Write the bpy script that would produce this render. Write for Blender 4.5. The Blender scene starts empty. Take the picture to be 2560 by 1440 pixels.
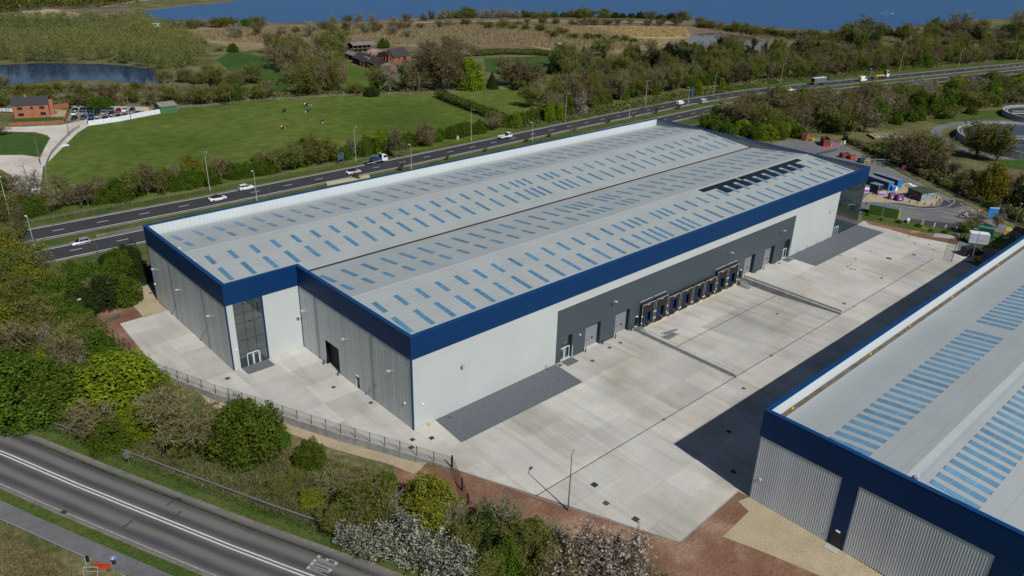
import bpy, math, random
import numpy as np
from mathutils import Vector, Matrix
from mathutils.geometry import tessellate_polygon

random.seed(11)
rng = np.random.default_rng(11)
scene = bpy.context.scene
col = scene.collection
R = math.radians

# ------------------------------------------------------------------ camera
FPX = 1943.29                                   # focal length in pixels of the 2560 px wide photograph
CAM = np.array([-63.6219, -92.3939, 78.8287])
YAW, PITCH, ROLL = 0.8222, 0.4338, 0.0278
_f = np.array([math.cos(YAW) * math.cos(PITCH), math.sin(YAW) * math.cos(PITCH), -math.sin(PITCH)])
_r = np.cross(_f, [0, 0, 1]); _r /= np.linalg.norm(_r)
_u = np.cross(_r, _f)
_r, _u = _r * math.cos(ROLL) + _u * math.sin(ROLL), -_r * math.sin(ROLL) + _u * math.cos(ROLL)
cam_data = bpy.data.cameras.new('camera')
cam = bpy.data.objects.new('camera', cam_data)
cam.matrix_world = Matrix(((_r[0], _u[0], -_f[0], CAM[0]), (_r[1], _u[1], -_f[1], CAM[1]),
                           (_r[2], _u[2], -_f[2], CAM[2]), (0, 0, 0, 1)))
cam_data.sensor_width = 36.0
cam_data.lens = FPX / 2560 * 36
cam_data.clip_start = 1.0
cam_data.clip_end = 9000
col.objects.link(cam)
scene.camera = cam

# ------------------------------------------------------------------ light
SUN = Vector((-1.44, -10.26, 10.4)).normalized()      # direction to the sun, read off the lamp post's shadow
w = bpy.data.worlds.new('World'); scene.world = w; w.use_nodes = True
wn = w.node_tree.nodes; wl = w.node_tree.links
sky = wn.new('ShaderNodeTexSky'); sky.sky_type = 'NISHITA'; sky.sun_disc = False
sky.sun_elevation = math.asin(SUN.z); sky.sun_rotation = math.atan2(SUN.x, SUN.y)
sky.altitude = 80; sky.air_density = 1.0; sky.dust_density = 0.4; sky.ozone_density = 1.6
wl.new(sky.outputs[0], wn['Background'].inputs[0]); wn['Background'].inputs[1].default_value = 0.05
sd = bpy.data.lights.new('sun', 'SUN'); sd.energy = 4.2; sd.angle = R(0.53); sd.color = (1.0, 0.972, 0.925)
sun = bpy.data.objects.new('sun', sd); sun.rotation_euler = SUN.to_track_quat('Z', 'Y').to_euler()
sun.location = (0, 0, 200); col.objects.link(sun)
scene.view_settings.view_transform = 'Standard'; scene.view_settings.look = 'None'
scene.view_settings.gamma = 1.0; scene.view_settings.use_curve_mapping = False
scene.view_settings.exposure = -0.04
scene.cycles.max_bounces = 6; scene.cycles.transparent_max_bounces = 12
scene.cycles.diffuse_bounces = 3; scene.cycles.glossy_bounces = 3

# ------------------------------------------------------------------ site geometry (metres; x along the long front, y to the back)
BL, BW1, BS, BW2, BH = 163.75, 38.15, 14.91, 78.36, 18.0      # main warehouse
PX0, PX1, PY = 58.4, 101.2, -26.0                             # loading pit
PITD = 1.45
EDGE = [(-31.5, 100.0), (-28.5, 79.2), (-28.0, 62.6), (-26.2, 46.8), (-21.0, 32.3), (-17.2, 24.0), (-10.1, 6.9), (-5.2, -3.5),
        (-1.4, -12.3), (12.6, -46.9), (29.0, -62.0), (60.0, -140.0)]   # brink of the site above the road
EDROP = [0.0, 0.1, 0.4, 0.7, 1.2, 1.3, 1.35, 1.1, 0.9, 1.1, 1.1, 1.2]
EWID = [12, 8, 5, 2.5, .45, .45, .45, .45, 3, 9, 10, 12]

def smooth(t):
    t = min(1, max(0, t)); return t * t * (3 - 2 * t)

def edge_info(x, y):
    best = None
    for i in range(len(EDGE) - 1):
        ax, ay = EDGE[i]; bx, by = EDGE[i + 1]
        dx, dy = bx - ax, by - ay
        t = max(0, min(1, ((x - ax) * dx + (y - ay) * dy) / (dx * dx + dy * dy)))
        qx, qy = ax + t * dx, ay + t * dy
        d = math.hypot(x - qx, y - qy)
        if best is None or d < best[0]:
            side = (x - ax) * dy - (y - ay) * dx          # > 0: outside the site
            best = (d, side, EDROP[i] + t * (EDROP[i + 1] - EDROP[i]), EWID[i] + t * (EWID[i + 1] - EWID[i]))
    return best

def yard_z(x, y):
    if PX0 < x < PX1 and PY < y <= 0.5:
        return -PITD * min(1.0, (y - PY) / -PY)
    return 0.0

def terrain(x, y):
    if x > 62 or y > 105 or y < -140:
        z = -0.06
        if PX0 <= x <= PX1 and PY <= y <= 1:
            z = yard_z(x, y) - 0.25
        return z
    d, side, drop, wid = edge_info(x, y)
    s = d if side > 0 else -d
    st = -3.6 * min(1, max(0, (2 - wid) / 1.5))            # below a wall the ground falls away under the slab edge
    z = -0.06 - drop * smooth((s - st) / max(wid, 1.8))
    if PX0 <= x <= PX1 and PY <= y <= 1:
        z = yard_z(x, y) - 0.25
    return z

def at(px, py, z=None):
    """ground point that the photograph shows at this pixel"""
    v = _f + _r * (px - 1280) / FPX - _u * (py - 720) / FPX
    zz = -0.06 if z is None else z
    for k in range(1 if z is not None else 6):
        q = CAM + v * ((zz - CAM[2]) / v[2])
        if z is None: zz = terrain(q[0], q[1])
    return Vector((q[0], q[1], zz))

def pts(l, z=None):
    return [tuple(at(a, b, z))[:2] for a, b in l]

# ------------------------------------------------------------------ materials
MATS = {}
def mat(name, c, rough=.6, metal=0.0, var=.12, scale=1.0, c2=None, bump=0.0, bscale=None, rand=0.0, coords='POS', spec=.5, island=0.0, stretch=None, detail=4, trans=0):
    if name in MATS: return MATS[name]
    m = bpy.data.materials.new(name); m.use_nodes = True; MATS[name] = m
    N = m.node_tree.nodes; L = m.node_tree.links; b = N['Principled BSDF']
    b.inputs['Roughness'].default_value = rough; b.inputs['Metallic'].default_value = metal
    b.inputs['Specular IOR Level'].default_value = spec
    if coords == 'POS':
        g = N.new('ShaderNodeNewGeometry'); vec = g.outputs['Position']
    else:
        g = N.new('ShaderNodeTexCoord'); vec = g.outputs['Object']
    if stretch:
        mp = N.new('ShaderNodeMapping'); mp.inputs['Scale'].default_value = stretch
        L.new(vec, mp.inputs[0]); vec = mp.outputs[0]
    n = N.new('ShaderNodeTexNoise'); n.inputs['Scale'].default_value = scale; n.inputs['Detail'].default_value = detail
    L.new(vec, n.inputs['Vector'])
    ramp = N.new('ShaderNodeMapRange'); ramp.inputs[1].default_value = .3; ramp.inputs[2].default_value = .7
    L.new(n.outputs['Fac'], ramp.inputs[0])
    mx = N.new('ShaderNodeMix'); mx.data_type = 'RGBA'
    a = [max(0, k * (1 - var)) for k in c]; bb = list(c2) if c2 else [k * (1 + var) for k in c]
    mx.inputs[6].default_value = (*a, 1); mx.inputs[7].default_value = (*bb, 1)
    L.new(ramp.outputs[0], mx.inputs[0]); out = mx.outputs[2]
    for kind, amt in (('o', rand), ('i', island)):
        if not amt: continue
        if kind == 'o':
            oi = N.new('ShaderNodeObjectInfo'); rv = oi.outputs['Random']
        else:
            gi = N.new('ShaderNodeNewGeometry'); rv = gi.outputs['Random Per Island']
        mr = N.new('ShaderNodeMapRange'); mr.inputs[3].default_value = 1 - amt; mr.inputs[4].default_value = 1 + amt
        L.new(rv, mr.inputs[0])
        hv = N.new('ShaderNodeHueSaturation'); L.new(mr.outputs[0], hv.inputs['Value']); L.new(out, hv.inputs['Color'])
        if kind == 'o' and amt > .14:
            mh = N.new('ShaderNodeMapRange'); mh.inputs[3].default_value = .485; mh.inputs[4].default_value = .515
            L.new(rv, mh.inputs[0]); L.new(mh.outputs[0], hv.inputs['Hue'])
        out = hv.outputs[0]
    L.new(out, b.inputs['Base Color'])
    if trans:
        b.inputs['Subsurface Weight'].default_value = 0
        t = N.new('ShaderNodeBsdfTranslucent'); L.new(out, t.inputs[0])
        ms = N.new('ShaderNodeMixShader'); ms.inputs[0].default_value = trans
        o = N['Material Output']; L.new(b.outputs[0], ms.inputs[1]); L.new(t.outputs[0], ms.inputs[2]); L.new(ms.outputs[0], o.inputs[0])
    if bump:
        n2 = N.new('ShaderNodeTexNoise'); n2.inputs['Scale'].default_value = bscale or scale * 4; n2.inputs['Detail'].default_value = 5
        L.new(vec, n2.inputs['Vector'])
        bp = N.new('ShaderNodeBump'); bp.inputs['Strength'].default_value = bump; bp.inputs['Distance'].default_value = .1
        L.new(n2.outputs['Fac'], bp.inputs['Height']); L.new(bp.outputs[0], b.inputs['Normal'])
    return m

def ribbed(name, c, axis, pitch, depth=.5, rough=.45, metal=0.0, line=.12, duty=.82, big=0.0, var=.04, second=None):
    """coated sheet with ribs every `pitch` metres along x (0), y (1) or z (2)"""
    if name in MATS: return MATS[name]
    m = mat(name, c, rough, metal, var, .12, coords='POS', detail=3)
    N = m.node_tree.nodes; L = m.node_tree.links; b = N['Principled BSDF']
    g = N.new('ShaderNodeNewGeometry'); s = N.new('ShaderNodeSeparateXYZ'); L.new(g.outputs['Position'], s.inputs[0])
    def saw(p):
        d = N.new('ShaderNodeMath'); d.operation = 'DIVIDE'; d.inputs[1].default_value = p; L.new(s.outputs[axis], d.inputs[0])
        f = N.new('ShaderNodeMath'); f.operation = 'FRACT'; L.new(d.outputs[0], f.inputs[0]); return f
    f = saw(pitch)
    gt = N.new('ShaderNodeMath'); gt.operation = 'GREATER_THAN'; gt.inputs[1].default_value = duty; L.new(f.outputs[0], gt.inputs[0])
    src = b.inputs['Base Color'].links[0].from_socket
    mx = N.new('ShaderNodeMix'); mx.data_type = 'RGBA'; mx.blend_type = 'MULTIPLY'
    k = 1 - line; mx.inputs[7].default_value = (k, k, k, 1)
    L.new(src, mx.inputs[6]); L.new(gt.outputs[0], mx.inputs[0]); out = mx.outputs[2]
    if second:
        f2 = saw(second); g2 = N.new('ShaderNodeMath'); g2.operation = 'GREATER_THAN'; g2.inputs[1].default_value = .95; L.new(f2.outputs[0], g2.inputs[0])
        m2 = N.new('ShaderNodeMix'); m2.data_type = 'RGBA'; m2.blend_type = 'MULTIPLY'; k = 1 - line; m2.inputs[7].default_value = (k, k, k, 1)
        L.new(out, m2.inputs[6]); L.new(g2.outputs[0], m2.inputs[0]); out = m2.outputs[2]
    L.new(out, b.inputs['Base Color'])
    bp = N.new('ShaderNodeBump'); bp.inputs['Strength'].default_value = depth; bp.inputs['Distance'].default_value = .03
    pp = N.new('ShaderNodeMath'); pp.operation = 'PINGPONG'; pp.inputs[1].default_value = .5; L.new(f.outputs[0], pp.inputs[0])
    L.new(pp.outputs[0], bp.inputs['Height']); L.new(bp.outputs[0], b.inputs['Normal'])
    return m

BLUE = (.0010, .030, .108)
m_white = ribbed('white_cladding', (.455, .49, .48), 0, .6, .2, .5, 0, .05, .7)
m_grey = ribbed('grey_cladding', (.045, .065, .078), 0, .6, .15, .45, 0, .1, .8)
m_silver = mat('silver_cladding', (.50, .535, .54), .45, .15, .10, .35, rand=.09, coords='OBJ', stretch=(1, 1, .06))
m_band = ribbed('blue_band', BLUE, 2, .25, .2, .55, 0, .1, .8)
m_band.node_tree.nodes['Principled BSDF'].inputs['Specular IOR Level'].default_value = .2
m_blue = mat('blue_trim', BLUE, .5, 0, .05, .5, spec=.25)
m_cap = mat('blue_coping', (.002, .045, .16), .5, 0, .08, .5, spec=.25)
m_roof = ribbed('roof_sheet', (.345, .372, .368), 0, 1.0, .2, .55, 0, .12, .86, var=.06)
m_roof2 = ribbed('roof_sheet_finer', (.35, .385, .39), 0, .5, .25, .55, 0, .14, .75, var=.04)
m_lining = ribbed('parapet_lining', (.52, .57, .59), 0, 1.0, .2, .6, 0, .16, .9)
m_lining_shaded = ribbed('parapet_lining_shaded', (.20, .22, .25), 1, 1.0, .2, .6, 0, .45, .55)  # gable-side lining: darker copy of the pale lining, with its shadow painted in
m_ridge = mat('ridge_flashing', (.41, .44, .44), .5, .1, .05, 1)
m_gutter = mat('gutter', (.055, .05, .045), .8, 0, .3, 1.5)
m_sky = mat('rooflight', (.078, .20, .33), .3, 0, .16, .4, rand=.135, coords='POS', spec=.6)
m_sky2 = mat('rooflight_pale', (.115, .26, .395), .3, 0, .14, .5, rand=.12, coords='POS', spec=.6)
m_skyframe = mat('rooflight_edge', (.22, .2, .22), .6)
m_solar = mat('solar_glass', (.006, .008, .016), .32, 0, .2, 1, rand=.2, spec=.5)
m_dark = mat('black_rubber', (.012, .011, .012), .7, 0, .2, 2)
m_black = mat('black_paint', (.01, .012, .016), .4)
m_shelter = mat('shelter_curtain', (.010, .0105, .0115), .75, 0, .25, 2)
m_bluedoor = mat('blue_dock_door', (.004, .03, .14), .45)
m_rollup = ribbed('roller_door', (.20, .215, .24), 2, .5, .2, .5, 0, .08, .92)
m_galv = mat('galvanised_steel', (.33, .36, .38), .45, .6, .2, 3)
m_steel_lt = mat('light_steel', (.5, .53, .55), .5, .2, .15, 2)
m_frame = mat('white_frame', (.7, .75, .8), .4)
m_conc = mat('concrete_wall', (.25, .255, .25), .85, 0, .22, .6, bump=.2, rand=.03)
m_dockwall = mat('dock_concrete', (.48, .44, .33), .9, 0, .2, 1.2)
m_paver = mat('paving_blocks', (.105, .115, .13), .85, 0, .22, 2.2, bump=.15, rand=.02)
m_rust = mat('iron_cover', (.10, .07, .045), .8, .1, .35, 4, rand=.3)
m_ironk = mat('iron_cover_dark', (.03, .03, .032), .7, .2, .3, 4)
m_ply = mat('weathered_wood', (.17, .14, .1), .9, 0, .2, 3)
m_tyre = mat('tyre', (.015, .015, .016), .85)
m_rim = mat('wheel_rim', (.4, .41, .43), .35, .7)
m_glass = mat('car_glass', (.01, .013, .018), .12, 0, .1, 1, spec=.6)
m_red = mat('red_light', (.35, .01, .01), .3)
m_lampw = mat('headlamp', (.7, .72, .75), .2)
m_sign_red = mat('orange_red_plastic', (.55, .045, .015), .5)
m_sign_blue = mat('sign_blue', (.01, .12, .5), .45)
m_sign_white = mat('sign_white', (.75, .76, .76), .5)
m_signback = mat('sign_back', (.16, .18, .18), .5, .4)
m_yellow = mat('yellow_plastic', (.62, .40, .01), .5)

def glazing():
    m = bpy.data.materials.new('curtain_glass'); m.use_nodes = True
    N = m.node_tree.nodes; L = m.node_tree.links; b = N['Principled BSDF']
    b.inputs['Base Color'].default_value = (.014, .032, .036, 1); b.inputs['Roughness'].default_value = .03
    b.inputs['Specular IOR Level'].default_value = .9; b.inputs['IOR'].default_value = 1.9
    n = N.new('ShaderNodeTexNoise'); n.inputs['Scale'].default_value = .35
    g = N.new('ShaderNodeNewGeometry'); L.new(g.outputs['Position'], n.inputs['Vector'])
    bp = N.new('ShaderNodeBump'); bp.inputs['Strength'].default_value = .03; L.new(n.outputs[0], bp.inputs['Height']); L.new(bp.outputs[0], b.inputs['Normal'])
    return m
m_glz = glazing()

def concrete_floor():
    m = mat('yard_concrete', (.455, .44, .405), .88, 0, .10, .09, rand=.13, detail=5)
    N = m.node_tree.nodes; L = m.node_tree.links; b = N['Principled BSDF']
    src = b.inputs['Base Color'].links[0].from_socket
    g = N.new('ShaderNodeNewGeometry'); out = src
    for sc, stretch, c, lo, hi, amt in ((.5, (1, .09, 1), (.74, .75, .76), .48, .72, .8), (.35, (.12, 1, 1), (1.13, 1.10, 1.04), .5, .75, .8),
                                       (.06, (1, 1, 1), (.76, .74, .66), .5, .7, .85), (.16, (1, 1, 1), (.93, .82, .70), .58, .76, .8), (1.6, (1, 1, 1), (.9, .9, .89), .45, .7, .7)):
        mp = N.new('ShaderNodeMapping'); mp.inputs['Scale'].default_value = stretch; mp.inputs['Location'].default_value = (sc * 91, sc * 37, 0)
        L.new(g.outputs['Position'], mp.inputs[0])
        n = N.new('ShaderNodeTexNoise'); n.inputs['Scale'].default_value = sc; n.inputs['Detail'].default_value = 6; L.new(mp.outputs[0], n.inputs['Vector'])
        mr = N.new('ShaderNodeMapRange'); mr.inputs[1].default_value = lo; mr.inputs[2].default_value = hi; mr.inputs[4].default_value = amt; L.new(n.outputs[0], mr.inputs[0])
        mx = N.new('ShaderNodeMix'); mx.data_type = 'RGBA'; mx.blend_type = 'MULTIPLY'; mx.inputs[7].default_value = (*c, 1)
        L.new(mr.outputs[0], mx.inputs[0]); L.new(out, mx.inputs[6]); out = mx.outputs[2]
    L.new(out, b.inputs['Base Color']); return m
m_yard = concrete_floor()

def ground_mat(name, stops, scale, rough=.95, fine=.35, fscale=1.2, bump=.5, stretch=None):
    """three-colour mottled ground"""
    m = bpy.data.materials.new(name); m.use_nodes = True; MATS[name] = m
    N = m.node_tree.nodes; L = m.node_tree.links; b = N['Principled BSDF']
    b.inputs['Roughness'].default_value = rough; b.inputs['Specular IOR Level'].default_value = .15
    g = N.new('ShaderNodeNewGeometry'); vec = g.outputs['Position']
    if stretch:
        mp = N.new('ShaderNodeMapping'); mp.inputs['Scale'].default_value = stretch; L.new(vec, mp.inputs[0]); vec = mp.outputs[0]
    n = N.new('ShaderNodeTexNoise'); n.inputs['Scale'].default_value = scale; n.inputs['Detail'].default_value = 8; n.inputs['Roughness'].default_value = .62
    L.new(vec, n.inputs['Vector'])
    cr = N.new('ShaderNodeValToRGB'); e = cr.color_ramp.elements
    e[0].position = .33; e[1].position = .67; e[0].color = (*stops[0], 1); e[1].color = (*stops[-1], 1)
    for i, s in enumerate(stops[1:-1]):
        q = e.new(.33 + .34 * (i + 1) / (len(stops) - 1)); q.color = (*s, 1)
    L.new(n.outputs[0], cr.inputs[0])
    n2 = N.new('ShaderNodeTexNoise'); n2.inputs['Scale'].default_value = fscale; n2.inputs['Detail'].default_value = 6; L.new(vec, n2.inputs['Vector'])
    mr = N.new('ShaderNodeMapRange'); mr.inputs[1].default_value = .3; mr.inputs[2].default_value = .7; mr.inputs[3].default_value = 1 - fine; mr.inputs[4].default_value = 1 + fine
    L.new(n2.outputs[0], mr.inputs[0])
    hv = N.new('ShaderNodeHueSaturation'); L.new(mr.outputs[0], hv.inputs['Value']); L.new(cr.outputs[0], hv.inputs['Color'])
    L.new(hv.outputs[0], b.inputs['Base Color'])
    bp = N.new('ShaderNodeBump'); bp.inputs['Strength'].default_value = bump; bp.inputs['Distance'].default_value = .3
    L.new(n2.outputs[0], bp.inputs['Height']); L.new(bp.outputs[0], b.inputs['Normal'])
    return m
m_scrub = ground_mat('scrub_ground', [(.055, .072, .018), (.115, .112, .045), (.175, .155, .08)], .05, fine=.35, fscale=.8)
m_verge = ground_mat('verge_grass', [(.036, .066, .012), (.06, .092, .018), (.10, .10, .03)], .12, fine=.3, fscale=2)
m_pasture = ground_mat('pasture_grass', [(.056, .092, .012), (.082, .12, .018), (.118, .138, .03)], .018, fine=.22, fscale=.22)
m_lush = ground_mat('dark_grass', [(.028, .07, .012), (.04, .085, .016), (.055, .095, .02)], .03, fine=.2, fscale=.4)
m_reed = ground_mat('reed_ground', [(.15, .125, .065), (.25, .2, .11), (.33, .265, .15)], .02, fine=.25, fscale=.3, stretch=(1, 1, 1))
m_gold = ground_mat('golden_reeds', [(.34, .26, .12), (.40, .31, .15), (.44, .345, .17)], .03, fine=.15, fscale=.3)
m_heath = ground_mat('rough_ground', [(.10, .085, .05), (.15, .12, .075), (.2, .16, .1)], .03, fine=.25, fscale=.4)
m_soil = ground_mat('red_soil', [(.14, .072, .047), (.20, .112, .073), (.33, .215, .148)], .11, fine=.16, fscale=2.2, bump=.6)
m_gravel = ground_mat('tan_gravel', [(.33, .27, .175), (.38, .315, .205), (.42, .35, .24)], .2, fine=.2, fscale=5, bump=.4)
m_mud = ground_mat('mud', [(.14, .10, .07), (.18, .13, .09), (.22, .16, .11)], .03, fine=.1, fscale=.3)
m_track = ground_mat('pale_track', [(.42, .38, .33), (.52, .48, .43), (.58, .54, .5)], .08, fine=.12, fscale=.8)
m_dirt = ground_mat('dirt_track', [(.3, .24, .16), (.36, .29, .2), (.4, .33, .24)], .08, fine=.12, fscale=.8)
m_cpark = ground_mat('carpark_gravel', [(.2, .165, .13), (.25, .21, .165), (.3, .25, .2)], .1, fine=.15, fscale=1)
m_tarmac = ground_mat('tarmac', [(.13, .13, .135), (.155, .155, .16), (.18, .178, .178)], .06, fine=.1, fscale=1.5, bump=.2)
m_tarmac_dk = ground_mat('tarmac_dark', [(.05, .05, .055), (.06, .06, .066), (.075, .075, .078)], .08, fine=.12, fscale=1.5, bump=.2)
m_hardstrip = ground_mat('worn_margin', [(.13, .12, .105), (.17, .155, .135), (.2, .18, .15)], .3, fine=.2, fscale=2, bump=.2)
m_foot = ground_mat('footpath_asphalt', [(.12, .12, .125), (.14, .14, .145), (.16, .155, .155)], .3, fine=.12, fscale=2.5, bump=.2)

def road_mat(name, base, light, cells, amt=1.0):
    """asphalt worn along the wheel tracks: u of the UV map is metres across the road"""
    m = bpy.data.materials.new(name); m.use_nodes = True
    N = m.node_tree.nodes; L = m.node_tree.links; b = N['Principled BSDF']
    b.inputs['Roughness'].default_value = .85; b.inputs['Specular IOR Level'].default_value = .3
    uv = N.new('ShaderNodeUVMap'); s = N.new('ShaderNodeSeparateXYZ'); L.new(uv.outputs[0], s.inputs[0])
    mp = N.new('ShaderNodeMapping'); mp.inputs['Scale'].default_value = (1.2, .05, 1); L.new(uv.outputs[0], mp.inputs[0])
    n = N.new('ShaderNodeTexNoise'); n.inputs['Scale'].default_value = 1.0; n.inputs['Detail'].default_value = 5; L.new(mp.outputs[0], n.inputs['Vector'])
    ml = N.new('ShaderNodeMath'); ml.operation = 'MULTIPLY_ADD'; ml.inputs[1].default_value = 1.1; L.new(n.outputs[0], ml.inputs[0]); L.new(s.outputs[0], ml.inputs[2])
    sn = N.new('ShaderNodeMath'); sn.operation = 'MULTIPLY'; sn.inputs[1].default_value = 2 * math.pi / cells; L.new(ml.outputs[0], sn.inputs[0])
    si = N.new('ShaderNodeMath'); si.operation = 'SINE'; L.new(sn.outputs[0], si.inputs[0])
    mr = N.new('ShaderNodeMapRange'); mr.inputs[1].default_value = -1; mr.inputs[2].default_value = 1; mr.inputs[4].default_value = amt; L.new(si.outputs[0], mr.inputs[0])
    n2 = N.new('ShaderNodeTexNoise'); n2.inputs['Scale'].default_value = .12; n2.inputs['Detail'].default_value = 6; L.new(uv.outputs[0], n2.inputs['Vector'])
    md = N.new('ShaderNodeMath'); md.operation = 'MULTIPLY_ADD'; md.inputs[1].default_value = .5; md.inputs[2].default_value = -.12
    L.new(n2.outputs[0], md.inputs[0]); ad = N.new('ShaderNodeMath'); ad.operation = 'ADD'; L.new(mr.outputs[0], ad.inputs[0]); L.new(md.outputs[0], ad.inputs[1])
    mx = N.new('ShaderNodeMix'); mx.data_type = 'RGBA'; mx.inputs[6].default_value = (*base, 1); mx.inputs[7].default_value = (*light, 1)
    L.new(ad.outputs[0], mx.inputs[0]); L.new(mx.outputs[2], b.inputs['Base Color'])
    return m
m_road = road_mat('old_asphalt', (.05, .052, .06), (.145, .138, .128), 2.62)
m_hway = road_mat('highway_asphalt', (.026, .027, .032), (.05, .05, .056), 1.8)
m_paint = mat('road_paint', (.62, .62, .6), .7, 0, .12, 1.5)
m_paint_w = mat('worn_road_paint', (.34, .34, .33), .8, 0, .25, 2)

def water_mat(name, c, bscale, rough=.12, bump=.25, stretch=(1, 1, 1)):
    m = bpy.data.materials.new(name); m.use_nodes = True
    N = m.node_tree.nodes; L = m.node_tree.links; b = N['Principled BSDF']
    b.inputs['Base Color'].default_value = (*c, 1); b.inputs['Roughness'].default_value = rough; b.inputs['IOR'].default_value = 1.33
    g = N.new('ShaderNodeNewGeometry'); mp = N.new('ShaderNodeMapping'); mp.inputs['Scale'].default_value = stretch; L.new(g.outputs['Position'], mp.inputs[0])
    n = N.new('ShaderNodeTexNoise'); n.inputs['Scale'].default_value = bscale; n.inputs['Detail'].default_value = 6; L.new(mp.outputs[0], n.inputs['Vector'])
    bp = N.new('ShaderNodeBump'); bp.inputs['Strength'].default_value = bump; bp.inputs['Distance'].default_value = .5
    L.new(n.outputs[0], bp.inputs['Height']); L.new(bp.outputs[0], b.inputs['Normal'])
    return m
m_lake = water_mat('lake_water', (.004, .06, .19), .25, .3, .5)
m_lake.node_tree.nodes['Principled BSDF'].inputs['Specular IOR Level'].default_value = .22
_src = m_lake.node_tree; _g = _src.nodes.new('ShaderNodeNewGeometry'); _n = _src.nodes.new('ShaderNodeTexNoise'); _n.inputs['Scale'].default_value = .06; _n.inputs['Detail'].default_value = 9; _n.inputs['Roughness'].default_value = .75
_m = _src.nodes.new('ShaderNodeMix'); _m.data_type = 'RGBA'; _m.inputs[6].default_value = (.0018, .042, .145, 1); _m.inputs[7].default_value = (.010, .098, .275, 1)
_src.links.new(_g.outputs['Position'], _n.inputs['Vector']); _src.links.new(_n.outputs[0], _m.inputs[0]); _src.links.new(_m.outputs[2], _src.nodes['Principled BSDF'].inputs['Base Color'])
m_pond = water_mat('pond_water', (.002, .022, .085), .3, .06, .06)
m_pondmud = water_mat('muddy_water', (.12, .085, .075), .3, .08, .05)

# ------------------------------------------------------------------ mesh helpers
class MB:
    def __init__(s): s.v = []; s.f = []; s.m = []; s.cur = 0
    def add(s, vs, fs):
        o = len(s.v); s.v += [tuple(q) for q in vs]; s.f += [tuple(i + o for i in f) for f in fs]; s.m += [s.cur] * len(fs); return s
    def slot(s, k): s.cur = k; return s
    def box(s, x0, x1, y0, y1, z0, z1):
        return s.add([(x0, y0, z0), (x1, y0, z0), (x1, y1, z0), (x0, y1, z0), (x0, y0, z1), (x1, y0, z1), (x1, y1, z1), (x0, y1, z1)],
                     [(0, 3, 2, 1), (4, 5, 6, 7), (0, 1, 5, 4), (1, 2, 6, 5), (2, 3, 7, 6), (3, 0, 4, 7)])
    def quad(s, a, b, c, d): return s.add([a, b, c, d], [(0, 1, 2, 3)])
    def prism(s, poly, z0, z1):
        n = len(poly)
        tri = tessellate_polygon([[Vector((q[0], q[1], 0)) for q in poly]])
        vs = [(q[0], q[1], z1) for q in poly] + [(q[0], q[1], z0) for q in poly]
        fs = [t for t in tri] + [(i, i + n, (i + 1) % n + n, (i + 1) % n) for i in range(n)]
        return s.add(vs, fs)
    def loft(s, rings, cap=True):
        n = len(rings[0]); vs = [q for r in rings for q in r]; fs = []
        for i in range(len(rings) - 1):
            for j in range(n):
                fs.append((i * n + j, i * n + (j + 1) % n, (i + 1) * n + (j + 1) % n, (i + 1) * n + j))
        if cap: fs += [tuple(range(n))[::-1], tuple(range((len(rings) - 1) * n, len(rings) * n))]
        return s.add(vs, fs)
    def tube(s, pl, rad, n=6, cap=True):
        pl = [Vector(q) for q in pl]; rs = rad if isinstance(rad, (list, tuple)) else [rad] * len(pl); rings = []
        for i, q in enumerate(pl):
            d = (pl[min(i + 1, len(pl) - 1)] - pl[max(i - 1, 0)]).normalized()
            a = d.orthogonal().normalized() if abs(d.z) < .95 else Vector((1, 0, 0)); a = (a - d * a.dot(d)).normalized(); b = d.cross(a)
            if i and rings:   # keep frames aligned
                pa = (Vector(rings[-1][0]) - pl[i - 1]); pa = pa - d * pa.dot(d)
                if pa.length > 1e-6: a = pa.normalized(); b = d.cross(a)
            rings.append([tuple(q + a * (rs[i] * math.cos(2 * math.pi * k / n)) + b * (rs[i] * math.sin(2 * math.pi * k / n))) for k in range(n)])
        return s.loft(rings, cap)
    def mesh(s, name, mats):
        me = bpy.data.meshes.new(name); me.from_pydata(s.v, [], s.f)
        for m in (mats if isinstance(mats, (list, tuple)) else [mats]): me.materials.append(m)
        if any(s.m): me.polygons.foreach_set('material_index', s.m)
        me.update(); return me
    def build(s, name, mats, parent=None, loc=(0, 0, 0), rz=0):
        return link(name, s.mesh(name, mats), parent, loc, rz)

def link(name, data, parent=None, loc=(0, 0, 0), rz=0, scale=None):
    o = bpy.data.objects.new(name, data); o.location = loc
    if rz: o.rotation_euler = (0, 0, rz)
    if scale: o.scale = scale
    if parent is not None: o.parent = parent
    col.objects.link(o); return o

def tag(o, label=None, cat=None, group=None, kind=None):
    if label: o['label'] = label
    if cat: o['category'] = cat
    if group: o['group'] = group
    if kind: o['kind'] = kind
    return o

def thing(name, loc, label, cat, rz=0, group=None):
    return tag(link(name, None, None, loc, rz), label, cat, group)

def copy_tree(o, parent=None):
    c = o.copy(); col.objects.link(c); c.parent = parent
    for ch in list(o.children): copy_tree(ch, c)
    return c

def box_obj(name, m, parent, *b): return MB().box(*b).build(name, m, parent)

def clip_cell(poly, x0, x1, y0, y1):
    for ax, val, keep in ((0, x0, 1), (0, x1, -1), (1, y0, 1), (1, y1, -1)):
        out = []; n = len(poly)
        for i in range(n):
            a, b = poly[i], poly[(i + 1) % n]
            ia, ib = (a[ax] - val) * keep >= 0, (b[ax] - val) * keep >= 0
            if ia: out.append(a)
            if ia != ib:
                t = (val - a[ax]) / (b[ax] - a[ax]); out.append((a[0] + t * (b[0] - a[0]), a[1] + t * (b[1] - a[1])))
        poly = out
        if len(poly) < 3: return []
    return poly

def area(p):
    return .5 * sum(p[i][0] * p[(i + 1) % len(p)][1] - p[(i + 1) % len(p)][0] * p[i][1] for i in range(len(p)))

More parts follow.
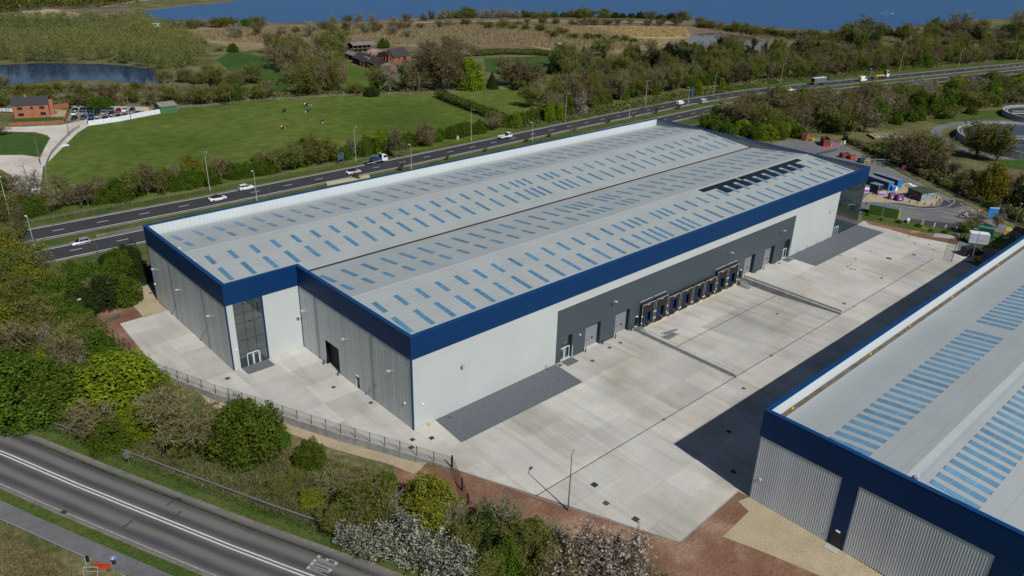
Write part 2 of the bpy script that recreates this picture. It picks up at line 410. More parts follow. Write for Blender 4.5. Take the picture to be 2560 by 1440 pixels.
def inside(x, y, poly):
    c = False; n = len(poly); j = n - 1
    for i in range(n):
        xi, yi = poly[i]; xj, yj = poly[j]
        if (yi > y) != (yj > y) and x < (xj - xi) * (y - yi) / (yj - yi) + xi: c = not c
        j = i
    return c

def sheet(name, poly, m, z, kind='structure', parent=None):
    tri = tessellate_polygon([[Vector((q[0], q[1], 0)) for q in poly]])
    up = []
    for t in tri:
        a, b, c = [poly[i] for i in t]
        up.append(t if (b[0] - a[0]) * (c[1] - a[1]) - (b[1] - a[1]) * (c[0] - a[0]) > 0 else t[::-1])
    o = MB().add([(q[0], q[1], z) for q in poly], up).build(name, m, parent)
    if parent is None: tag(o, kind=kind)
    return o

def drape(name, poly, m, cell, dz, zf=terrain, parent=None, rough=0.0):
    xs = [q[0] for q in poly]; ys = [q[1] for q in poly]; b = MB()
    x = min(xs)
    while x < max(xs):
        y = min(ys)
        while y < max(ys):
            c = clip_cell(poly, x, x + cell, y, y + cell)
            if c and abs(area(c)) > 1e-4:
                if area(c) < 0: c = c[::-1]
                b.add([(q[0], q[1], zf(q[0], q[1]) + dz + rough * math.sin(q[0] * 2.1 + 1.3 * math.sin(q[1])) * math.cos(q[1] * 1.7)) for q in c], [tuple(range(len(c)))])
            y += cell
        x += cell
    o = b.build(name, m, parent)
    if parent is None: tag(o, kind='structure')
    return o

def strip(name, line, o0, o1, m, dz, step=4.0, zf=terrain, parent=None, na=2, solid=0):
    """ribbon along a polyline between two lateral offsets (left positive), UV in metres"""
    P = []
    for i in range(len(line) - 1):
        a, b = Vector(line[i]), Vector(line[i + 1]); n = max(1, int((b - a).length / step))
        for k in range(n): P.append(a.lerp(b, k / n))
    P.append(Vector(line[-1]))
    vs = []; uvs = []; fs = []; dist = 0
    for i, q in enumerate(P):
        d = (P[min(i + 1, len(P) - 1)] - P[max(i - 1, 0)]).normalized(); nn = Vector((-d.y, d.x))
        if i: dist += (q - P[i - 1]).length
        for k in range(na + 1):
            o = o0 + (o1 - o0) * k / na; w_ = q + nn * o
            vs.append((w_.x, w_.y, zf(w_.x, w_.y) + dz)); uvs.append((o, dist))
    for i in range(len(P) - 1):
        for k in range(na):
            a = i * (na + 1) + k; f = (a, a + na + 1, a + na + 2, a + 1)
            fs.append(f if o1 > o0 else f[::-1])
    fs = [f[::-1] for f in fs]
    fs = [f[::-1] for f in fs] if False else fs
    me = bpy.data.meshes.new(name); me.from_pydata(vs, [], fs); me.materials.append(m)
    uvl = me.uv_layers.new(name='UVMap')
    for lp in me.loops: uvl.data[lp.index].uv = uvs[lp.vertex_index]
    # make sure it faces up
    if me.polygons and me.polygons[0].normal.z < 0: me.flip_normals()
    o = link(name, me, parent)
    if parent is None: tag(o, kind='structure')
    return o

# ================================================================== THE SETTING
def axis(dense, lo, hi):
    a = list(dense); s = 4
    q = min(a)
    while q > lo: q -= s; a.append(q); s *= 1.35
    s = 4; q = max(a)
    while q < hi: q += s; a.append(q); s *= 1.35
    return sorted(set(round(k, 3) for k in a))
gx = axis(list(np.arange(-90, 58, 1.5)) + [PX0 - .02, PX0 + .05, PX1 - .05, PX1 + .02] + list(np.arange(62, 100, 6)), -900, 4200)
gy = axis(list(np.arange(-90, 100, 1.5)) + [PY - .02, PY + .05, 0.2, 1.2], -700, 4200)
tv = [(x, y, terrain(x, y)) for y in gy for x in gx]; nx = len(gx)
tf = [(j * nx + i, j * nx + i + 1, (j + 1) * nx + i + 1, (j + 1) * nx + i) for j in range(len(gy) - 1) for i in range(nx - 1)]
tag(MB().add(tv, tf).build('ground', m_scrub), kind='structure')

TZ = np.array([q[2] for q in tv]).reshape(len(gy), len(gx)); GX = np.array(gx); GY = np.array(gy)
def mesh_z(x, y):
    i = min(max(int(np.searchsorted(GX, x)) - 1, 0), len(gx) - 2); j = min(max(int(np.searchsorted(GY, y)) - 1, 0), len(gy) - 2)
    u = (x - GX[i]) / (GX[i + 1] - GX[i]); v = (y - GY[j]) / (GY[j + 1] - GY[j])
    return float((TZ[j, i] * (1 - u) + TZ[j, i + 1] * u) * (1 - v) + (TZ[j + 1, i] * (1 - u) + TZ[j + 1, i + 1] * u) * v)
# ---- fields, water, rough land (flat country behind the site)
def fsheet(name, px, m, z): return sheet(name, pts(px, -.06), m, z)
fsheet('pasture', [(100, 530), (112, 430), (128, 385), (160, 335), (225, 315), (405, 288), (445, 275), (640, 253), (860, 240), (1085, 236), (1115, 262),
                   (1290, 305), (1290, 330), (1000, 385), (600, 463), (350, 505)], m_pasture, -.02)
fsheet('pasture', [(1110, 240), (1180, 224), (1250, 221), (1330, 230), (1420, 240), (1440, 260), (1330, 310), (1290, 310)], m_pasture, -.018)
fsheet('pasture', [(840, 232), (852, 195), (872, 160), (905, 170), (1010, 212), (960, 235)], m_pasture, -.016)
fsheet('field', [(1210, 145), (1380, 140), (1460, 160), (1500, 190), (1380, 190), (1215, 180)], m_lush, -.014)
fsheet('field', [(540, 150), (580, 128), (650, 140), (690, 168), (740, 205), (700, 238), (645, 212), (590, 190)], m_lush, -.013)
fsheet('field', [(1480, 195), (1700, 165), (1900, 150), (2100, 130), (2300, 112), (2330, 130), (2100, 158), (1900, 185), (1500, 215)], m_lush, -.012)
fsheet('field', [(0, 331), (85, 332), (123, 343), (100, 390), (0, 388)], m_lush, -.01)
fsheet('rough_land', [(0, 238), (420, 222), (640, 240), (430, 272), (200, 268), (0, 268)], m_heath, -.03)
fsheet('rough_land', [(560, 50), (800, 48), (1200, 40), (1750, 55), (2250, 70), (2700, 60), (2700, 140), (2050, 120), (1700, 150), (1300, 128), (600, 125), (420, 90), (350, 60)], m_heath, -.04)
fsheet('rough_land', [(330, 28), (620, -6), (560, 8), (470, 17), (300, 40), (0, 60), (-100, 30), (300, -10)], m_heath, -.035)
fsheet('rough_land', [(60, 28), (130, 22), (200, 34), (190, 48), (90, 45), (30, 40)], m_dirt, -.03)
fsheet('reed_bed', [(400, 80), (500, 70), (640, 66), (860, 60), (1000, 66), (1150, 62), (1450, 64), (1760, 68), (1780, 84), (1700, 100), (1640, 128), (1500, 138), (1400, 130),
                    (1300, 112), (1100, 112), (1050, 118), (950, 112), (850, 114), (700, 112), (610, 128), (560, 112), (470, 98)], m_reed, -.02)
fsheet('reed_bed', [(1390, 72), (1480, 66), (1600, 66), (1720, 72), (1715, 96), (1620, 96), (1560, 92), (1480, 96), (1430, 88)], m_gold, 0.0)
fsheet('mud_flat', [(1680, 66), (1770, 66), (1860, 84), (1940, 108), (1900, 134), (1740, 130), (1650, 112), (1725, 95), (1725, 78)], m_mud, .0)
fsheet('pond', [(1660, 110), (1725, 100), (1735, 84), (1800, 82), (1880, 92), (1925, 108), (1895, 128), (1750, 125)], m_pondmud, .03)
fsheet('pond', [(-60, 165), (0, 163), (100, 158), (250, 160), (330, 166), (385, 176), (430, 198), (400, 214), (250, 200), (150, 200), (0, 216), (-60, 220)], m_pond, .03)
fsheet('pond', [(2490, 100), (2560, 90), (2700, 84), (2700, 96), (2560, 104)], m_pond, .03)
fsheet('lake', [(360, 27), (364, 46), (430, 51), (560, 52), (700, 57), (860, 55), (1000, 47), (1150, 43), (1300, 40), (1500, 40), (1690, 42), (1760, 56), (1900, 67), (2050, 77),
                (2180, 79), (2300, 63), (2400, 51), (2560, 45), (2900, 40), (3400, -60), (2500, -110), (1280, -110), (760, -60), (660, -20), (611, 0), (540, 9), (470, 15)], m_lake, .06)
strip('track', pts([(600, 76), (700, 73), (850, 70), (960, 62), (1060, 56), (1150, 53), (1300, 52), (1500, 53), (1700, 58)], -.06), -2.6, 2.6, m_dirt, .03)
strip('track', pts([(250, 18), (300, 10), (372, -1)], -.06), -2.5, 2.5, m_dirt, .03)
strip('track', pts([(1240, 220), (1275, 227), (1340, 234), (1410, 236)], -.06), -1.6, 1.6, m_track, .03)
# lanes at the farmhouse
fsheet('lane', [(-20, 318), (60, 317), (150, 313), (228, 298), (240, 307), (216, 318), (192, 334), (160, 366), (128, 398), (106, 420), (98, 400), (112, 370), (126, 346), (118, 338), (90, 331), (-20, 328)], m_track, .0)
fsheet('lane', [(-20, 388), (60, 388), (100, 394), (107, 420), (104, 450), (96, 500), (60, 505), (48, 470), (28, 440), (-20, 410)], m_track, .004)
fsheet('car_park', [(168, 302), (178, 272), (260, 273), (372, 277), (408, 284), (240, 307), (205, 309)], m_cpark, -.004)
fsheet('lawn', [(30, 304), (160, 302), (162, 294), (36, 296)], m_lush, .0)
fsheet('gravel_drive', [(126, 292), (162, 292), (168, 276), (134, 274)], m_gravel, .004)

# ---- the dual carriageway behind the building
FAR = [(-260, 156), (-120, 148.5), (-34, 144.8), (22, 143.2), (97, 143.6), (190, 147), (276, 148.5), (331, 144), (457, 117), (602, 84), (760, 44)]
# line = outer white edge of the far carriageway; offsets go to the camera side (negative = right of travel)
strip('verge', FAR, 12.5, .3, m_verge, .02)
strip('road', FAR, 1.0, -10.6, m_hway, .05, na=6)
strip('road_margin', FAR, 1.7, .35, m_hardstrip, .06)
strip('road_margin', FAR, -9.6, -11.2, m_hardstrip, .06)
strip('verge', FAR, -11.2, -17.2, m_verge, .02)
strip('road', FAR, -17.2, -28.6, m_hway, .05, na=6)
strip('road_margin', FAR, -16.8, -18.0, m_hardstrip, .06)
strip('road_margin', FAR, -27.4, -28.9, m_hardstrip, .06)
strip('verge', FAR, -28.9, -36, m_verge, .02)
def marks(line, off, wdt, m, dz, dash=None, gap=0, name='road_marking', step=4):
    if not dash: return strip(name, line, off - wdt / 2, off + wdt / 2, m, dz, na=1, step=step)
    # dashes: one object, each dash its own quad
    b = MB(); d = 0; nxt = 0
    for i in range(len(line) - 1):
        a, c = Vector(line[i]), Vector(line[i + 1]); ln = (c - a).length; u = (c - a) / ln; nn = Vector((-u.y, u.x))
        while nxt < d + ln:
            s0 = a + u * (nxt - d) + nn * off; s1 = s0 + u * dash; h = nn * wdt / 2
            q = [s0 - h, s1 - h, s1 + h, s0 + h]
            b.add([(k.x, k.y, terrain(k.x, k.y) + dz) for k in q], [(0, 1, 2, 3)]); nxt += dash + gap
        d += ln
    return tag(b.build(name, m), kind='structure')
for o in (0.0, -9.2): marks(FAR, o, .32, m_paint, .075)
for o in (-18.4, -27.2): marks(FAR, o, .32, m_paint, .075)
marks(FAR, -4.7, .26, m_paint, .08, 3.0, 8.4); marks(FAR, -22.8, .26, m_paint, .08, 3.0, 8.4)
# chevron area far right
ch = MB()
for k in range(7):
    q = at(2500 + k * 16, 166 - k * .6, 0); ch.box(q.x, q.x + 5, q.y - .3, q.y + .3, .02, .03)
tag(ch.build('road_marking', m_paint_w), kind='structure')

# ---- the old main road in front
AX = Vector((28.6, -64.8)).normalized(); NX = Vector((-AX.y, AX.x))        # along the road, towards the site
def rd(s, o): q = AX * s + NX * o; return (q.x, q.y)
ROADL = [rd(s, 0) for s in range(-175, 130, 5)]
strip('verge', ROADL, -28.6, -25.4, m_verge, .02, na=4)
strip('road', ROADL, -39.4, -28.6, m_road, .04, na=8)
strip('verge', ROADL, -41.4, -39.4, m_verge, .02, na=3)
strip('footpath', ROADL, -43.9, -41.4, m_foot, .045)
strip('road_margin', ROADL, -28.95, -28.35, m_hardstrip, .06)
strip('road_margin', ROADL, -39.75, -39.3, m_hardstrip, .06)
for o in (-33.65, -34.2): marks(ROADL, o, .19, m_paint, .06)
marks(ROADL, -39.0, .12, m_paint_w, .06)
pm = MB()
for s, o, l, w_ in ((-24.5, -30.4, .35, 2.0), (-21.6, -32.4, .35, 2.0), (-26.5, -36.8, .4, 1.6)):
    a, b, c, d = rd(s, o - w_ / 2), rd(s + l, o - w_ / 2), rd(s + l, o + w_ / 2), rd(s, o + w_ / 2)
    pm.add([(q[0], q[1], terrain(*q) + .052) for q in (a, b, c, d)], [(0, 1, 2, 3)])
tag(pm.build('road_patch', m_tarmac_dk), kind='structure')
for px, py in ((447, 1249), (160, 1281)):
    q = at(px, py); MB().box(-.45, .45, -.3, .3, 0, .07).build('drain_cover', m_ironk, None, q, math.atan2(AX.y, AX.x))['kind'] = 'structure'

# SLOW, painted to be read by traffic coming along the near lane
def glyph(ch):
    return {'S': [(0, 0, 1, .14), (.8, 0, 1, .55), (0, .43, 1, .57), (0, .45, .2, 1), (0, .86, 1, 1)], 'L': [(0, 0, .2, 1), (0, 0, 1, .14)],
            'O': [(0, 0, .2, 1), (.8, 0, 1, 1), (.2, 0, .8, .14), (.2, .86, .8, 1)],
            'W': [(0, 0, .16, 1), (.84, 0, 1, 1), (.42, 0, .58, .7), (.16, 0, .42, .12), (.58, 0, .84, .12)]}[ch]
sl = MB(); A0 = at(780, 1405); A1 = at(833, 1423); s0 = A0.x * AX.x + A0.y * AX.y; s1 = A1.x * AX.x + A1.y * AX.y
for i, c in enumerate('SLOW'):
    for (u0, v0, u1, v1) in glyph(c):
        # reading direction: u towards the site verge reversed, v along the direction of travel
        o_ = lambda u: -29.6 - (.55 + (i + u * .78) * .74)
        v_ = lambda v: s0 + (s1 - s0) * v
        uu = [rd(v_(v), o_(u)) for u, v in ((u0, v0), (u1, v0), (u1, v1), (u0, v1))]
        sl.add([(q[0], q[1], terrain(*q) + .058 + .0006 * i) for q in uu], [(0, 1, 2, 3)])
tag(sl.build('road_lettering', m_paint_w), kind='structure')

# ---- soil banks and gravel on the site
drape('soil_bank', [(-31, 80), (-26.5, 83), (-15.5, 80), (-15.4, 72.4), (-25.2, 71.7), (-24.6, 52), (-26.5, 46.5), (-29, 63)], m_soil, 1.5, .02, rough=.03, zf=mesh_z)
drape('soil_bank', pts([(980, 1172), (1010, 1160), (1131, 1174), (1150, 1160), (1200, 1168), (1420, 1264), (1700, 1345), (1760, 1390), (1880, 1440), (1600, 1560), (1300, 1460), (1250, 1380), (1110, 1320), (1030, 1260), (1000, 1215)]),
      m_soil, .8, .055, rough=.0, zf=mesh_z)
drape('soil_bank', [(12.6, -46.2), (28.9, -45.5), (29.0, -46.9), *pts([(1872, 1279), (1806, 1342), (2060, 1440), (2300, 1560), (1600, 1560), (1700, 1357)])], m_soil, 1.2, .02, rough=.0, zf=mesh_z)
drape('gravel_margin', pts([(1845, 1254), (1873, 1243), (2260, 1470), (2400, 1560), (2200, 1500), (1806, 1342), (1872, 1279)]), m_gravel, 1.5, .05, zf=mesh_z)
drape('gravel_margin', pts([(322, 752), (350, 716), (375, 712), (398, 758), (420, 776), (360, 795)]), m_gravel, 1.5, .06, zf=mesh_z)
drape('gravel_margin', [(-22.6, 36.0), (-21.2, 31.9), (-17.4, 23.8), (-10.3, 6.7), (-5.4, -3.7), (-3.4, -8.4), (-6.2, -8.6), (-7.6, -4.2), (-12.4, 5.8), (-19.0, 22.2), (-22.6, 30.5)], m_gravel, .8, .06, zf=mesh_z)

# ---- concrete yard, slab by slab
YARD = [(-25.1, 71.8), (-14.95, 72.0), (-14.95, 38.1), (-.03, 38.1), (-.03, -.03), (163.8, -.03), (169.2, .4), (157.8, -36.0), (157.8, -47.6), (29.1, -47.6), (29.0, -45.8),
        (12.9, -46.6), (-1.4, -12.3), (-5.2, -3.5), (-10.1, 6.9), (-17.2, 24.0), (-21.0, 32.3), (-26.0, 46.8)]
yard = tag(link('yard', None, None, (0, 0, 0)), kind='structure')
yx = [-26.5, -20.5, -14.95, -7.5, 0] + [4.0 + 9.07 * k for k in range(6)] + [PX0] + [PX0 + 14.27 * k for k in range(1, 3)] + [PX1] + [PX1 + 11.2 * k for k in range(1, 6)] + [173]
yy = [72.2, 65, 58, 51, 44.5, 38.15, 31, 24, 17, 10, 4, 0, -8.1, -14.2, -20.2, PY, -31.4, -36.8, -42.2, -47.8]
yx = sorted(set(yx)); G_ = .014
for i in range(len(yx) - 1):
    for j in range(len(yy) - 1):
        c = clip_cell(YARD, yx[i] + G_, yx[i + 1] - G_, yy[j + 1] + G_, yy[j] - G_)
        if not c or abs(area(c)) < .3: continue
        if area(c) < 0: c = c[::-1]
        cx, cy = sum(q[0] for q in c) / len(c), sum(q[1] for q in c) / len(c)
        zf = yard_z if PX0 < cx < PX1 and PY < cy < 0 else (lambda x, y: 0.0)
        n = len(c); dz = random.uniform(-.006, .006)
        top = [(q[0], q[1], zf(q[0], q[1]) + dz) for q in c]; bot = [(q[0], q[1], zf(q[0], q[1]) - .09) for q in c]
        MB().add(top + bot, [tuple(range(n))] + [(a, a + n, (a + 1) % n + n, (a + 1) % n) for a in range(n)]).build('slab', m_yard, yard)
m_joint = mat('joint_filler', (.4, .38, .34), .9)
drape('slab_bed', [q for q in YARD], m_joint, 6.5, -.035, zf=lambda x, y: 0.0 if not (PX0 - .3 < x < PX1 + .3 and PY - .3 < y < .6) else -2.0, parent=yard)
MB().add([(PX0 + .03, PY, -.03), (PX1 - .03, PY, -.03), (PX1 - .03, 0, -PITD - .03), (PX0 + .03, 0, -PITD - .03)], [(0, 1, 2, 3)]).build('slab_bed', m_joint, yard)
def drain_line(x0, x1, y, zf=None):
    MB().add([(x, yy_, (zf or (lambda a, b: 0.0))(x, yy_) + .012) for x in (x0, x1) for yy_ in (y - .07, y + .07)], [(0, 2, 3, 1)]).build('drain_channel', m_ironk, yard)
drain_line(4.2, 154, -26.15); drain_line(PX0 + .5, PX1 - .5, -10.3, lambda a, b: yard_z(a, -10.3))
def cover(px, py, s=.75, m=m_rust):
    q = at(px, py, 0); z = yard_z(q.x, q.y)
    MB().box(-s / 2, s / 2, -s / 2, s / 2, 0, .018).build('drain_cover', m, yard, (q.x, q.y, z + .004))
for a in [(569, 946, .9), (834, 968), (927, 1007), (1031, 1099, .8), (1028, 1119, .9), (1124, 1043), (1551, 857), (1524, 869), (1481, 902, .8), (1400, 913, .8), (1515, 1258, .9), (1589, 1298, 1.0),
          (1341, 1240, .5), (1659, 1049, .5), (1944, 779, .6), (1928, 889, .6), (1859, 971, .7), (2119, 667, .6), (2128, 672, .6), (2137, 674, .6), (2204, 695, .7), (2110, 759, .8), (2135, 766, .5), (2176, 628, .5),
          (2100, 639, .6), (2139, 647, .6), (2272, 592, .6), (2287, 608, .6), (2322, 611, .6), (1948, 658, .7), (2060, 652, .6), (2175, 564, .5), (2187, 561, .5), (2017, 626, .5), (2050, 619, .5), (2095, 611, .5)]:
    cover(*a)
cover(1079, 1095, .85, m_ironk); cover(1486, 1212, 1.0, m_ironk); cover(2222, 646, 1.3); cover(2285, 637, .9)
cover(1822, 1079, .8, m_ironk); cover(1834, 1180, .8, m_ironk)
# block paving
sheet('paving', [(4.6, -.06), (34.6, -.06), (33.9, -8.15), (4.0, -8.15)][::-1], m_paver, .016)
sheet('paving', [(123.6, -.06), (163.9, -.06), (163.9, -8.15), (123.6, -8.15)][::-1], m_paver, .016)
sheet('paving', [(-13.45, 38.1), (-7.95, 38.1), (-7.95, 34.95), (-13.45, 34.95)][::-1], m_paver, .016)
sheet('paving', [(36, -.06), (39.2, -.06), (39.2, -2.2), (36, -2.2)][::-1], m_paver, .016)
sheet('paving', [(120.2, -.06), (123.3, -.06), (123.3, -2.0), (120.2, -2.0)][::-1], m_paver, .016)

# ---- tarmac of the recycling centre to the right
RC = [(1890, 380), (1940, 357), (2010, 346), (2060, 345), (2100, 362), (2150, 382), (2180, 394), (2240, 428), (2330, 475), (2430, 522), (2560, 590), (2700, 660), (2700, 720), (2560, 700), (2440, 652),
      (2300, 615), (2230, 575), (2162, 546), (2120, 540)]
fsheet('recycling_yard', RC, m_tarmac, -.02)
fsheet('grass_verge', [(2150, 534), (2165, 524), (2230, 548), (2290, 556), (2395, 582), (2395, 594), (2290, 578), (2160, 552)], m_verge, .005)
fsheet('grass_verge', [(2395, 575), (2420, 565), (2540, 590), (2540, 625), (2440, 620), (2400, 600)], m_verge, .005)
fsheet('soil_strip', [(2162, 551), (2290, 578), (2395, 600), (2390, 612), (2290, 592), (2170, 560)], m_soil, .012)
fsheet('embankment', [(2060, 345), (2105, 358), (2170, 390), (2240, 424), (2330, 470), (2430, 518), (2560, 585), (2600, 600), (2600, 575), (2430, 498), (2340, 455), (2250, 412), (2170, 378), (2110, 345)], m_scrub, .02)
strip('kerb', pts([(1940, 357), (2010, 346), (2060, 345), (2100, 362), (2150, 384), (2180, 396), (2240, 430), (2330, 477), (2430, 524), (2560, 592)], -.06), -.15, .15, m_conc, .06)
fsheet('island', [(2150, 505), (2190, 470), (2250, 452), (2275, 462), (2352, 492), (2354, 505), (2340, 514), (2300, 517), (2255, 508)], m_gravel, .03)
fsheet('parking_bays', [(2270, 545), (2285, 548), (2390, 560), (2400, 570), (2392, 588), (2268, 560)], m_tarmac_dk, .0)
fsheet('hatched_island', [(2385, 540), (2420, 528), (2460, 540), (2440, 552), (2395, 545)], m_tarmac_dk, .002)
fsheet('hatched_island', [(2170, 500), (2330, 520), (2385, 520), (2420, 512), (2385, 500), (2360, 500), (2350, 515), (2300, 520), (2250, 512)], m_tarmac_dk, .001)
def pline(px, wdt, m=m_paint_w): strip('road_marking', pts(px, -.06), -wdt / 2, wdt / 2, m, .075, na=1)
pline([(2345, 473), (2380, 490), (2387, 505), (2370, 517), (2330, 522), (2280, 520), (2180, 502)], .3)
for k in range(7): pline([(2342 + k * 9.5, 527 + k * 2.2), (2347 + k * 9.5, 528.2 + k * 2.2)], .6)
for a in ([(2385, 527), (2396, 529), (2410, 524)], [(2420, 517), (2428, 521)], [(2400, 508), (2408, 513)], [(2365, 500), (2375, 505)], [(2290, 535), (2302, 537)], [(2350, 540), (2400, 551)], [(2420, 541), (2440, 546), (2460, 548)],
          [(2410, 537), (2425, 532), (2450, 540)], [(2405, 542), (2455, 543)], [(2500, 561), (2560, 580)], [(2334, 568), (2339, 557)], [(2362, 573), (2366, 562)], [(2389, 578), (2393, 567)], [(2304, 562), (2309, 549)], [(2304, 549), (2310, 550), (2306, 562), (2300, 561)],
          [(2150, 487), (2175, 493)], [(2153, 493), (2178, 499)], [(2146, 481), (2170, 487)], [(2143, 476), (2166, 481)]):
    pline(a, .35)
fsheet('concrete_pad', [(2332, 592), (2338, 583), (2386, 590), (2385, 598)], m_yard, .02)
fsheet('concrete_apron', [(2162, 552), (2290, 578), (2395, 603), (2392, 628), (2440, 655), (2300, 640), (2200, 575)], m_yard, -.012)
# paths right of the centre
strip('path', pts([(2230, 390), (2300, 405), (2330, 415), (2345, 435), (2390, 465), (2460, 500), (2560, 545), (2700, 600)], -.06), -1.8, 1.8, m_dirt, .03)
strip('path', pts([(2560, 308), (2480, 303), (2400, 307), (2350, 318), (2338, 330), (2355, 350), (2400, 372), (2440, 390)], -.06), -2.2, 2.2, m_tarmac, .03)
strip('path', pts([(2440, 390), (2500, 395), (2600, 400)], -.06), -2.2, 2.2, m_tarmac, .03)
fsheet('lawn', [(2310, 300), (2400, 280), (2560, 270), (2560, 300), (2480, 298), (2400, 303), (2345, 312)], m_verge, -.01)
fsheet('lawn', [(2495, 398), (2600, 402), (2600, 430), (2520, 420)], m_lush, -.01)
fsheet('rough_land', [(2370, 420), (2500, 425), (2600, 440), (2600, 540), (2520, 520), (2430, 480)], m_heath, -.02)

# ================================================================== MAIN WAREHOUSE
BZ = 13.8; EAVE = 15.6; RISE = 2.05; QW = BW2 / 4
wh = thing('warehouse', (0, 0, 0), 'large grey and white warehouse with blue roof band, twin ridges and eight loading docks', 'warehouse')
def slope_z(y):
    q = (y % (2 * QW)); return EAVE + RISE * (q / QW if q < QW else 2 - q / QW)
# front cladding
box_obj('cladding', m_white, wh, 0, 34.5, 0, .3, 0, BZ)
box_obj('cladding', m_white, wh, 34.5, 124.2, .0, .3, 11.9, BZ)
box_obj('cladding', m_white, wh, 124.2, 147.9, 0, .3, 0, BZ)
OPEN = [(36.0, 39.1, 0, 5.4), (43.0, 47.7, 0, 5.45), (52.3, 57.0, 0, 5.45), (59.0, 60.1, 0, 2.3), (99.6, 100.7, 0, 2.3), (101.6, 106.2, 0, 5.45), (110.8, 115.5, 0, 5.45), (120.2, 123.3, 0, 5.4)]
DOCKX = [60.35 + 4.72 * k for k in range(8)]
gw = MB(); x = 34.5
for (a, b, z0, z1) in OPEN[:4]: gw.box(x, a, 0, .3, 0, 11.9); gw.box(a, b, 0, .3, z1, 11.9); x = b
gw.box(x, 99.6, 0, .3, 0, 11.9); x = 99.6
for (a, b, z0, z1) in OPEN[4:]:
    if a > x: gw.box(x, a, 0, .3, 0, 11.9)
    gw.box(a, b, 0, .3, z1, 11.9); x = b
gw.box(x, 124.2, 0, .3, 0, 11.9)
gw.build('cladding', m_grey, wh)
box_obj('drip_flashing', m_steel_lt, wh, 34.5, 124.2, -.04, .05, 11.86, 11.98)
box_obj('corner_trim', m_blue, wh, -.12, .14, -.1, .12, 0, BZ)
MB().add([(PX0 + .1, .02, -PITD - .1), (PX1 - .1, .02, -PITD - .1), (PX1 - .1, .02, .02), (PX0 + .1, .02, .02)], [(0, 1, 2, 3)]).build('dock_wall', m_dockwall, wh)
# recesses: side, back, floor
def recess(a, b, z1, dep, side='y'):
    r = MB()
    r.box(a - .06, a, .3, dep, 0, z1); r.box(b, b + .06, .3, dep, 0, z1); r.box(a, b, .3, dep, z1, z1 + .06)
    r.build('door_reveal', m_black, wh)
    MB().box(a - .05, b + .05, -.02, dep, -.06, .008).build('threshold', m_yard, wh)
def sectional_door(a, b, h, y=.95):
    recess(a, b, h, y + .1)
    d = MB().box(a, b, y, y + .1, 0, h).build('sectional_door', m_rollup, wh)
    for u in (.28, .62): MB().box(a + (b - a) * u, a + (b - a) * u + .55, y - .03, y, 1.5, 1.9).build('vision_panel', m_black if u > .5 else m_signback, d)
for k in (1, 2, 5, 6): sectional_door(OPEN[k][0], OPEN[k][1], OPEN[k][3])
for k in (3, 4):
    a, b, _, h = OPEN[k]; recess(a, b, h, .5); d = box_obj('personnel_door', m_black, wh, a, b, .4, .45, 0, h)
    MB().box(a + .2, b - .2, -.16, 0, h + .25, h + .4).build('door_light', m_sign_white, d)
def entrance(a, b, h, parent, y=.6):
    recess(a, b, h, y + .15)
    g = box_obj('entrance_glazing', m_glz, parent, a, b, y, y + .06, 0, h)
    f = MB()
    for u in (a + .1, a + 1.35, b - 1.4, b - .18): f.box(u, u + .12, y - .06, y, 0, 2.5)
    f.box(a + .1, b - .18, y - .06, y, 2.42, 2.58); f.build('door_frame', m_frame, g)
    t = MB()
    for z in (3.0, 4.2): t.box(a, b, y - .04, y - .001, z, z + .07)
    t.build('transom', m_black, g)
    MB().box(b + .02, b + .1, y - .8, y - .7, 0, 2.7).build('door_rail', m_frame, g)
entrance(*OPEN[0][:2], 5.4, wh); entrance(*OPEN[7][:2], 5.4, wh)
# dock shelters
proto = None
for k, x in enumerate(DOCKX):
    tall = k in (0, 1, 6, 7); ht = 5.3 if tall else 4.45; W_ = 4.2
    if k not in (0, 2):
        s = copy_tree(shel_t if tall else shel_s, wh); s.location = (x, 0, 0); continue
    s = link('dock_shelter', None, wh, (x, 0, 0))
    c = MB()
    c.box(0, W_, -.78, -.7, 3.15, ht); c.box(0, 1.15, -.78, -.7, -.1, 3.15); c.box(W_ - 1.15, W_, -.78, -.7, -.1, 3.15)
    c.build('curtain', m_shelter, s)
    h = MB(); h.box(0, .06, -.7, 0, -.1, ht); h.box(W_ - .06, W_, -.7, 0, -.1, ht); h.box(-.04, W_ + .04, -.74, -.02, ht, ht + .06); h.build('hood', m_dark, s)
    e = MB(); e.box(-.03, W_ + .03, -.84, -.785, ht - .06, ht + .03); e.box(-.03, .03, -.84, -.785, -.1, ht - .06); e.box(W_ - .03, W_ + .03, -.84, -.785, -.1, ht - .06); e.build('edge_trim', m_steel_lt, s)
    if tall: MB().box(-.05, W_ + .05, -.1, -.02, ht + .5, ht + .62).build('rain_flashing', m_steel_lt, s)
    MB().box(1.15, W_ - 1.15, -.06, -.01, 0, 3.15).build('dock_door', m_bluedoor, s)
    MB().box(1.15, W_ - 1.15, -.07, -.06, 1.2, 1.35).build('door_slot', m_black, s)
    MB().box(1.6, 2.6, -.8, -.785, ht - .42, ht - .25).build('number_plate', mat('pink_plate', (.65, .3, .33), .5), s)
    for sx in (.02, W_ - .02):
        for z in ((1.0, 2.6) if tall else (.5,)): MB().tube([(sx, -.9, z), (sx, -.8, z)], .17, 8).build('marker_disc', m_sign_white, s)
    MB().box(1.3, W_ - 1.3, -.75, 0, -.35, .05).build('dock_leveller', m_shelter, s)
    for sx in (.95, W_ - 1.25): MB().box(sx, sx + .3, -.35, 0, -.85, -.15).build('bumper', m_dark, s)
    if k == 0: shel_t = s
    else: shel_s = s
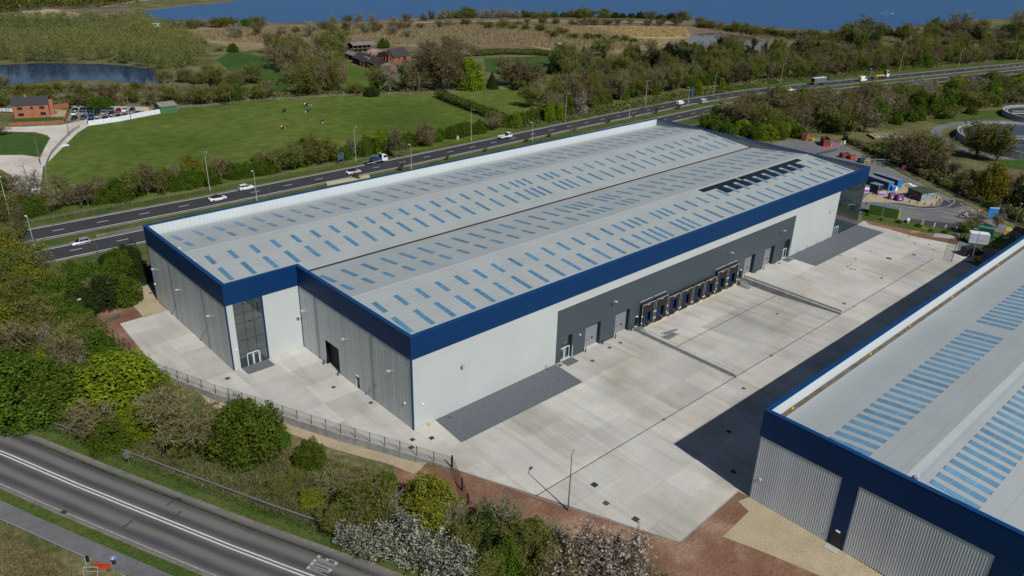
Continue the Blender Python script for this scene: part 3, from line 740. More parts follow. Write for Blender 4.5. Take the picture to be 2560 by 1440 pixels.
# blue band and coping
def band_seg(a, b, nrm):  # segment in plan, outward normal
    (ax, ay), (bx, by) = a, b; t = .12
    x0, x1 = sorted((ax, bx)); y0, y1 = sorted((ay, by))
    if nrm[1]: yy0 = ay + nrm[1] * t; o = MB().box(x0, x1, min(ay, yy0), max(ay, yy0), BZ, BH)
    else: xx0 = ax + nrm[0] * t; o = MB().box(min(ax, xx0), max(ax, xx0), y0, y1, BZ, BH)
    o.build('fascia_band', m_band, wh)
band_seg((-.12, 0), (BL + .12, 0), (0, -1)); band_seg((0, 0), (0, BW1 - .12), (-1, 0)); band_seg((-BS - .12, BW1), (-.12, BW1), (0, -1))
band_seg((-BS, BW1), (-BS, BW2), (-1, 0)); band_seg((-BS - .12, BW2), (BL + .12, BW2), (0, 1)); band_seg((BL, 0), (BL, BW2), (1, 0))
cp = MB(); ct = .62
cp.box(-.16, BL + .16, -.16, ct, BH, BH + .1)
cp.box(-.16, ct, ct, BW1 - .16, BH, BH + .1); cp.box(-BS - .16, ct, BW1 - .16, BW1 + ct - .16, BH, BH + .1)
cp.box(-BS - .16, -BS + ct, BW1 + ct - .16, BW2 - ct, BH, BH + .1); cp.box(-BS - .16, BL + .16, BW2 - ct, BW2 + .16, BH, BH + .1)
cp.box(BL - ct, BL + .16, ct, BW2 - ct, BH, BH + .1)
cp.build('coping', m_cap, wh)
# parapet lining
box_obj('parapet_lining', m_lining, wh, -BS + .4, BL - .4, BW2 - .45, BW2 - .35, EAVE - .3, BH)
box_obj('parapet_lining', m_lining, wh, .4, BL - .4, .3, .4, EAVE - .3, BH)
box_obj('parapet_lining', m_lining, wh, -BS + .4, .4, BW1 + .3, BW1 + .4, EAVE - .3, BH)
box_obj('parapet_lining', m_lining_shaded, wh, BL - .5, BL - .4, .4, BW2 - .45, EAVE - .3, BH)
box_obj('parapet_lining', m_lining_shaded, wh, .35, .45, .4, BW1 + .3, EAVE - .3, BH)
box_obj('parapet_lining', m_lining_shaded, wh, -BS + .35, -BS + .45, BW1 + .4, BW2 - .45, EAVE - .3, BH)
# roof slopes
YR = [.9, QW, 2 * QW - .35, 2 * QW + .35, 3 * QW, BW2 - .95]
def zr(y):
    if y < 2 * QW: return EAVE + RISE * (1 - abs(y - QW) / QW)
    return EAVE + RISE * (1 - abs(y - 3 * QW) / QW)
def slope(y0, y1, x0, x1):
    MB().add([(x0, y0, zr(y0)), (x1, y0, zr(y0)), (x1, y1, zr(y1)), (x0, y1, zr(y1))], [(0, 1, 2, 3)]).build('roof_slope', m_roof, wh)
slope(.9, QW, .45, BL - .5); slope(QW, 2 * QW - .4, .45, BL - .5); slope(2 * QW + .4, 3 * QW, -BS + .45, BL - .5); slope(3 * QW, BW2 - 1.0, -BS + .45, BL - .5)
for y, x0 in ((QW, .5), (3 * QW, -BS + .5)):
    MB().add([(x0, y - .45, zr(y) + .0), (x0, y, zr(y) + .07), (x0, y + .45, zr(y) + .0), (BL - .55, y - .45, zr(y)), (BL - .55, y, zr(y) + .07), (BL - .55, y + .45, zr(y))],
             [(0, 3, 4, 1), (1, 4, 5, 2)]).build('ridge_cap', m_ridge, wh)
for y0, y1, x0 in ((2 * QW - .42, 2 * QW + .42, .45), (BW2 - 1.05, BW2 - .45, -BS + .45), (.4, .95, .45)):
    box_obj('gutter', m_gutter, wh, x0, BL - .5, y0, y1, EAVE - .45, EAVE - .1)
# sheet lap lines
lp = MB()
for y in (7.3, 14.1): 
    for q in (y, 2 * QW - y, 2 * QW + y, BW2 - y):
        x0 = .5 if q < 2 * QW else -BS + .5
        sg = 1 if (q % (2 * QW)) < QW else -1
        lp.add([(x0, q - .035, zr(q - .035) + .012), (BL - .6, q - .035, zr(q - .035) + .012), (BL - .6, q + .035, zr(q + .035) + .012), (x0, q + .035, zr(q + .035) + .012)], [(0, 1, 2, 3)])
lp.build('lap_joint', mat('lap_line', (.22, .23, .23), .7), wh)
# rooflights
RLX = [3.35 + 4.67 * k for k in range(14)] + [68.1] + [71.4, 73.8, 76.2, 81.7, 84.3, 86.7] + [91.3 + 4.69 * k for k in range(16)]
def rl_mesh(ln, m):
    b = MB(); wd = .5; th = RISE / QW
    b.add([(-wd, 0, .03), (wd, 0, .03), (wd, ln, .03), (-wd, ln, .03)], [(0, 1, 2, 3)])
    b.slot(1)
    for y in ((0, .07), (ln - .07, ln)): b.add([(-wd, y[0], .04), (wd, y[0], .04), (wd, y[1], .04), (-wd, y[1], .04)], [(0, 1, 2, 3)])
    b.slot(2)
    for y in ((ln * .5 - .04, ln * .5 + .04),) + (((ln * .24, ln * .24 + .05), (ln * .74, ln * .74 + .05)) if ln > 5 else ()):
        b.add([(-wd, y[0], .045), (wd, y[0], .045), (wd, y[1], .045), (-wd, y[1], .045)], [(0, 1, 2, 3)])
    return b.mesh('rooflight', [m, m_skyframe, mat('rooflight_bar', (.2, .36, .5), .4)])
RLM = {4.0: rl_mesh(4.0, m_sky), 5.6: rl_mesh(5.6, m_sky)}
for y0, ln, back in ((4.45, 5.6, 0), (12.1, 4.0, 0), (23.1, 4.0, 1), (29.15, 5.6, 1), (43.65, 5.6, 0), (51.3, 4.0, 0), (62.3, 4.0, 1), (68.35, 5.6, 1)):
    xs = RLX if y0 < 2 * QW else [-10.75, -6.05, -1.35] + RLX
    for x in xs:
        o = link('rooflight', RLM[ln], wh, (x, y0, zr(y0) + .002)); o.rotation_euler = (math.atan2(RISE, QW) * (-1 if back else 1), 0, 0)
# solar panels
sp = MB(); sp.box(-.49, .49, -.86, .86, .06, .1).slot(1)
sp.add([(-.5, -.88, .05), (.5, -.88, .05), (.5, .88, .05), (-.5, .88, .05)], [(0, 1, 2, 3)])
spm = sp.mesh('solar_panel', [m_solar, m_black])
def solar(x, y):
    o = link('solar_panel', spm, wh, (x, y, zr(y) + .01)); o.rotation_euler = (math.atan2(RISE, QW), 0, 0)
x = 105.9
while x < 155.4:
    if not (122.2 < x < 123.2 or 138.2 < x < 139.2): solar(x, 17.95)
    x += 1.01
for k in range(9):
    for i in range(3):
        for y in (16.17, 14.4): solar(111.55 + 4.69 * k + i * .98, y)
# small roof fixtures
for x, y in ((1.3, 13.6), (1.2, 24.2), (-13.6, 54.5), (-13.4, 62.5)):
    MB().box(-.22, .22, -.18, .18, 0, .25).box(-.08, .08, -.08, .08, .25, .4).build('roof_anchor', m_steel_lt, wh, (x, y, zr(y)))
# gable cladding panels: every vertical panel its own piece
GH = BZ
def panel_mesh(wd):
    b = MB(); b.box(-.03, .22, 0, wd - .13, 0, GH); b.box(.09, .22, wd - .13, wd, 0, GH); return b.mesh('cladding_panel', m_silver)
def panels(x, y0, y1, skips=()):
    n = round((y1 - y0) / 1.0); wd = (y1 - y0) / n; me = panel_mesh(wd)
    for k in range(n):
        a, b = y0 + k * wd, y0 + (k + 1) * wd
        h = next((hh for (s0, s1, hh) in skips if a > s0 - .3 and b < s1 + .3), None)
        o = link('cladding_panel', me, wh, (x, a, 0))
        if h: o.location.z = h; o.scale.z = (GH - h) / GH
panels(0, .12, BW1 - .15, [(24.0, 28.95, 5.5), (16.9, 18.3, 2.35)])
panels(-BS, BW1 + .15, BW2 - .1)
box_obj('corner_trim', m_blue, wh, -.1, .1, BW1 - .16, BW1 + .05, 0, BZ); box_obj('corner_trim', m_blue, wh, -BS - .08, -BS + .16, BW1 - .06, BW1 + .14, 0, BZ)
box_obj('corner_trim', m_blue, wh, -BS - .08, -BS + .12, BW2 - .1, BW2 + .1, 0, BZ)
# doors in the gable
gd = box_obj('sectional_door', m_shelter, wh, .8, .9, 24.1, 28.95, 0, 5.5)
MB().box(.01, .8, 24.05, 24.11, 0, 5.5).box(.01, .8, 28.94, 29.0, 0, 5.5).box(.01, .8, 24.11, 28.94, 5.46, 5.5).build('door_reveal', m_black, gd)
MB().box(-.02, .9, 24.11, 28.94, -.06, .008).build('threshold', m_yard, gd)
MB().box(.76, .8, 26.6, 27.0, 1.6, 2.0).build('vision_panel', m_black, gd)
pdr = box_obj('personnel_door', m_black, wh, .25, .3, 17.0, 18.2, 0, 2.35)
MB().box(-.16, 0, 17.3, 17.9, 2.55, 2.7).build('door_light', m_sign_white, pdr)
# entrance tower facing the front
ey = BW1
box_obj('cladding', m_white, wh, -BS + .16, -13.45, ey - .02, ey + .3, 0, BZ); box_obj('cladding', m_white, wh, -7.6, -.1, ey - .02, ey + .3, 0, BZ)
box_obj('corner_trim', m_blue, wh, -7.85, -7.6, ey - .1, ey + .2, 0, BZ)
def curtain(x0, x1, y, nx_, zs, parent, name='curtain_wall'):
    cw = link(name, None, parent)
    xs = [x0 + (x1 - x0) * k / nx_ for k in range(nx_ + 1)]
    for i in range(nx_):
        for j in range(len(zs) - 1):
            MB().box(xs[i] + .03, xs[i + 1] - .03, y, y + .05, zs[j] + .03, zs[j + 1] - .03).build('pane', m_glz, cw)
    for q in xs: MB().box(q - .035, q + .035, y - .04, y + .08, 0, zs[-1]).build('mullion', m_black, cw)
    for z in zs: MB().box(x0, x1, y - .03, y + .08, z - .03, z + .03).build('transom', m_black, cw)
    return cw
cw = curtain(-13.45, -7.85, ey + .02, 3, [0.02, 2.8, 5.7, 9.4, 11.4, 13.76], wh)
ef = MB()
for q in (-12.05, -10.95, -10.75, -9.7): ef.box(q, q + .12, ey - .12, ey - .03, 0, 2.65)
ef.box(-12.05, -9.58, ey - .12, ey - .03, 2.55, 2.68); ef.box(-9.5, -9.42, ey - .2, ey - .12, 0, 2.5); ef.build('door_frame', m_frame, cw)
cw2 = curtain(147.95, BL - .03, .1, 12, [0.02, 3.2, 6.4, 9.6, 13.76], wh)
ef = MB()
for q in (148.6, 149.8, 151.0): ef.box(q, q + .12, -.06, .055, 0, 2.6)
ef.box(148.6, 151.12, -.06, .055, 2.5, 2.64); ef.build('door_frame', m_frame, cw2)
box_obj('cladding', m_silver, wh, BL - .06, BL, .2, BW2, 0, BZ); box_obj('cladding', m_white, wh, -BS, BL, BW2 - .2, BW2, 0, BZ)
# wall lights (arm and flood head)
def wall_light(x, y, z, nrm):
    b = MB(); e = (x + nrm[0] * 1.15, y + nrm[1] * 1.15, z + .1)
    b.tube([(x, y, z - .35), (x + nrm[0] * .5, y + nrm[1] * .5, z + .05), e], .045, 5)
    h = .28; b.box(e[0] - (.3 if nrm[0] else h), e[0] + (.3 if nrm[0] else h), e[1] - (h if nrm[0] else .3), e[1] + (h if nrm[0] else .3), e[2] - .04, e[2] + .1)
    b.build('wall_light', m_steel_lt, wh)
for y in (35.0, 20.0, 5.3): wall_light(-.03, y, 9.6, (-1, 0))
for y in (44.6, 60.0, 73.6): wall_light(-BS - .03, y, 9.5, (-1, 0))
for x in (10.5, 50.5, 93.0, 117.0, 143.5): wall_light(x, -.01, 9.3, (0, -1))
for p_ in ((-BS + .9, ey - .1, 4.3), (41.3, -.08, 4.4), (131, -.08, 5.5), (136, -.08, 4.2), (2.0, -.1, 4.4), (-.1, 2.2, 4.4), (-BS - .1, 77.7, 4.3)):
    MB().box(-.16, .16, -.12, .08, -.14, .14).box(-.1, .1, -.17, -.12, -.09, .09).build('bulkhead_lamp', m_sign_white, wh, p_)
# downpipes
for y in (12.0, 31.5): MB().tube([(-.09, y, .05), (-.09, y, BZ)], .055, 6).build('downpipe', m_signback, wh)
for y in (49.0, 66.0): MB().tube([(-BS - .09, y, .05), (-BS - .09, y, BZ)], .055, 6).build('downpipe', m_signback, wh)

# ================================================================== SECOND WAREHOUSE
H2, B2Z, E2 = 15.9, 11.45, 13.55
X2, Y2, X2E, Y2E = 29.1, -47.65, 200.0, -150.0
w2 = thing('warehouse', (0, 0, 0), 'neighbouring warehouse with silver gable and dark blue band, cut off by the frame', 'warehouse')
HS2 = 19.05; TH2 = 1.95 / HS2
def zr2(y):
    q = (-(y - (Y2 - .9))) % (2 * HS2); return E2 + TH2 * (q if q < HS2 else 2 * HS2 - q)
ga = MB(); rb = .34
def corr(y0, y1):
    b = MB(); n = int((y0 - y1) / rb); vs = []; fs = []
    for k in range(n):
        a = y0 - k * rb
        for dy, dx in ((0, 0), (.2, 0), (.225, .032), (.315, .032)): vs.append((X2 - dx - .02, a - dy, .0)); vs.append((X2 - dx - .02, a - dy, B2Z))
    vs += [(X2 - .02, y1, 0), (X2 - .02, y1, B2Z)]
    for k in range(len(vs) // 2 - 1): fs.append((2 * k, 2 * k + 1, 2 * k + 3, 2 * k + 2))
    b.add(vs, fs); return b.build('cladding', mat('silver_profile', (.55, .60, .65), .45, .12, .08, .4, stretch=(1, 1, .05)), w2)
corr(Y2 - .1, -60.4); corr(-62.8, -79.75); corr(-83.0, -112)
box_obj('pilaster', m_blue, w2, X2 - .1, X2 + .2, -62.8, -60.4, 0, B2Z); box_obj('pilaster', m_blue, w2, X2 - .1, X2 + .2, -83, -79.75, 0, B2Z)
box_obj('wall', m_white, w2, X2 + .25, X2E, Y2 - .3, Y2, 0, B2Z); box_obj('wall', m_silver, w2, X2 + .2, X2 + .4, Y2E, Y2 - .3, 0, B2Z)
dd = box_obj('personnel_door', m_black, w2, X2 - .16, X2 - .1, -62.3, -61.0, 0, 2.45); MB().box(X2 - .32, X2 - .1, -61.95, -61.35, 2.75, 2.9).build('door_light', m_sign_white, dd)
box_obj('door_slab', m_yard, w2, X2 - 1.3, X2 - .05, -62.4, -60.6, -.1, .06)
box_obj('fascia_band', m_band, w2, X2 - .12, X2, Y2E, Y2, B2Z, H2); box_obj('fascia_band', m_band, w2, X2 - .12, X2E, Y2, Y2 + .12, B2Z, H2)
c2 = MB(); c2.box(X2 - .16, X2 + .6, Y2E, Y2 - .6, H2, H2 + .1); c2.box(X2 - .16, X2E, Y2 - .6, Y2 + .16, H2, H2 + .1); c2.build('coping', m_cap, w2)
box_obj('parapet_lining', m_lining, w2, X2 + .4, X2E, Y2 - .45, Y2 - .35, E2 - .3, H2); box_obj('parapet_lining', m_lining_shaded, w2, X2 + .38, X2 + .45, Y2E, Y2 - .4, E2 - .3, H2)
box_obj('gutter', mat('wet_gutter', (.11, .085, .06), .7, 0, .35, .6), w2, X2 + .45, X2E, Y2 - 1.5, Y2 - .45, E2 - .4, E2 + .04)
for k in range(3):
    y0 = Y2 - .9 - k * HS2; y1 = y0 - HS2
    a, b = zr2(y0 - .001), zr2(y1 + .001)
    MB().add([(X2 + .45, y1, b), (X2E, y1, b), (X2E, y0, a), (X2 + .45, y0, a)], [(0, 1, 2, 3)]).build('roof_slope', m_roof2, w2)
yr = Y2 - .9 - HS2
MB().add([(X2 + .5, yr + 1.0, zr2(yr + 1.0) + .02), (X2E, yr + 1.0, zr2(yr + 1.0) + .02), (X2E, yr, zr2(yr) + .1), (X2 + .5, yr, zr2(yr) + .1), (X2 + .5, yr - 1.0, zr2(yr - 1.0) + .02), (X2E, yr - 1.0, zr2(yr - 1.0) + .02)],
         [(0, 3, 2, 1), (3, 4, 5, 2)]).build('ridge_cap', m_ridge, w2)
l2 = MB(); wd = .56; ln = 6.05
l2.add([(-wd, 0, .03), (wd, 0, .03), (wd, -ln, .03), (-wd, -ln, .03)], [(0, 3, 2, 1)]).slot(1)
for y in ((0, .08), (ln - .08, ln)): l2.add([(-wd, -y[0], .04), (wd, -y[0], .04), (wd, -y[1], .04), (-wd, -y[1], .04)], [(0, 3, 2, 1)])
l2.slot(2)
for y in (ln * .3, ln * .66): l2.add([(-wd, -y, .045), (wd, -y, .045), (wd, -y - .06, .045), (-wd, -y - .06, .045)], [(0, 3, 2, 1)])
l2m = l2.mesh('rooflight', [m_sky2, mat('rooflight_edge_dark', (.12, .09, .13), .6), mat('rooflight_bar_pale', (.3, .42, .5), .4)])
xs = [32.0 + 2.22 * k for k in range(24)] + [89.0 + 2.22 * k for k in range(28)]
for y0, sgn in ((-56.25, 1), (-70.1, -1), (-94.5, 1)):
    for x in xs:
        o = link('rooflight', l2m, w2, (x, y0, zr2(y0) + .004)); o.rotation_euler = (-math.atan(TH2) * sgn, 0, 0)
lp = MB()
for y in (-53.8, -59.2, -64.0, -69.0, -73.0, -78.5):
    lp.add([(X2 + .6, y - .04, zr2(y - .04) + .012), (X2E, y - .04, zr2(y - .04) + .012), (X2E, y + .04, zr2(y + .04) + .012), (X2 + .6, y + .04, zr2(y + .04) + .012)], [(0, 1, 2, 3)])
lp.build('lap_joint', mat('lap_line_faint', (.3, .32, .33), .7), w2)
for px_, z_ in (((1970, 1010), 0), ((2042, 981), 0)):
    pass
for x in (36, 62, 78, 98, 124): MB().box(-.25, .25, -.12, .12, 0, .3).box(-.1, .1, -.06, .06, .3, .4).build('gutter_outlet', m_yellow, w2, (x, Y2 - .85, E2 - .06))
MB().box(-.2, .2, -.2, .2, 0, .6).box(-.6, .6, -.05, .05, .6, .7).build('roof_anchor', m_steel_lt, w2, (30.6, yr - 1.2, zr2(yr - 1.2)))
MB().box(-.14, 0, -.14, .14, -.14, .14).box(-.2, -.14, -.08, .08, -.08, .08).build('bulkhead_lamp', m_sign_white, w2, (X2 - .08, -49.0, 4.2))

# ================================================================== YARD FURNITURE
# retaining walls of the loading pit with crash rail and handrail
def pit_wall(x, label, group, sgn):
    t = thing('retaining_wall', (x, 0, 0), label, 'retaining wall', group=group)
    MB().add([(-.2, -.6, .42), (.2, -.6, .42), (.2, PY - .4, .42), (-.2, PY - .4, .42), (-.2, -.6, -PITD - .2), (.2, -.6, -PITD - .2), (.2, PY - .4, -.1), (-.2, PY - .4, -.1)],
             [(0, 3, 2, 1), (0, 1, 5, 4), (1, 2, 6, 5), (2, 3, 7, 6), (3, 0, 4, 7)]).build('wall', m_conc, t)
    o = -sgn * .48
    MB().box(o - .05, o + .05, PY - .2, -.8, .48, .8).build('crash_rail', m_galv, t)
    ps = MB().box(-.06, .06, -.06, .06, 0, .75).mesh('post', m_galv)
    y = -1.0
    while y > PY: link('post', ps, t, (o, y, 0)); y -= 2.5
    MB().tube([(sgn * .05, -.8, 1.15), (sgn * .05, PY, 1.15)], .025, 5).build('handrail', m_galv, t)
    ps2 = MB().tube([(0, 0, .1), (0, 0, 1.15)], .025, 5).mesh('stanchion', m_galv)
    y = -.9
    while y > PY - .1: link('stanchion', ps2, t, (sgn * .05, y, 0)); y -= 3.5
pit_wall(PX1, 'concrete retaining wall with rail on the far side of the loading pit', None, -1)
pit_wall(PX0, 'concrete retaining wall with rail on the near side of the loading pit', None, 1)
def stairs(x, sgn, label):
    t = thing('metal_stairs', (x, -1.2, 0), label, 'stairs')
    tr = MB().box(-.55, .55, -.14, .14, -.02, .02).mesh('tread', m_galv)
    for k in range(6): link('tread', tr, t, (sgn * 1.2, -.6 - k * .32, -.1 - k * .19))
    MB().box(-.75, .75, -.6, .9, -.06, 0).build('landing', m_galv, t, (sgn * 1.0, .2, .03))
    for sx in (.55, 1.75):
        b = MB(); b.tube([(sgn * sx, .9, 1.1), (sgn * sx, -.4, 1.1), (sgn * sx, -2.4, -.1)], .03, 5); b.tube([(sgn * sx, -2.3, -1.2), (sgn * sx, -2.3, -.1)], .03, 5); b.tube([(sgn * sx, -.4, 0), (sgn * sx, -.4, 1.1)], .03, 5); b.tube([(sgn * sx, .9, 0), (sgn * sx, .9, 1.1)], .03, 5)
        b.tube([(sgn * sx, -.4, -.05), (sgn * sx, -2.3, -1.2)], .05, 5)
        b.build('handrail', m_galv, t)
stairs(PX1 - .3, -1, 'galvanised steps down into the pit beside the last dock'); stairs(PX0 + .3, 1, 'galvanised steps down into the pit beside the first dock')
# pile of spare crash-barrier frames
t = thing('barrier_pile', (62.2, -6.4, yard_z(62, -6.4)), 'pile of galvanised barrier frames lying on the dock apron', 'barrier parts')
for k in range(11):
    b = MB(); b.tube([(-.1, .9, .06), (0, -.6, .1), (.25, -.9, .3)], .06, 5); b.tube([(-.1, .9, .06), (-.2, .95, .4)], .05, 5)
    b.build('frame_post', m_galv, t, (k * .34, random.uniform(-.1, .1), .02), random.uniform(-.12, .12))
for k in range(3): MB().box(-1.7, 1.7, -.13, .13, 0, .14).build('rail_length', m_galv, t, (2.8 + k * .5, 1.6 - k * .35, .02 + .15 * (k % 2)), R(-12 + 6 * k))
# bollards
bp_ = MB().tube([(0, 0, 0), (0, 0, 1.0), (0, 0, 1.05)], [.11, .11, .07], 8)
bm = bp_.mesh('bollard', m_blue)
def bollard(x, y, label, z=0, me=bm, g='bollards by the loading doors'):
    tag(link('bollard', me, None, (x, y, z)), label, 'bollard', g)
for a, nm in ((OPEN[1], 'first grey roller door from the near entrance'), (OPEN[2], 'second grey roller door from the near entrance'), (OPEN[5], 'grey roller door nearest the far pit wall'), (OPEN[6], 'grey roller door nearest the far entrance')):
    for x, s in ((a[0] - .15, 'left'), (a[1] + .45, 'right')): bollard(x, -.55, f'dark blue bollard at the {s} of the {nm}')
bollard(-.6, 23.7, 'dark blue bollard at the near jamb of the dark gable door'); bollard(-.6, 29.2, 'dark blue bollard at the far jamb of the dark gable door')
gb = MB().tube([(-.35, 0, 0), (-.35, 0, 1.0), (.35, 0, 1.0), (.35, 0, 0)], .05, 6).mesh('hoop_guard', m_signback)
for x in (31.7, 128.0, 133.4, 139.0, 144.5):
    o = tag(link('hoop_guard', gb, None, (x, -.7, .01), R(90)), 'steel hoop guard standing alone on the near block paving' if x < 40 else 'steel hoop guard along the white wall of the far paving', 'guard', 'hoop guards along the wall')
o = tag(link('hoop_guard', MB().box(-.06, .06, -.06, .06, 0, 1.0).box(-.1, .1, -.02, .02, .7, .95).mesh('marker_post', m_yellow), None, (2.7, -1.0, 0)), 'thin yellow marker post near the front corner of the warehouse', 'post')
o.name = 'marker_post'
# lamp posts
def lamp_post(loc, h, aim, label, grp, m=m_galv, head=m_steel_lt, r0=.11, arm=.9):
    t = thing('lamp_post', loc, label, 'lamp post', group=grp)
    MB().tube([(0, 0, 0), (0, 0, 1.4), (0, 0, 1.45), (0, 0, h)], [r0 * 1.3, r0 * 1.3, r0, r0 * .55], 7).build('column', m, t)
    dx, dy = math.cos(aim), math.sin(aim)
    MB().tube([(0, 0, h - .05), (dx * arm * .5, dy * arm * .5, h + .12), (dx * arm, dy * arm, h + .15)], .05, 5).build('arm', m, t)
    o = MB().box(-.4, .4, -.17, .17, -.05, .09).build('lantern', head, t, (dx * (arm + .3), dy * (arm + .3), h + .15), aim); return t
lamp_post((5.6, -31.55, 0), 10.4, R(20), 'tall grey lamp post at the soil edge of the concrete yard', None, m_signback, m_steel_lt)
# perimeter fence on the retaining wall
FN = [(-29.2, 78), (-28.2, 66.0), (-27.6, 58.0), (-26.3, 46.9), (-23.5, 39.0), (-21.1, 32.3), (-17.3, 24.0), (-13.8, 15.4), (-10.2, 6.9), (-5.3, -3.5), (-1.5, -12.3)]
t = thing('retaining_wall', (-17, 24, 0), 'long pale concrete retaining wall under the mesh fence, facing the road', 'retaining wall')
b = MB()
for i in range(3, len(FN) - 1):
    a, c = Vector(FN[i]), Vector(FN[i + 1]); n = max(2, int((c - a).length / 2.5))
    for k in range(n):
        p0, p1 = a.lerp(c, k / n), a.lerp(c, (k + 1) / n - .012); d = (p1 - p0).normalized(); nn = Vector((d.y, -d.x)) * .22
        zb0, zb1 = terrain(*(p0 + nn * 3.2)) - .3, terrain(*(p1 + nn * 3.2)) - .3
        q = [p0 - nn * .2, p1 - nn * .2, p1 + nn, p0 + nn]
        vs = [(k_.x, k_.y, .16) for k_ in q] + [(q[0].x, q[0].y, zb0), (q[1].x, q[1].y, zb1), (q[2].x, q[2].y, zb1), (q[3].x, q[3].y, zb0)]
        MB().add([(v[0] + 17, v[1] - 24, v[2]) for v in vs], [(0, 1, 2, 3), (0, 4, 5, 1), (1, 5, 6, 2), (2, 6, 7, 3), (3, 7, 4, 0)]).build('panel', m_conc, t)
def mesh_mat(name, c, alpha):
    m = bpy.data.materials.new(name); m.use_nodes = True; N = m.node_tree.nodes; L = m.node_tree.links
    N['Principled BSDF'].inputs['Base Color'].default_value = (*c, 1); N['Principled BSDF'].inputs['Roughness'].default_value = .6
    tr = N.new('ShaderNodeBsdfTransparent'); mx = N.new('ShaderNodeMixShader'); mx.inputs[0].default_value = alpha
    L.new(tr.outputs[0], mx.inputs[1]); L.new(N['Principled BSDF'].outputs[0], mx.inputs[2]); L.new(mx.outputs[0], N['Material Output'].inputs[0]); return m
m_wire = mesh_mat('wire_mesh', (.02, .03, .028), .22)
m_wireg = mesh_mat('green_wire_mesh', (.01, .035, .02), .4)
def fence(line, h, sp, label, mw, mp_, base=lambda x, y: .16, pr=.045, name='mesh_fence', rails=None):
    o0 = Vector((*line[0], 0)); t = thing(name, (o0.x, o0.y, base(o0.x, o0.y)), label, 'fence')
    pm = MB().box(-pr, pr, -pr, pr, 0, h + .06).mesh('post', mp_); zb = base(o0.x, o0.y)
    for i in range(len(line) - 1):
        a, c = Vector(line[i]), Vector(line[i + 1]); n = max(1, round((c - a).length / sp))
        for k in range(n):
            p0, p1 = a.lerp(c, k / n), a.lerp(c, (k + 1) / n); z0, z1 = base(*p0) - zb, base(*p1) - zb
            link('post', pm, t, (p0.x - o0.x, p0.y - o0.y, z0))
            q0, q1 = p0 - o0.to_2d(), p1 - o0.to_2d()
            if rails:
                r_ = MB()
                for zz in rails: r_.tube([(q0.x, q0.y, z0 + zz), (q1.x, q1.y, z1 + zz)], .05, 4)
                r_.build('rail', mp_, t)
            else:
                MB().add([(q0.x, q0.y, z0 + .03), (q1.x, q1.y, z1 + .03), (q1.x, q1.y, z1 + h), (q0.x, q0.y, z0 + h)], [(0, 1, 2, 3)]).build('mesh_panel', mw, t)
                MB().tube([(q0.x, q0.y, z0 + h), (q1.x, q1.y, z1 + h)], .018, 4).build('top_wire', mp_, t)
    link('post', pm, t, (line[-1][0] - o0.x, line[-1][1] - o0.y, base(*line[-1]) - zb))
    return t
fence([(q[0] + .12, q[1] + .05) for q in FN], 1.8, 3.0, 'dark mesh fence along the top of the concrete retaining wall', m_wire, m_black)
fence([(-1.3, -12.4), (-3.0, -17.0), (-6.0, -23.5), (-9, -29)], 2.4, 4.5, 'tall dark mesh fence running down the red soil bank', mesh_mat('dense_wire_mesh', (.02, .03, .028), .38), m_black, base=terrain, pr=.09)
fence([(-30.5, 79), (-28.5, 84), (-20, 86.5), (-14, 88)], 2.2, 2.8, 'green mesh fence behind the soil at the rear corner of the warehouse', m_wireg, mat('green_post', (.01, .05, .02), .5), base=terrain)
# stack of fence panels on the soil
t = thing('panel_stack', (-22.6, 66.5, .02), 'stack of grey fence panels lying on the soil beside the slab', 'fence panels')
t.location = (*pts([(283, 800)])[0], .02)
for k in range(4): MB().box(-1.9, 1.9, -.04, .04, .1 * k, .1 * k + .05).box(-1.9, 1.9, .5, .56, .1 * k, .1 * k + .05).box(-1.9, -1.84, -.04, .56, .1 * k, .1 * k + .05).box(1.84, 1.9, -.04, .56, .1 * k, .1 * k + .05).build('panel_frame', m_signback, t, (0, k * .12, 0), R(20 + k))
t = lamp_post(tuple(at(214, 795)), 4.5, R(200), 'short dark lamp post with a pale lantern beside the rear soil patch', None, m_black, m_sign_white, .07, .2)
# excavator-free kerb line: low kerb of the yard along the soil
strip('kerb', [(12.9, -46.7), (5.5, -30.2), (-1.2, -13.2)], -.12, .05, m_conc, .03, zf=lambda x, y: .0)
strip('kerb', [(28.9, -45.95), (12.9, -46.75)], -.12, .06, m_conc, .03, zf=lambda x, y: .0)

# ================================================================== ROADSIDE
def guard_rail(s0, s1, off, label, face=1, m=m_galv):
    a = rd(s0, off); t = thing('guard_rail', (a[0], a[1], terrain(*a)), label, 'guard rail', rz=math.atan2(AX.y, AX.x))
    L_ = s1 - s0; zz = lambda s: terrain(*rd(s0 + s, off)) - terrain(*a)
    secs = []
    n = int(L_ / 3.2)
    for k in range(n):
        p0, p1 = k * L_ / n, (k + 1) * L_ / n - .03
        MB().loft([[(p_, .0, zz(p_) + .48), (p_, face * .06, zz(p_) + .52), (p_, face * .06, zz(p_) + .6), (p_, face * .02, zz(p_) + .64), (p_, face * .06, zz(p_) + .68), (p_, face * .06, zz(p_) + .76), (p_, 0, zz(p_) + .8), (p_, -.03, zz(p_) + .64)] for p_ in (p0, p1)]).build('rail', m, t)
    pm = MB().box(-.06, .06, -.05, .05, -.1, .75).mesh('post', m_ply if face > 0 else m_galv)
    for k in range(n + 1): link('post', pm, t, (k * L_ / n, -face * .1, zz(k * L_ / n)))
    return t
def along(px, py): q = at(px, py); return q.x * AX.x + q.y * AX.y
guard_rail(along(126, 1064), along(820, 1321), -25.0, 'long weathered crash barrier between the grass verge and the scrub', -1, m_galv)
guard_rail(along(0, 1294) - 30, along(218, 1412), -44.4, 'pale galvanised guard rail beside the footpath, lower left corner', 1, mat('pale_galvanised', (.36, .42, .46), .45, .3, .1, 2))
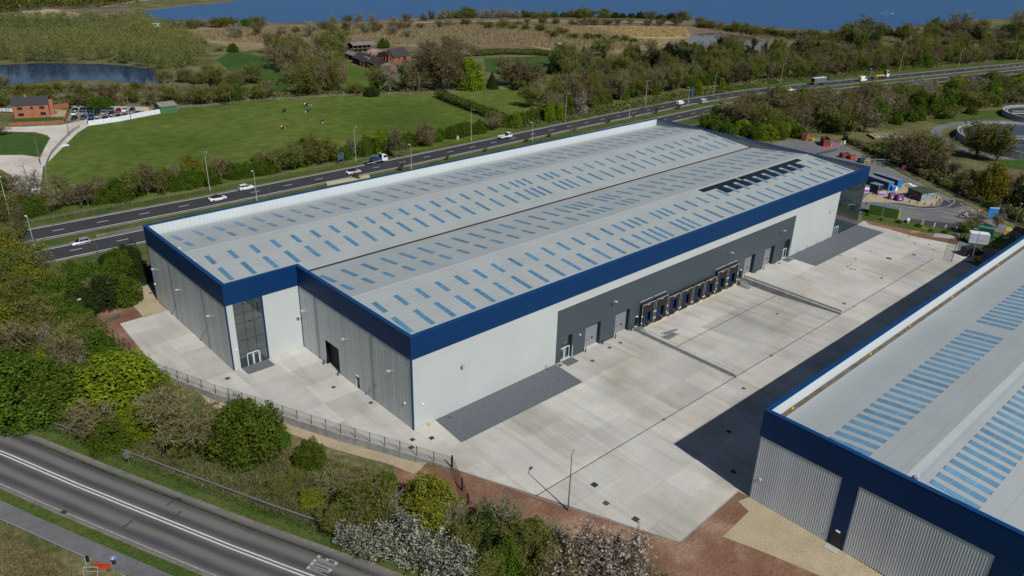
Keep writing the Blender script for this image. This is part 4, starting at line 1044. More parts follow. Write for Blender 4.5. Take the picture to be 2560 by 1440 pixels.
guard_rail(along(310, 1440), along(310, 1440) + 14, -44.6, 'short guard rail beyond the orange barrier at the bottom edge', 1, mat('pale_galvanised', (.4, .45, .48), .45, .4, .1, 2))
# temporary works at the end of the rail
q = at(258, 1424); t = thing('plastic_barrier', q, 'orange red plastic pedestrian barrier at the end of the footpath rail', 'barrier', rz=R(-42))
b = MB()
for z in (.15, .55, .95): b.box(-1.0, 1.0, -.03, .03, z, z + .16)
b.build('rail', m_sign_red, t)
sl_ = MB().box(-.03, .03, -.02, .02, .15, 1.0).mesh('slat', m_sign_red)
for k in range(13): link('slat', sl_, t, (-1.0 + k / 6, .0, 0))
for sx in (-.7, .7): MB().box(-.06, .06, -.3, .3, 0, .12).build('foot', m_dark, t, (sx, 0, 0))
q = at(290, 1424); t = thing('traffic_sign', q, 'blue round keep-left arrow sign beside the orange barrier', 'sign', rz=R(-30))
MB().tube([(0, 0, 0), (0, 0, 2.4)], .045, 6).build('post', m_signback, t)
MB().tube([(0, -.06, 2.1), (0, -.02, 2.1)], .36, 16).build('disc', m_sign_blue, t)
MB().tube([(0, -.063, 2.1), (0, -.061, 2.1)], .355, 16).build('rim', m_sign_white, t)
MB().tube([(0, -.066, 2.1), (0, -.064, 2.1)], .325, 16).build('face', m_sign_blue, t)
MB().add([(-.05, -.07, 2.3), (.12, -.07, 2.2), (-.06, -.07, 1.98), (.02, -.07, 1.9), (-.2, -.07, 1.9), (-.2, -.07, 2.1), (-.12, -.07, 2.03), (.06, -.07, 2.25)], [(7, 1, 3, 2), (2, 3, 4), (2, 4, 5, 6), (0, 7, 6)]).build('arrow', m_sign_white, t)
MB().box(-.2, .2, -.1, .0, 1.2, 1.7).build('lamp_box', m_black, t)
q = at(298, 1430); t = thing('warning_sign', q, 'grey back of a small temporary sign on an A-frame beside the blue sign', 'sign', rz=R(35))
MB().add([(-.4, 0, .5), (.4, 0, .5), (0, .25, 1.4), (-.4, .03, .5), (.4, .03, .5), (0, .28, 1.4)], [(0, 1, 2), (3, 5, 4), (0, 2, 5, 3), (1, 4, 5, 2), (0, 3, 4, 1)]).build('plate', m_signback, t)
for sx in (-.35, .35): MB().tube([(sx, -.1, 0), (sx * .4, .28, 1.3)], .025, 5).build('leg', m_galv, t)
q = at(232, 1436); t = thing('trestle_frame', q, 'thin grey tubular trestle in front of the orange barrier', 'frame', rz=R(-42))
for sx in (-.9, .9):
    for sy in (-.6, .5): MB().tube([(sx, sy, 0), (sx, 0, 1.35)], .03, 5).build('leg', m_steel_lt, t)
for z in (.5, 1.3): MB().tube([(-.9, 0, z), (.9, 0, z)], .03, 5).build('crossbar', m_steel_lt, t)
q = at(216, 1411); t = thing('marker_board', q, 'black marker board on a grey post at the end of the guard rail', 'marker', rz=R(-25))
MB().tube([(0, 0, 0), (0, 0, 1.5)], .05, 6).build('post', m_steel_lt, t); MB().box(.05, .5, -.06, .0, .5, 1.5).build('board', m_black, t)
q = at(324, 1164); t = thing('warning_sign', q, 'triangular road sign seen from behind, beside the crash barrier', 'sign', rz=math.atan2(AX.y, AX.x) + R(70))
MB().tube([(0, 0, 0), (0, 0, 3.1)], .05, 6).build('post', m_galv, t)
MB().add([(-.65, .06, 2.1), (.65, .06, 2.1), (0, .06, 3.25), (-.65, .09, 2.1), (.65, .09, 2.1), (0, .09, 3.25)], [(0, 1, 2), (3, 5, 4), (0, 2, 5, 3), (1, 4, 5, 2), (0, 3, 4, 1)]).build('triangle_plate', m_signback, t)
MB().box(-.45, .45, .06, .09, 1.4, 2.0).build('supplementary_plate', m_signback, t)
# survey stakes by the soil
for k, (a, b_) in enumerate(((924, 1185), (932, 1205), (942, 1220))):
    q = at(a, b_); tag(MB().box(-.04, .04, -.04, .04, 0, 1.6 - .2 * k).box(-.05, .05, -.05, .05, 1.4 - .2 * k, 1.6 - .2 * k + .01).build('survey_stake', m_ply if k < 2 else m_steel_lt, None, q), ['first pale timber stake beside the red soil', 'middle timber stake beside the red soil', 'grey stake lowest beside the red soil'][k], 'stake')

# ================================================================== VEHICLES
PAINT = {}
def paint(name, c, rough=.3, metal=.0):
    if name not in PAINT:
        m = mat('paint_' + name, c, rough, metal, .04, 1, spec=.6); m.node_tree.nodes['Principled BSDF'].inputs['Coat Weight'].default_value = .35; PAINT[name] = m
    return PAINT[name]
WHITE = paint('white', (.74, .77, .79)); SILVER = paint('silver', (.36, .40, .45), .35, .3); NAVY = paint('navy', (.008, .016, .04)); DKBLUE = paint('blue', (.01, .05, .2))
BLACKP = paint('black', (.009, .01, .013)); REDP = paint('red', (.25, .012, .02)); STEELB = paint('steel_blue', (.05, .09, .14), .35, .2); GREYP = paint('grey', (.12, .14, .16), .35, .3)

def wheel(parent, x, y, r=.34, wd=.22):
    w_ = link('wheel', None, parent, (x, y, r))
    MB().tube([(0, -wd / 2, 0), (0, wd / 2, 0)], r, 12).build('tyre', m_tyre, w_)
    s = 1 if y > 0 else -1
    MB().tube([(0, s * wd / 2 - s * .02, 0), (0, s * wd / 2 + s * .012, 0)], r * .62, 10).build('rim', m_rim, w_)
def car_meshes(kind):
    """body and glasshouse lofted along x, nose towards +x"""
    if kind == 'saloon':
        body = [(-2.33, .38, .80, .62), (-2.2, .26, .95, .82), (-1.6, .2, 1.0, .9), (-.6, .2, .98, .92), (.6, .2, .94, .92), (1.3, .2, .86, .9), (1.95, .22, .74, .84), (2.3, .3, .6, .66)]
        cab = [(-1.85, .99, .72), (-1.0, 1.36, .62), (-.2, 1.44, .62), (.35, 1.38, .62), (1.25, .9, .74)]
    elif kind == 'hatch':
        body = [(-2.05, .36, .92, .66), (-1.95, .24, 1.02, .82), (-1.3, .2, 1.02, .88), (-.4, .2, 1.0, .9), (.6, .2, .97, .9), (1.3, .2, .9, .86), (1.85, .24, .78, .8), (2.05, .34, .62, .62)]
        cab = [(-1.98, 1.0, .7), (-1.65, 1.44, .6), (-.6, 1.52, .62), (.2, 1.46, .61), (1.1, .95, .72)]
    else:
        body = [(-2.25, .4, 1.0, .7), (-2.15, .28, 1.12, .86), (-1.4, .24, 1.12, .92), (-.4, .24, 1.1, .94), (.7, .24, 1.08, .94), (1.4, .24, 1.02, .92), (2.05, .28, .9, .86), (2.25, .4, .7, .68)]
        cab = [(-2.15, 1.1, .74), (-1.85, 1.58, .64), (-.7, 1.66, .66), (.2, 1.6, .65), (1.2, 1.04, .76)]
    rings = []
    for x, z0, z1, hw in body:
        rings.append([(x, -hw * .92, z0), (x, -hw, z0 + .18), (x, -hw, z1 - .18), (x, -hw * .86, z1), (x, hw * .86, z1), (x, hw, z1 - .18), (x, hw, z0 + .18), (x, hw * .92, z0)])
    b = MB().loft(rings); 
    bd = b.mesh('body', WHITE)
    lo = lambda x: np.interp(x, [q[0] for q in body], [q[2] for q in body]) - .04
    g = MB(); rr = []
    for x, zt, hw in cab:
        zb = lo(x); zt = max(zt, zb + .02); bw = np.interp(x, [q[0] for q in body], [q[3] for q in body]) * .93
        rr.append([(x, -bw, zb), (x, -hw, zt), (x, hw, zt), (x, bw, zb)])
    g.loft(rr); gl = g.mesh('window_glass', m_glass)
    r = MB(); rk = cab[1:4]
    top = [(x, s * (hw + .015), zt + .02) for s in (-1, 1) for x, zt, hw in rk]
    n = len(rk); r.add(top + [(q[0], q[1], q[2] - .05) for q in top], [tuple(range(i, i + 2)) + (n + i + 1, n + i) for i in range(n - 1)] + [(2 * n + i + 1, 2 * n + i, i, i + 1) for i in range(n - 1)] + [(n + i, n + i + 1, 3 * n + i + 1, 3 * n + i) for i in range(n - 1)])
    for s in (-1, 1):   # pillars
        for k in (1, 2, 3):
            x, zt, hw = cab[k]; xb = x + (.18 if k == 3 else (-.12 if k == 1 else 0)); zb = lo(xb); bw = np.interp(xb, [q[0] for q in body], [q[3] for q in body]) * .935
            r.add([(x - .05, s * (hw + .02), zt + .01), (x + .05, s * (hw + .02), zt + .01), (xb + .06, s * (bw + .015), zb), (xb - .06, s * (bw + .015), zb)], [(0, 1, 2, 3)])
    rf = r.mesh('roof', WHITE)
    return bd, gl, rf, body[-1], body[0]
CARS = {k: car_meshes(k) for k in ('saloon', 'hatch', 'suv')}
def car(kind, loc, rz, p_, label, group, s=1.0, glassroof=False, name='car'):
    t = thing(name, loc, label, 'car', rz=rz, group=group); t.scale = (s, s, s)
    bd, gl, rf, f, r = CARS[kind]
    for nm, me in (('body', bd), ('window_glass', gl), ('roof', rf)):
        o = link(nm, me, t)
        if nm != 'window_glass' and p_ is not WHITE: o.material_slots[0].link = 'OBJECT'; o.material_slots[0].material = p_
        if nm == 'roof' and glassroof: o.material_slots[0].link = 'OBJECT'; o.material_slots[0].material = m_glass
    for x in (f[0] - .86, r[0] + .84):
        for y in (-.8, .8): wheel(t, x, y)
    for y in (-1, 1):
        MB().box(f[0] - .2, f[0] - .06, y * .58 - .12, y * .58 + .12, f[2] + .02, f[2] + .14).build('headlight', m_lampw, t)
        MB().box(r[0] - .005, r[0] + .12, y * .6 - .12, y * .6 + .12, r[2] - .02, r[2] + .1).build('tail_light', m_red, t)
    return t
RZF = 0.0
def on_road(px, py, z=.0): q = at(px, py, -.06); return (q.x, q.y, z)
def heading(x):
    for i in range(len(FAR) - 1):
        if FAR[i][0] <= x < FAR[i + 1][0]: return math.atan2(FAR[i + 1][1] - FAR[i][1], FAR[i + 1][0] - FAR[i][0])
    return 0
HG = 'vehicles on the dual carriageway'
car('hatch', on_road(203, 612), heading(-15) + math.pi, SILVER, 'silver hatchback alone on the near carriageway beside the warehouse', HG, 1.12)
car('saloon', on_road(545, 501), 0, WHITE, 'white saloon with black glass roof in the lane behind the white hatchback', HG, 1.15, True)
car('suv', on_road(616, 474), 0, WHITE, 'white family hatchback in the outer lane by the grass verge', HG, 1.08)
car('saloon', on_road(884, 434), 0, WHITE, 'white saloon driving just behind the recovery truck', HG, 1.12, True)
car('saloon', on_road(1976, 227), heading(380) , WHITE, 'small white car half hidden by trees behind the grey lorry', HG, 1.1)
def cab_mesh(L_, w_, h, z0, slopef=.35):
    return [[(0, -w_, z0), (0, -w_, h), (0, w_, h), (0, w_, z0)], [(L_ - slopef, -w_, z0), (L_ - slopef, -w_, h), (L_ - slopef, w_, h), (L_ - slopef, w_, z0)],
            [(L_, -w_ * .97, z0), (L_, -w_ * .97, z0 + (h - z0) * .55), (L_, w_ * .97, z0 + (h - z0) * .55), (L_, w_ * .97, z0)]]
def truck_cab(t, x, L_, w_, h, z0, p_, sl_=.35):
    c = MB().loft([[(q[0] + x, q[1], q[2]) for q in r] for r in cab_mesh(L_, w_, h, z0, sl_)]).build('cab', p_, t)
    zb = z0 + (h - z0) * .56
    MB().add([(x + L_ - sl_ + .03, -w_ * .86, h - .06), (x + L_ - sl_ + .03, w_ * .86, h - .06), (x + L_ + .015, w_ * .84, zb + .02), (x + L_ + .015, -w_ * .84, zb + .02)], [(0, 3, 2, 1)]).build('windscreen', m_glass, c)
    for s in (-1, 1): MB().add([(x + .25, s * (w_ + .01), h - .1), (x + L_ - sl_ - .05, s * (w_ + .01), h - .1), (x + L_ - .15, s * (w_ + .01), zb), (x + .25, s * (w_ + .01), zb)], [(0, 1, 2, 3)]).build('side_window', m_glass, c)
    return c
def recovery():
    t = thing('recovery_truck', on_road(940, 408), 'white recovery truck with a long flat deck carrying a dark blue car', 'truck', rz=0, group=HG)
    truck_cab(t, 2.4, 2.0, 1.1, 2.7, .6, WHITE)
    MB().box(2.0, 2.4, -1.1, 1.1, .9, 3.3).build('headboard', WHITE, t); MB().box(1.98, 1.999, -.9, .9, 1.3, 3.1).build('headboard_back', m_black, t)
    MB().add([(-4.6, -1.15, .75), (2.0, -1.15, 1.1), (2.0, 1.15, 1.1), (-4.6, 1.15, .75), (-4.6, -1.15, .6), (2.0, -1.15, .9), (2.0, 1.15, .9), (-4.6, 1.15, .6)],
             [(0, 1, 2, 3), (0, 4, 5, 1), (2, 6, 7, 3), (3, 7, 4, 0)]).build('deck', m_black, t)
    for s in (-1, 1): MB().add([(-4.6, s * 1.16, .62), (2.0, s * 1.16, .95), (2.0, s * 1.16, 1.16), (-4.6, s * 1.16, .82)], [(0, 1, 2, 3)]).build('side_rail', m_steel_lt, t)
    for x in (3.4, -.9, -1.9):
        for y in (-.95, .95): wheel(t, x, y, .45, .3)
    MB().box(-4.4, 2.2, -.4, .4, .45, .6).build('chassis', m_black, t)
    c = car('hatch', (t.location.x - .2, t.location.y, 1.0), 0, DKBLUE, 'dark blue car riding on the white recovery truck deck', HG, .95)
recovery()
def flatbed():
    t = thing('flatbed_truck', on_road(1262, 346), 'white dropside pickup truck with an empty wooden bed', 'truck', rz=0, group=HG)
    truck_cab(t, 1.2, 2.1, 1.0, 2.2, .45, WHITE, .7)
    MB().box(2.3, 3.25, -.98, .98, .45, 1.15).build('bonnet', WHITE, t)
    MB().box(-3.2, 1.1, -1.08, 1.08, .75, .9).build('bed', m_ply, t)
    for b in ((-3.2, 1.1, -1.1, -1.06), (-3.2, 1.1, 1.06, 1.1), (-3.22, -3.18, -1.1, 1.1)): MB().box(*b, .72, 1.25).build('dropside', WHITE, t)
    MB().box(1.02, 1.1, -1.08, 1.08, .9, 2.2).build('headboard', m_black, t)
    for x in (2.4, -1.6):
        for y in (-.88, .88): wheel(t, x, y, .36, .24)
    MB().box(-3, 2.2, -.5, .5, .4, .6).build('chassis', m_black, t)
flatbed()
def van(loc, rz, p_, label, group=HG, s=1.0, name='van', L_=5.2, H_=2.3):
    t = thing(name, loc, label, 'van', rz=rz, group=group); t.scale = (s, s, s)
    x0 = -L_ / 2
    rings = [[(x, -w_, z0), (x, -w_, z1 - .2), (x, -w_ * .85, z1), (x, w_ * .85, z1), (x, w_, z1 - .2), (x, w_, z0)] for x, z0, z1, w_ in
             ((x0, .35, H_ - .1, .93), (x0 + .15, .3, H_, .96), (x0 + 3.1, .3, H_, .96), (x0 + 3.7, .3, H_ - .18, .95), (x0 + 4.35, .3, 1.25, .94), (x0 + L_ - .12, .3, 1.0, .9), (x0 + L_, .4, .85, .82))]
    MB().loft(rings).build('body', p_, t)
    z1 = H_ - .22
    MB().add([(x0 + 3.73, -.78, z1), (x0 + 3.73, .78, z1), (x0 + 4.36, .82, 1.29), (x0 + 4.36, -.82, 1.29)], [(0, 3, 2, 1)]).build('windscreen', m_glass, t)
    for s_ in (-1, 1): MB().add([(x0 + 3.0, s_ * .965, z1 - .05), (x0 + 3.6, s_ * .965, z1 - .05), (x0 + 4.15, s_ * .955, 1.3), (x0 + 3.0, s_ * .97, 1.3)], [(0, 1, 2, 3)]).build('side_window', m_glass, t)
    for x in (x0 + .95, x0 + L_ - .95):
        for y in (-.84, .84): wheel(t, x, y, .34, .22)
    for y in (-.75, .75): MB().box(x0 - .01, x0 + .05, y - .08, y + .08, .9, 1.4).build('tail_light', m_red, t)
    return t
van(on_road(1700, 261), heading(265), WHITE, 'white van ahead of the silver van in the outer lane', s=1.02, L_=4.6, H_=1.9)
van(on_road(1760, 258), heading(280), SILVER, 'silver van behind bare twigs on the carriageway', s=1.05)
v = van(on_road(2156, 203), heading(430), WHITE, 'white high-roofed van between the grey lorry and the low loader', s=1.15, H_=2.6)
MB().box(-2.2, .6, -.8, .8, 2.6, 2.72).build('roof_bar', m_yellow, v)
def lorry():
    q = on_road(2048, 211); t = thing('lorry', q, 'tall grey box lorry with an orange tail on the carriageway', 'lorry', rz=heading(400), group=HG)
    g_ = ribbed('lorry_side', (.16, .18, .2), 0, .7, .4, .5, .2, .35, .8)
    MB().box(-6.0, 4.2, -1.25, 1.25, 1.0, 3.9).build('trailer_box', g_, t); MB().box(-6.0, 4.2, -1.2, 1.2, 3.91, 3.97).build('roof_sheet', m_frame, t)
    MB().box(-6.05, -6.005, -1.25, 1.25, 1.9, 3.8).build('rear_door', m_black, t); MB().box(-6.08, -6.005, -1.25, 1.25, .9, 1.8).build('tail_board', mat('orange', (.75, .22, .01), .5), t)
    truck_cab(t, 4.4, 2.2, 1.25, 3.6, .7, GREYP)
    for x in (5.6, -2.5, -3.8, -5.0, 2.5):
        for y in (-1.05, 1.05): wheel(t, x, y, .5, .3)
    MB().box(-5.8, 4.4, -.5, .5, .7, .98).build('chassis', m_black, t)
lorry()
def loader():
    q = on_road(2198, 195); t = thing('low_loader', q, 'white tractor unit pulling a low loader with a yellow load', 'lorry', rz=heading(470), group=HG)
    truck_cab(t, 5.0, 2.4, 1.25, 4.0, .7, WHITE, .25)
    MB().box(4.7, 4.98, -1.1, 1.1, 1.2, 4.2).build('air_deflector', GREYP, t)
    MB().box(-7.5, 4.6, -1.3, 1.3, .9, 1.2).build('deck', m_signback, t); MB().box(-8.2, -7.5, -1.2, 1.2, .5, 1.1).build('ramp', m_black, t)
    for k in range(3): MB().box(-4 + k * 2.7, -1.6 + k * 2.7, -1.0, 1.0, 1.2, 1.75 + .15 * (k % 2)).box(-3.6 + k * 2.7, -2.4 + k * 2.7, -.6, .6, 1.75, 2.0).build('yellow_load', m_yellow if k != 1 else mat('tan_load', (.5, .33, .08), .6), t)
    for x in (6.2, 3.8, -3.5, -4.8, -6.1):
        for y in (-1.05, 1.05): wheel(t, x, y, .5, .3)
loader()
# parked cars at the farmhouse
CG = 'cars parked behind the farmhouse'
pa = [(187, 280, NAVY, 'hatch', 'navy car at the back corner nearest the brick house'), (206, 279, NAVY, 'hatch', 'navy car second from the brick house in the back row'), (224, 279, NAVY, 'hatch', 'navy car third from the brick house in the back row'),
      (243, 280, BLACKP, 'hatch', 'black car fourth from the brick house in the back row'), (260, 278, STEELB, 'hatch', 'steel blue car fifth in the back row'), (278, 278, GREYP, 'hatch', 'grey blue car sixth in the back row'),
      (296, 280, REDP, 'hatch', 'dark red car in the back row'), (313, 279, WHITE, 'suv', 'white car next to the dark red car in the back row'), (331, 278, BLACKP, 'hatch', 'black car at the far end of the back row'),
      (187, 287, WHITE, 'hatch', 'white car squeezed between two navy cars beside the brick house'), (207, 286, SILVER, 'hatch', 'silver car in the second row behind the wall gap'), (226, 286, DKBLUE, 'hatch', 'blue black car in the second row, third along'),
      (243, 287, BLACKP, 'hatch', 'black car in the second row, fourth along'), (261, 286, SILVER, 'hatch', 'silver grey car in the second row, fifth along'), (279, 287, NAVY, 'saloon', 'dark navy car in the second row, sixth along'),
      (186, 299, NAVY, 'saloon', 'navy saloon in the front row beside the brick garden wall'), (209, 297, STEELB, 'saloon', 'steel blue saloon in the front row, second along'), (228, 296, DKBLUE, 'hatch', 'bright blue hatchback in the front row'),
      (227, 306, NAVY, 'hatch', 'dark car with white bonnet just behind the end of the white boards'), (244, 303, WHITE, 'hatch', 'white car first behind the white boards'), (262, 300, STEELB, 'hatch', 'blue grey car behind the white boards'),
      (279, 298, WHITE, 'hatch', 'white car in the middle behind the white boards'), (295, 295, REDP, 'hatch', 'red car behind the white boards'), (312, 293, GREYP, 'hatch', 'grey car with pale windscreen behind the white boards'), (329, 290, WHITE, 'hatch', 'white car near the telegraph poles'),
      (343, 288, NAVY, 'hatch', 'dark car nearest the digger')]
vd = Vector((_f[0], _f[1])).normalized()
for a, b, p_, k, l in pa:
    q = at(a, b, -.06); car(k, (q.x, q.y, 0), math.atan2(-vd.y, -vd.x) + R(random.uniform(-4, 4)) + R(8), p_, l, CG, 1.02)
# ================================================================== FARMHOUSE AND FARM
def brick_mat(name, c): 
    m = mat(name, c, .85, 0, .18, 1.2, rand=.0, detail=5); return m
m_brick = brick_mat('orange_brick', (.33, .13, .07)); m_brick2 = brick_mat('red_brick', (.30, .10, .055)); m_slate = ribbed('slate', (.035, .035, .042), 2, .25, .3, .8, 0, .2, .8)
m_tile = ribbed('brown_tile', (.045, .034, .032), 2, .25, .3, .85, 0, .2, .8)
def gabled(name, P0, P1, depth, h, rise, mw, mr, label, cat='house', over=.3, roofparts=True):
    """house with its front wall from P0 to P1 (plan), depth to the left of that line"""
    d = Vector(P1) - Vector(P0); L_ = d.length; t = thing(name, (P0[0], P0[1], -.03), label, cat, rz=math.atan2(d.y, d.x))
    MB().add([(0, 0, 0), (L_, 0, 0), (L_, depth, 0), (0, depth, 0), (0, 0, h), (L_, 0, h), (L_, depth, h), (0, depth, h), (0, depth / 2, h + rise), (L_, depth / 2, h + rise)],
             [(0, 1, 5, 4), (2, 3, 7, 6), (1, 2, 6, 9, 5), (3, 0, 4, 8, 7)]).build('wall', mw, t)
    k = rise / (depth / 2)
    for y0, s in ((0, -1), (depth, 1)):
        ye = y0 + s * over; ze = h - over * k
        MB().add([(-over, ye, ze), (L_ + over, ye, ze), (L_ + over, depth / 2, h + rise + .05), (-over, depth / 2, h + rise + .05), (-over, ye, ze + .14), (L_ + over, ye, ze + .14), (L_ + over, depth / 2, h + rise + .2), (-over, depth / 2, h + rise + .2)],
                 [(4, 5, 6, 7), (0, 3, 2, 1), (0, 1, 5, 4), (1, 2, 6, 5), (3, 0, 4, 7)]).build('roof', mr, t)
    return t, L_
def window(t, x, z, wd, hg, y=0, m=m_glass, n=2):
    o = MB().box(x - wd / 2, x + wd / 2, y - .06, y - .01, z, z + hg).build('window', mat('brown_frame', (.1, .055, .03), .6), t)
    for k in range(n):
        a = x - wd / 2 + .1 + k * (wd - .1) / n; MB().box(a, a + (wd - .1) / n - .1, y - .09, y - .061, z + .1, z + hg - .1).build('pane', m, o)
P0, P1 = at(37, 297, -.06), at(126, 292, -.06)
t, L_ = gabled('farmhouse', (P0.x, P0.y), (P1.x, P1.y), 8.0, 5.6, 2.6, m_brick, m_slate, 'two-storey orange brick house with dark slate roof by the car park', 'house')
for x in (.2, .82):
    window(t, L_ * x, 3.5, 2.0, 1.3, n=3); window(t, L_ * x, .9, 2.1, 1.3, n=3)
window(t, L_ * .53, 3.6, 1.1, 1.2)
dr = MB().box(L_ * .53 - .55, L_ * .53 + .55, -.12, -.01, 0, 2.2).build('door', mat('orange_wood', (.32, .12, .02), .5), t); MB().box(L_ * .53 + .3, L_ * .53 + .4, -.18, -.12, 1.0, 1.1).build('handle', m_black, dr)
MB().box(L_ * .35, L_ * .35 + .9, 3.6, 4.4, 7.6, 9.2).build('chimney', m_brick, t)
MB().box(L_ + .02, L_ + 1.6, 3.2, 4.8, 0, 6.6).build('chimney_stack', m_brick, t)
def wall_line(name, line, h, m, label, th=.25, sp=3.0, cat='wall', piece='panel'):
    o = Vector(line[0]); t = thing(name, (o.x, o.y, -.06), label, cat)
    for i in range(len(line) - 1):
        a, c = Vector(line[i]), Vector(line[i + 1]); n = max(1, round((c - a).length / sp))
        for k in range(n):
            p0, p1 = a.lerp(c, k / n) - o, a.lerp(c, (k + 1) / n) - o; d = (p1 - p0).normalized(); nn = Vector((-d.y, d.x)) * th / 2; p1 = p1 - d * .05
            z = h * random.uniform(.97, 1.03)
            MB().prism([tuple(p0 - nn), tuple(p1 - nn), tuple(p1 + nn), tuple(p0 + nn)], 0, z).build(piece, m, t)
    return t
wall_line('garden_wall', pts([(22, 314), (90, 311), (160, 307), (166, 292), (172, 270)], -.06), 1.1, m_brick2, 'low red brick garden wall round the brick house front')
wall_line('garden_wall', pts([(126, 275), (172, 268)], -.06), 2.0, m_brick2, 'brick garden wall behind the brick house')
wall_line('board_fence', pts([(222, 314), (260, 309), (300, 303), (350, 293), (404, 283)], -.06), 2.0, m_frame, 'white board fence between the parked cars and the pasture', cat='fence', th=.12)
wall_line('board_fence', pts([(180, 273), (230, 273), (300, 275), (372, 277)], -.06), 1.6, mat('grey_board', (.45, .45, .42), .8), 'grey board fence behind the parked cars', cat='fence', th=.12)
wall_line('board_fence', pts([(200, 319), (185, 328), (165, 347), (145, 368), (128, 388), (119, 408), (115, 424)], -.06), 1.3, mat('lane_board', (.36, .38, .37), .85), 'pale grey board fence curving along the farm lane', cat='fence', th=.12)
fence(pts([(115, 424), (118, 472), (255, 466), (330, 460)], -.06), 1.1, 7.0, 'thin wire fence along the near corner of the pasture', m_wire, mat('pale_post', (.3, .29, .26), .8), base=lambda x, y: -.05, pr=.06, rails=(.5, 1.0))
fence(pts([(445, 274), (640, 254), (860, 240), (1080, 234)], -.06), 1.2, 11.0, 'post and wire fence along the far side of the pasture', m_wire, mat('pale_post', (.3, .29, .26), .8), base=lambda x, y: -.05, pr=.09, rails=(.5, 1.05))
P0, P1 = at(404, 285, -.06), at(444, 280, -.06)
t, L_ = gabled('barn', (P0.x, P0.y), (P1.x, P1.y), 8.5, 3.0, 1.2, mat('green_sheet', (.05, .15, .06), .6), mat('grey_fibre_roof', (.2, .19, .18), .8), 'small green sheet-metal barn beside the parked cars', 'barn')
for k in (.25, .6): MB().add([(L_ * k, -.2, 3.08), (L_ * k + .8, -.2, 3.08), (L_ * k + .8, 4.1, 4.32), (L_ * k, 4.1, 4.32)], [(0, 1, 2, 3)]).build('roof_sheet', m_frame, t)
t = thing('digger', at(365, 287, -.06), 'small yellow digger parked beside the green barn', 'digger')
MB().box(-1.2, 1.2, -.8, .8, .1, .7).build('track', m_black, t); MB().box(-.9, .9, -.7, .7, .7, 1.8).build('body', m_yellow, t); MB().tube([(.8, 0, 1.4), (2.0, 0, 2.6), (3.2, 0, 1.0)], .2, 6).build('boom', m_yellow, t); MB().box(3.0, 3.5, -.4, .4, .3, 1.0).build('bucket', m_black, t)
t = thing('washing_line', at(20, 283, -.06), 'white laundry hanging beside the brick house', 'washing line', rz=R(-45))
for s in (-4, 4): MB().tube([(s, 0, 0), (s, 0, 2.2)], .05, 5).build('pole', m_ply, t)
for k in range(5): MB().add([(-3.6 + k * 1.5, 0, 2.1), (-2.3 + k * 1.5, .02, 2.1), (-2.4 + k * 1.5, .1, .6), (-3.5 + k * 1.5, .12, .7), (-3.6 + k * 1.5, .03, 2.1), (-2.3 + k * 1.5, .05, 2.1), (-2.4 + k * 1.5, .13, .6), (-3.5 + k * 1.5, .15, .7)], [(0, 1, 2, 3), (4, 7, 6, 5), (3, 2, 6, 7)]).build('sheet', m_frame if k % 2 else mat('pale_cloth', (.5, .6, .62), .8), t)
tag(MB().box(-1.4, 1.4, -.9, .9, .0, .75).box(-1.5, 1.5, -1.0, 1.0, .75, .85).build('trough', mat('green_tank', (.05, .13, .07), .6), None, at(133, 284, -.06)), 'green tank on the gravel beside the brick house', 'tank')
tag(MB().box(-1.2, 1.2, -.5, .5, 0, .5).box(-1.1, 1.1, -.4, .4, .45, .52).build('water_trough', m_frame, None, at(163, 365, -.06)), 'pale water trough in the pasture by the lane fence', 'trough')
def pole(px, py, h, label, xarm=True):
    t = thing('telegraph_pole', at(px, py, -.06), label, 'pole', group='timber poles round the farm')
    MB().tube([(0, 0, 0), (0, 0, h)], [.16, .11], 6).build('pole', m_ply, t)
    if xarm: MB().box(-.9, .9, -.06, .06, h - .6, h - .45).build('crossarm', m_ply, t)
pole(174, 340, 8, 'timber pole where the farm lane meets the pasture', False); pole(102, 412, 9, 'timber pole beside the narrow lane', False); pole(327, 298, 10, 'timber pole with crossarm standing over the white boards')
pole(312, 272, 10, 'timber pole with crossarm behind the parked cars'); pole(1048, 234, 11, 'tall timber pole at the far edge of the pasture', False); pole(578, 264, 7, 'short timber pole at the far pasture fence', False)
# the old farm
def gb(name, a, b, depth, h, rise, mw, mr, label, cat='barn'):
    P0, P1 = at(*a, -.06), at(*b, -.06); return gabled(name, (P0.x, P0.y), (P1.x, P1.y), depth, h, rise, mw, mr, label, cat)
m_dkwall = mat('dark_boards', (.02, .017, .016), .9); m_fib = ribbed('fibre_cement', (.17, .16, .165), 0, .6, .3, .9, 0, .2, .7)
t, L_ = gb('farm_barn', (882, 158), (938, 176), 9, 3.6, 2.9, m_dkwall, m_tile, 'long dark-roofed farm range with rooflights')
for k in (.4, .5, .6): MB().add([(L_ * k, 1.2, 4.7), (L_ * k + 1.2, 1.2, 4.7), (L_ * k + 1.2, 2.8, 5.75), (L_ * k, 2.8, 5.75)], [(0, 1, 2, 3)]).build('rooflight', mat('pale_rooflight', (.3, .33, .38), .4), t)
MB().box(L_ * .55, L_ * .55 + .8, 4.2, 5.0, 6, 8).build('chimney', m_brick, t)
t, L_ = gb('dutch_barn', (926, 163), (962, 160), 1, .5, .2, m_brick2, m_tile, 'round-roofed barn with rusty red sheets and a dark end', 'barn')
for c in list(t.children): bpy.data.objects.remove(c)
m_rusty = mat('rusty_sheet', (.36, .08, .045), .8, .1, .35, .5, c2=(.5, .4, .38))
n = 9; LB = 14; WB = 9
arc = [(WB / 2 * math.cos(math.pi * k / n), WB * .36 * math.sin(math.pi * k / n)) for k in range(n + 1)]
bd = Vector(at(912, 150, -.06)) - Vector(at(955, 163, -.06)); t.rotation_euler.z = math.atan2(bd.y, bd.x); t.location = at(974, 160, -.06)
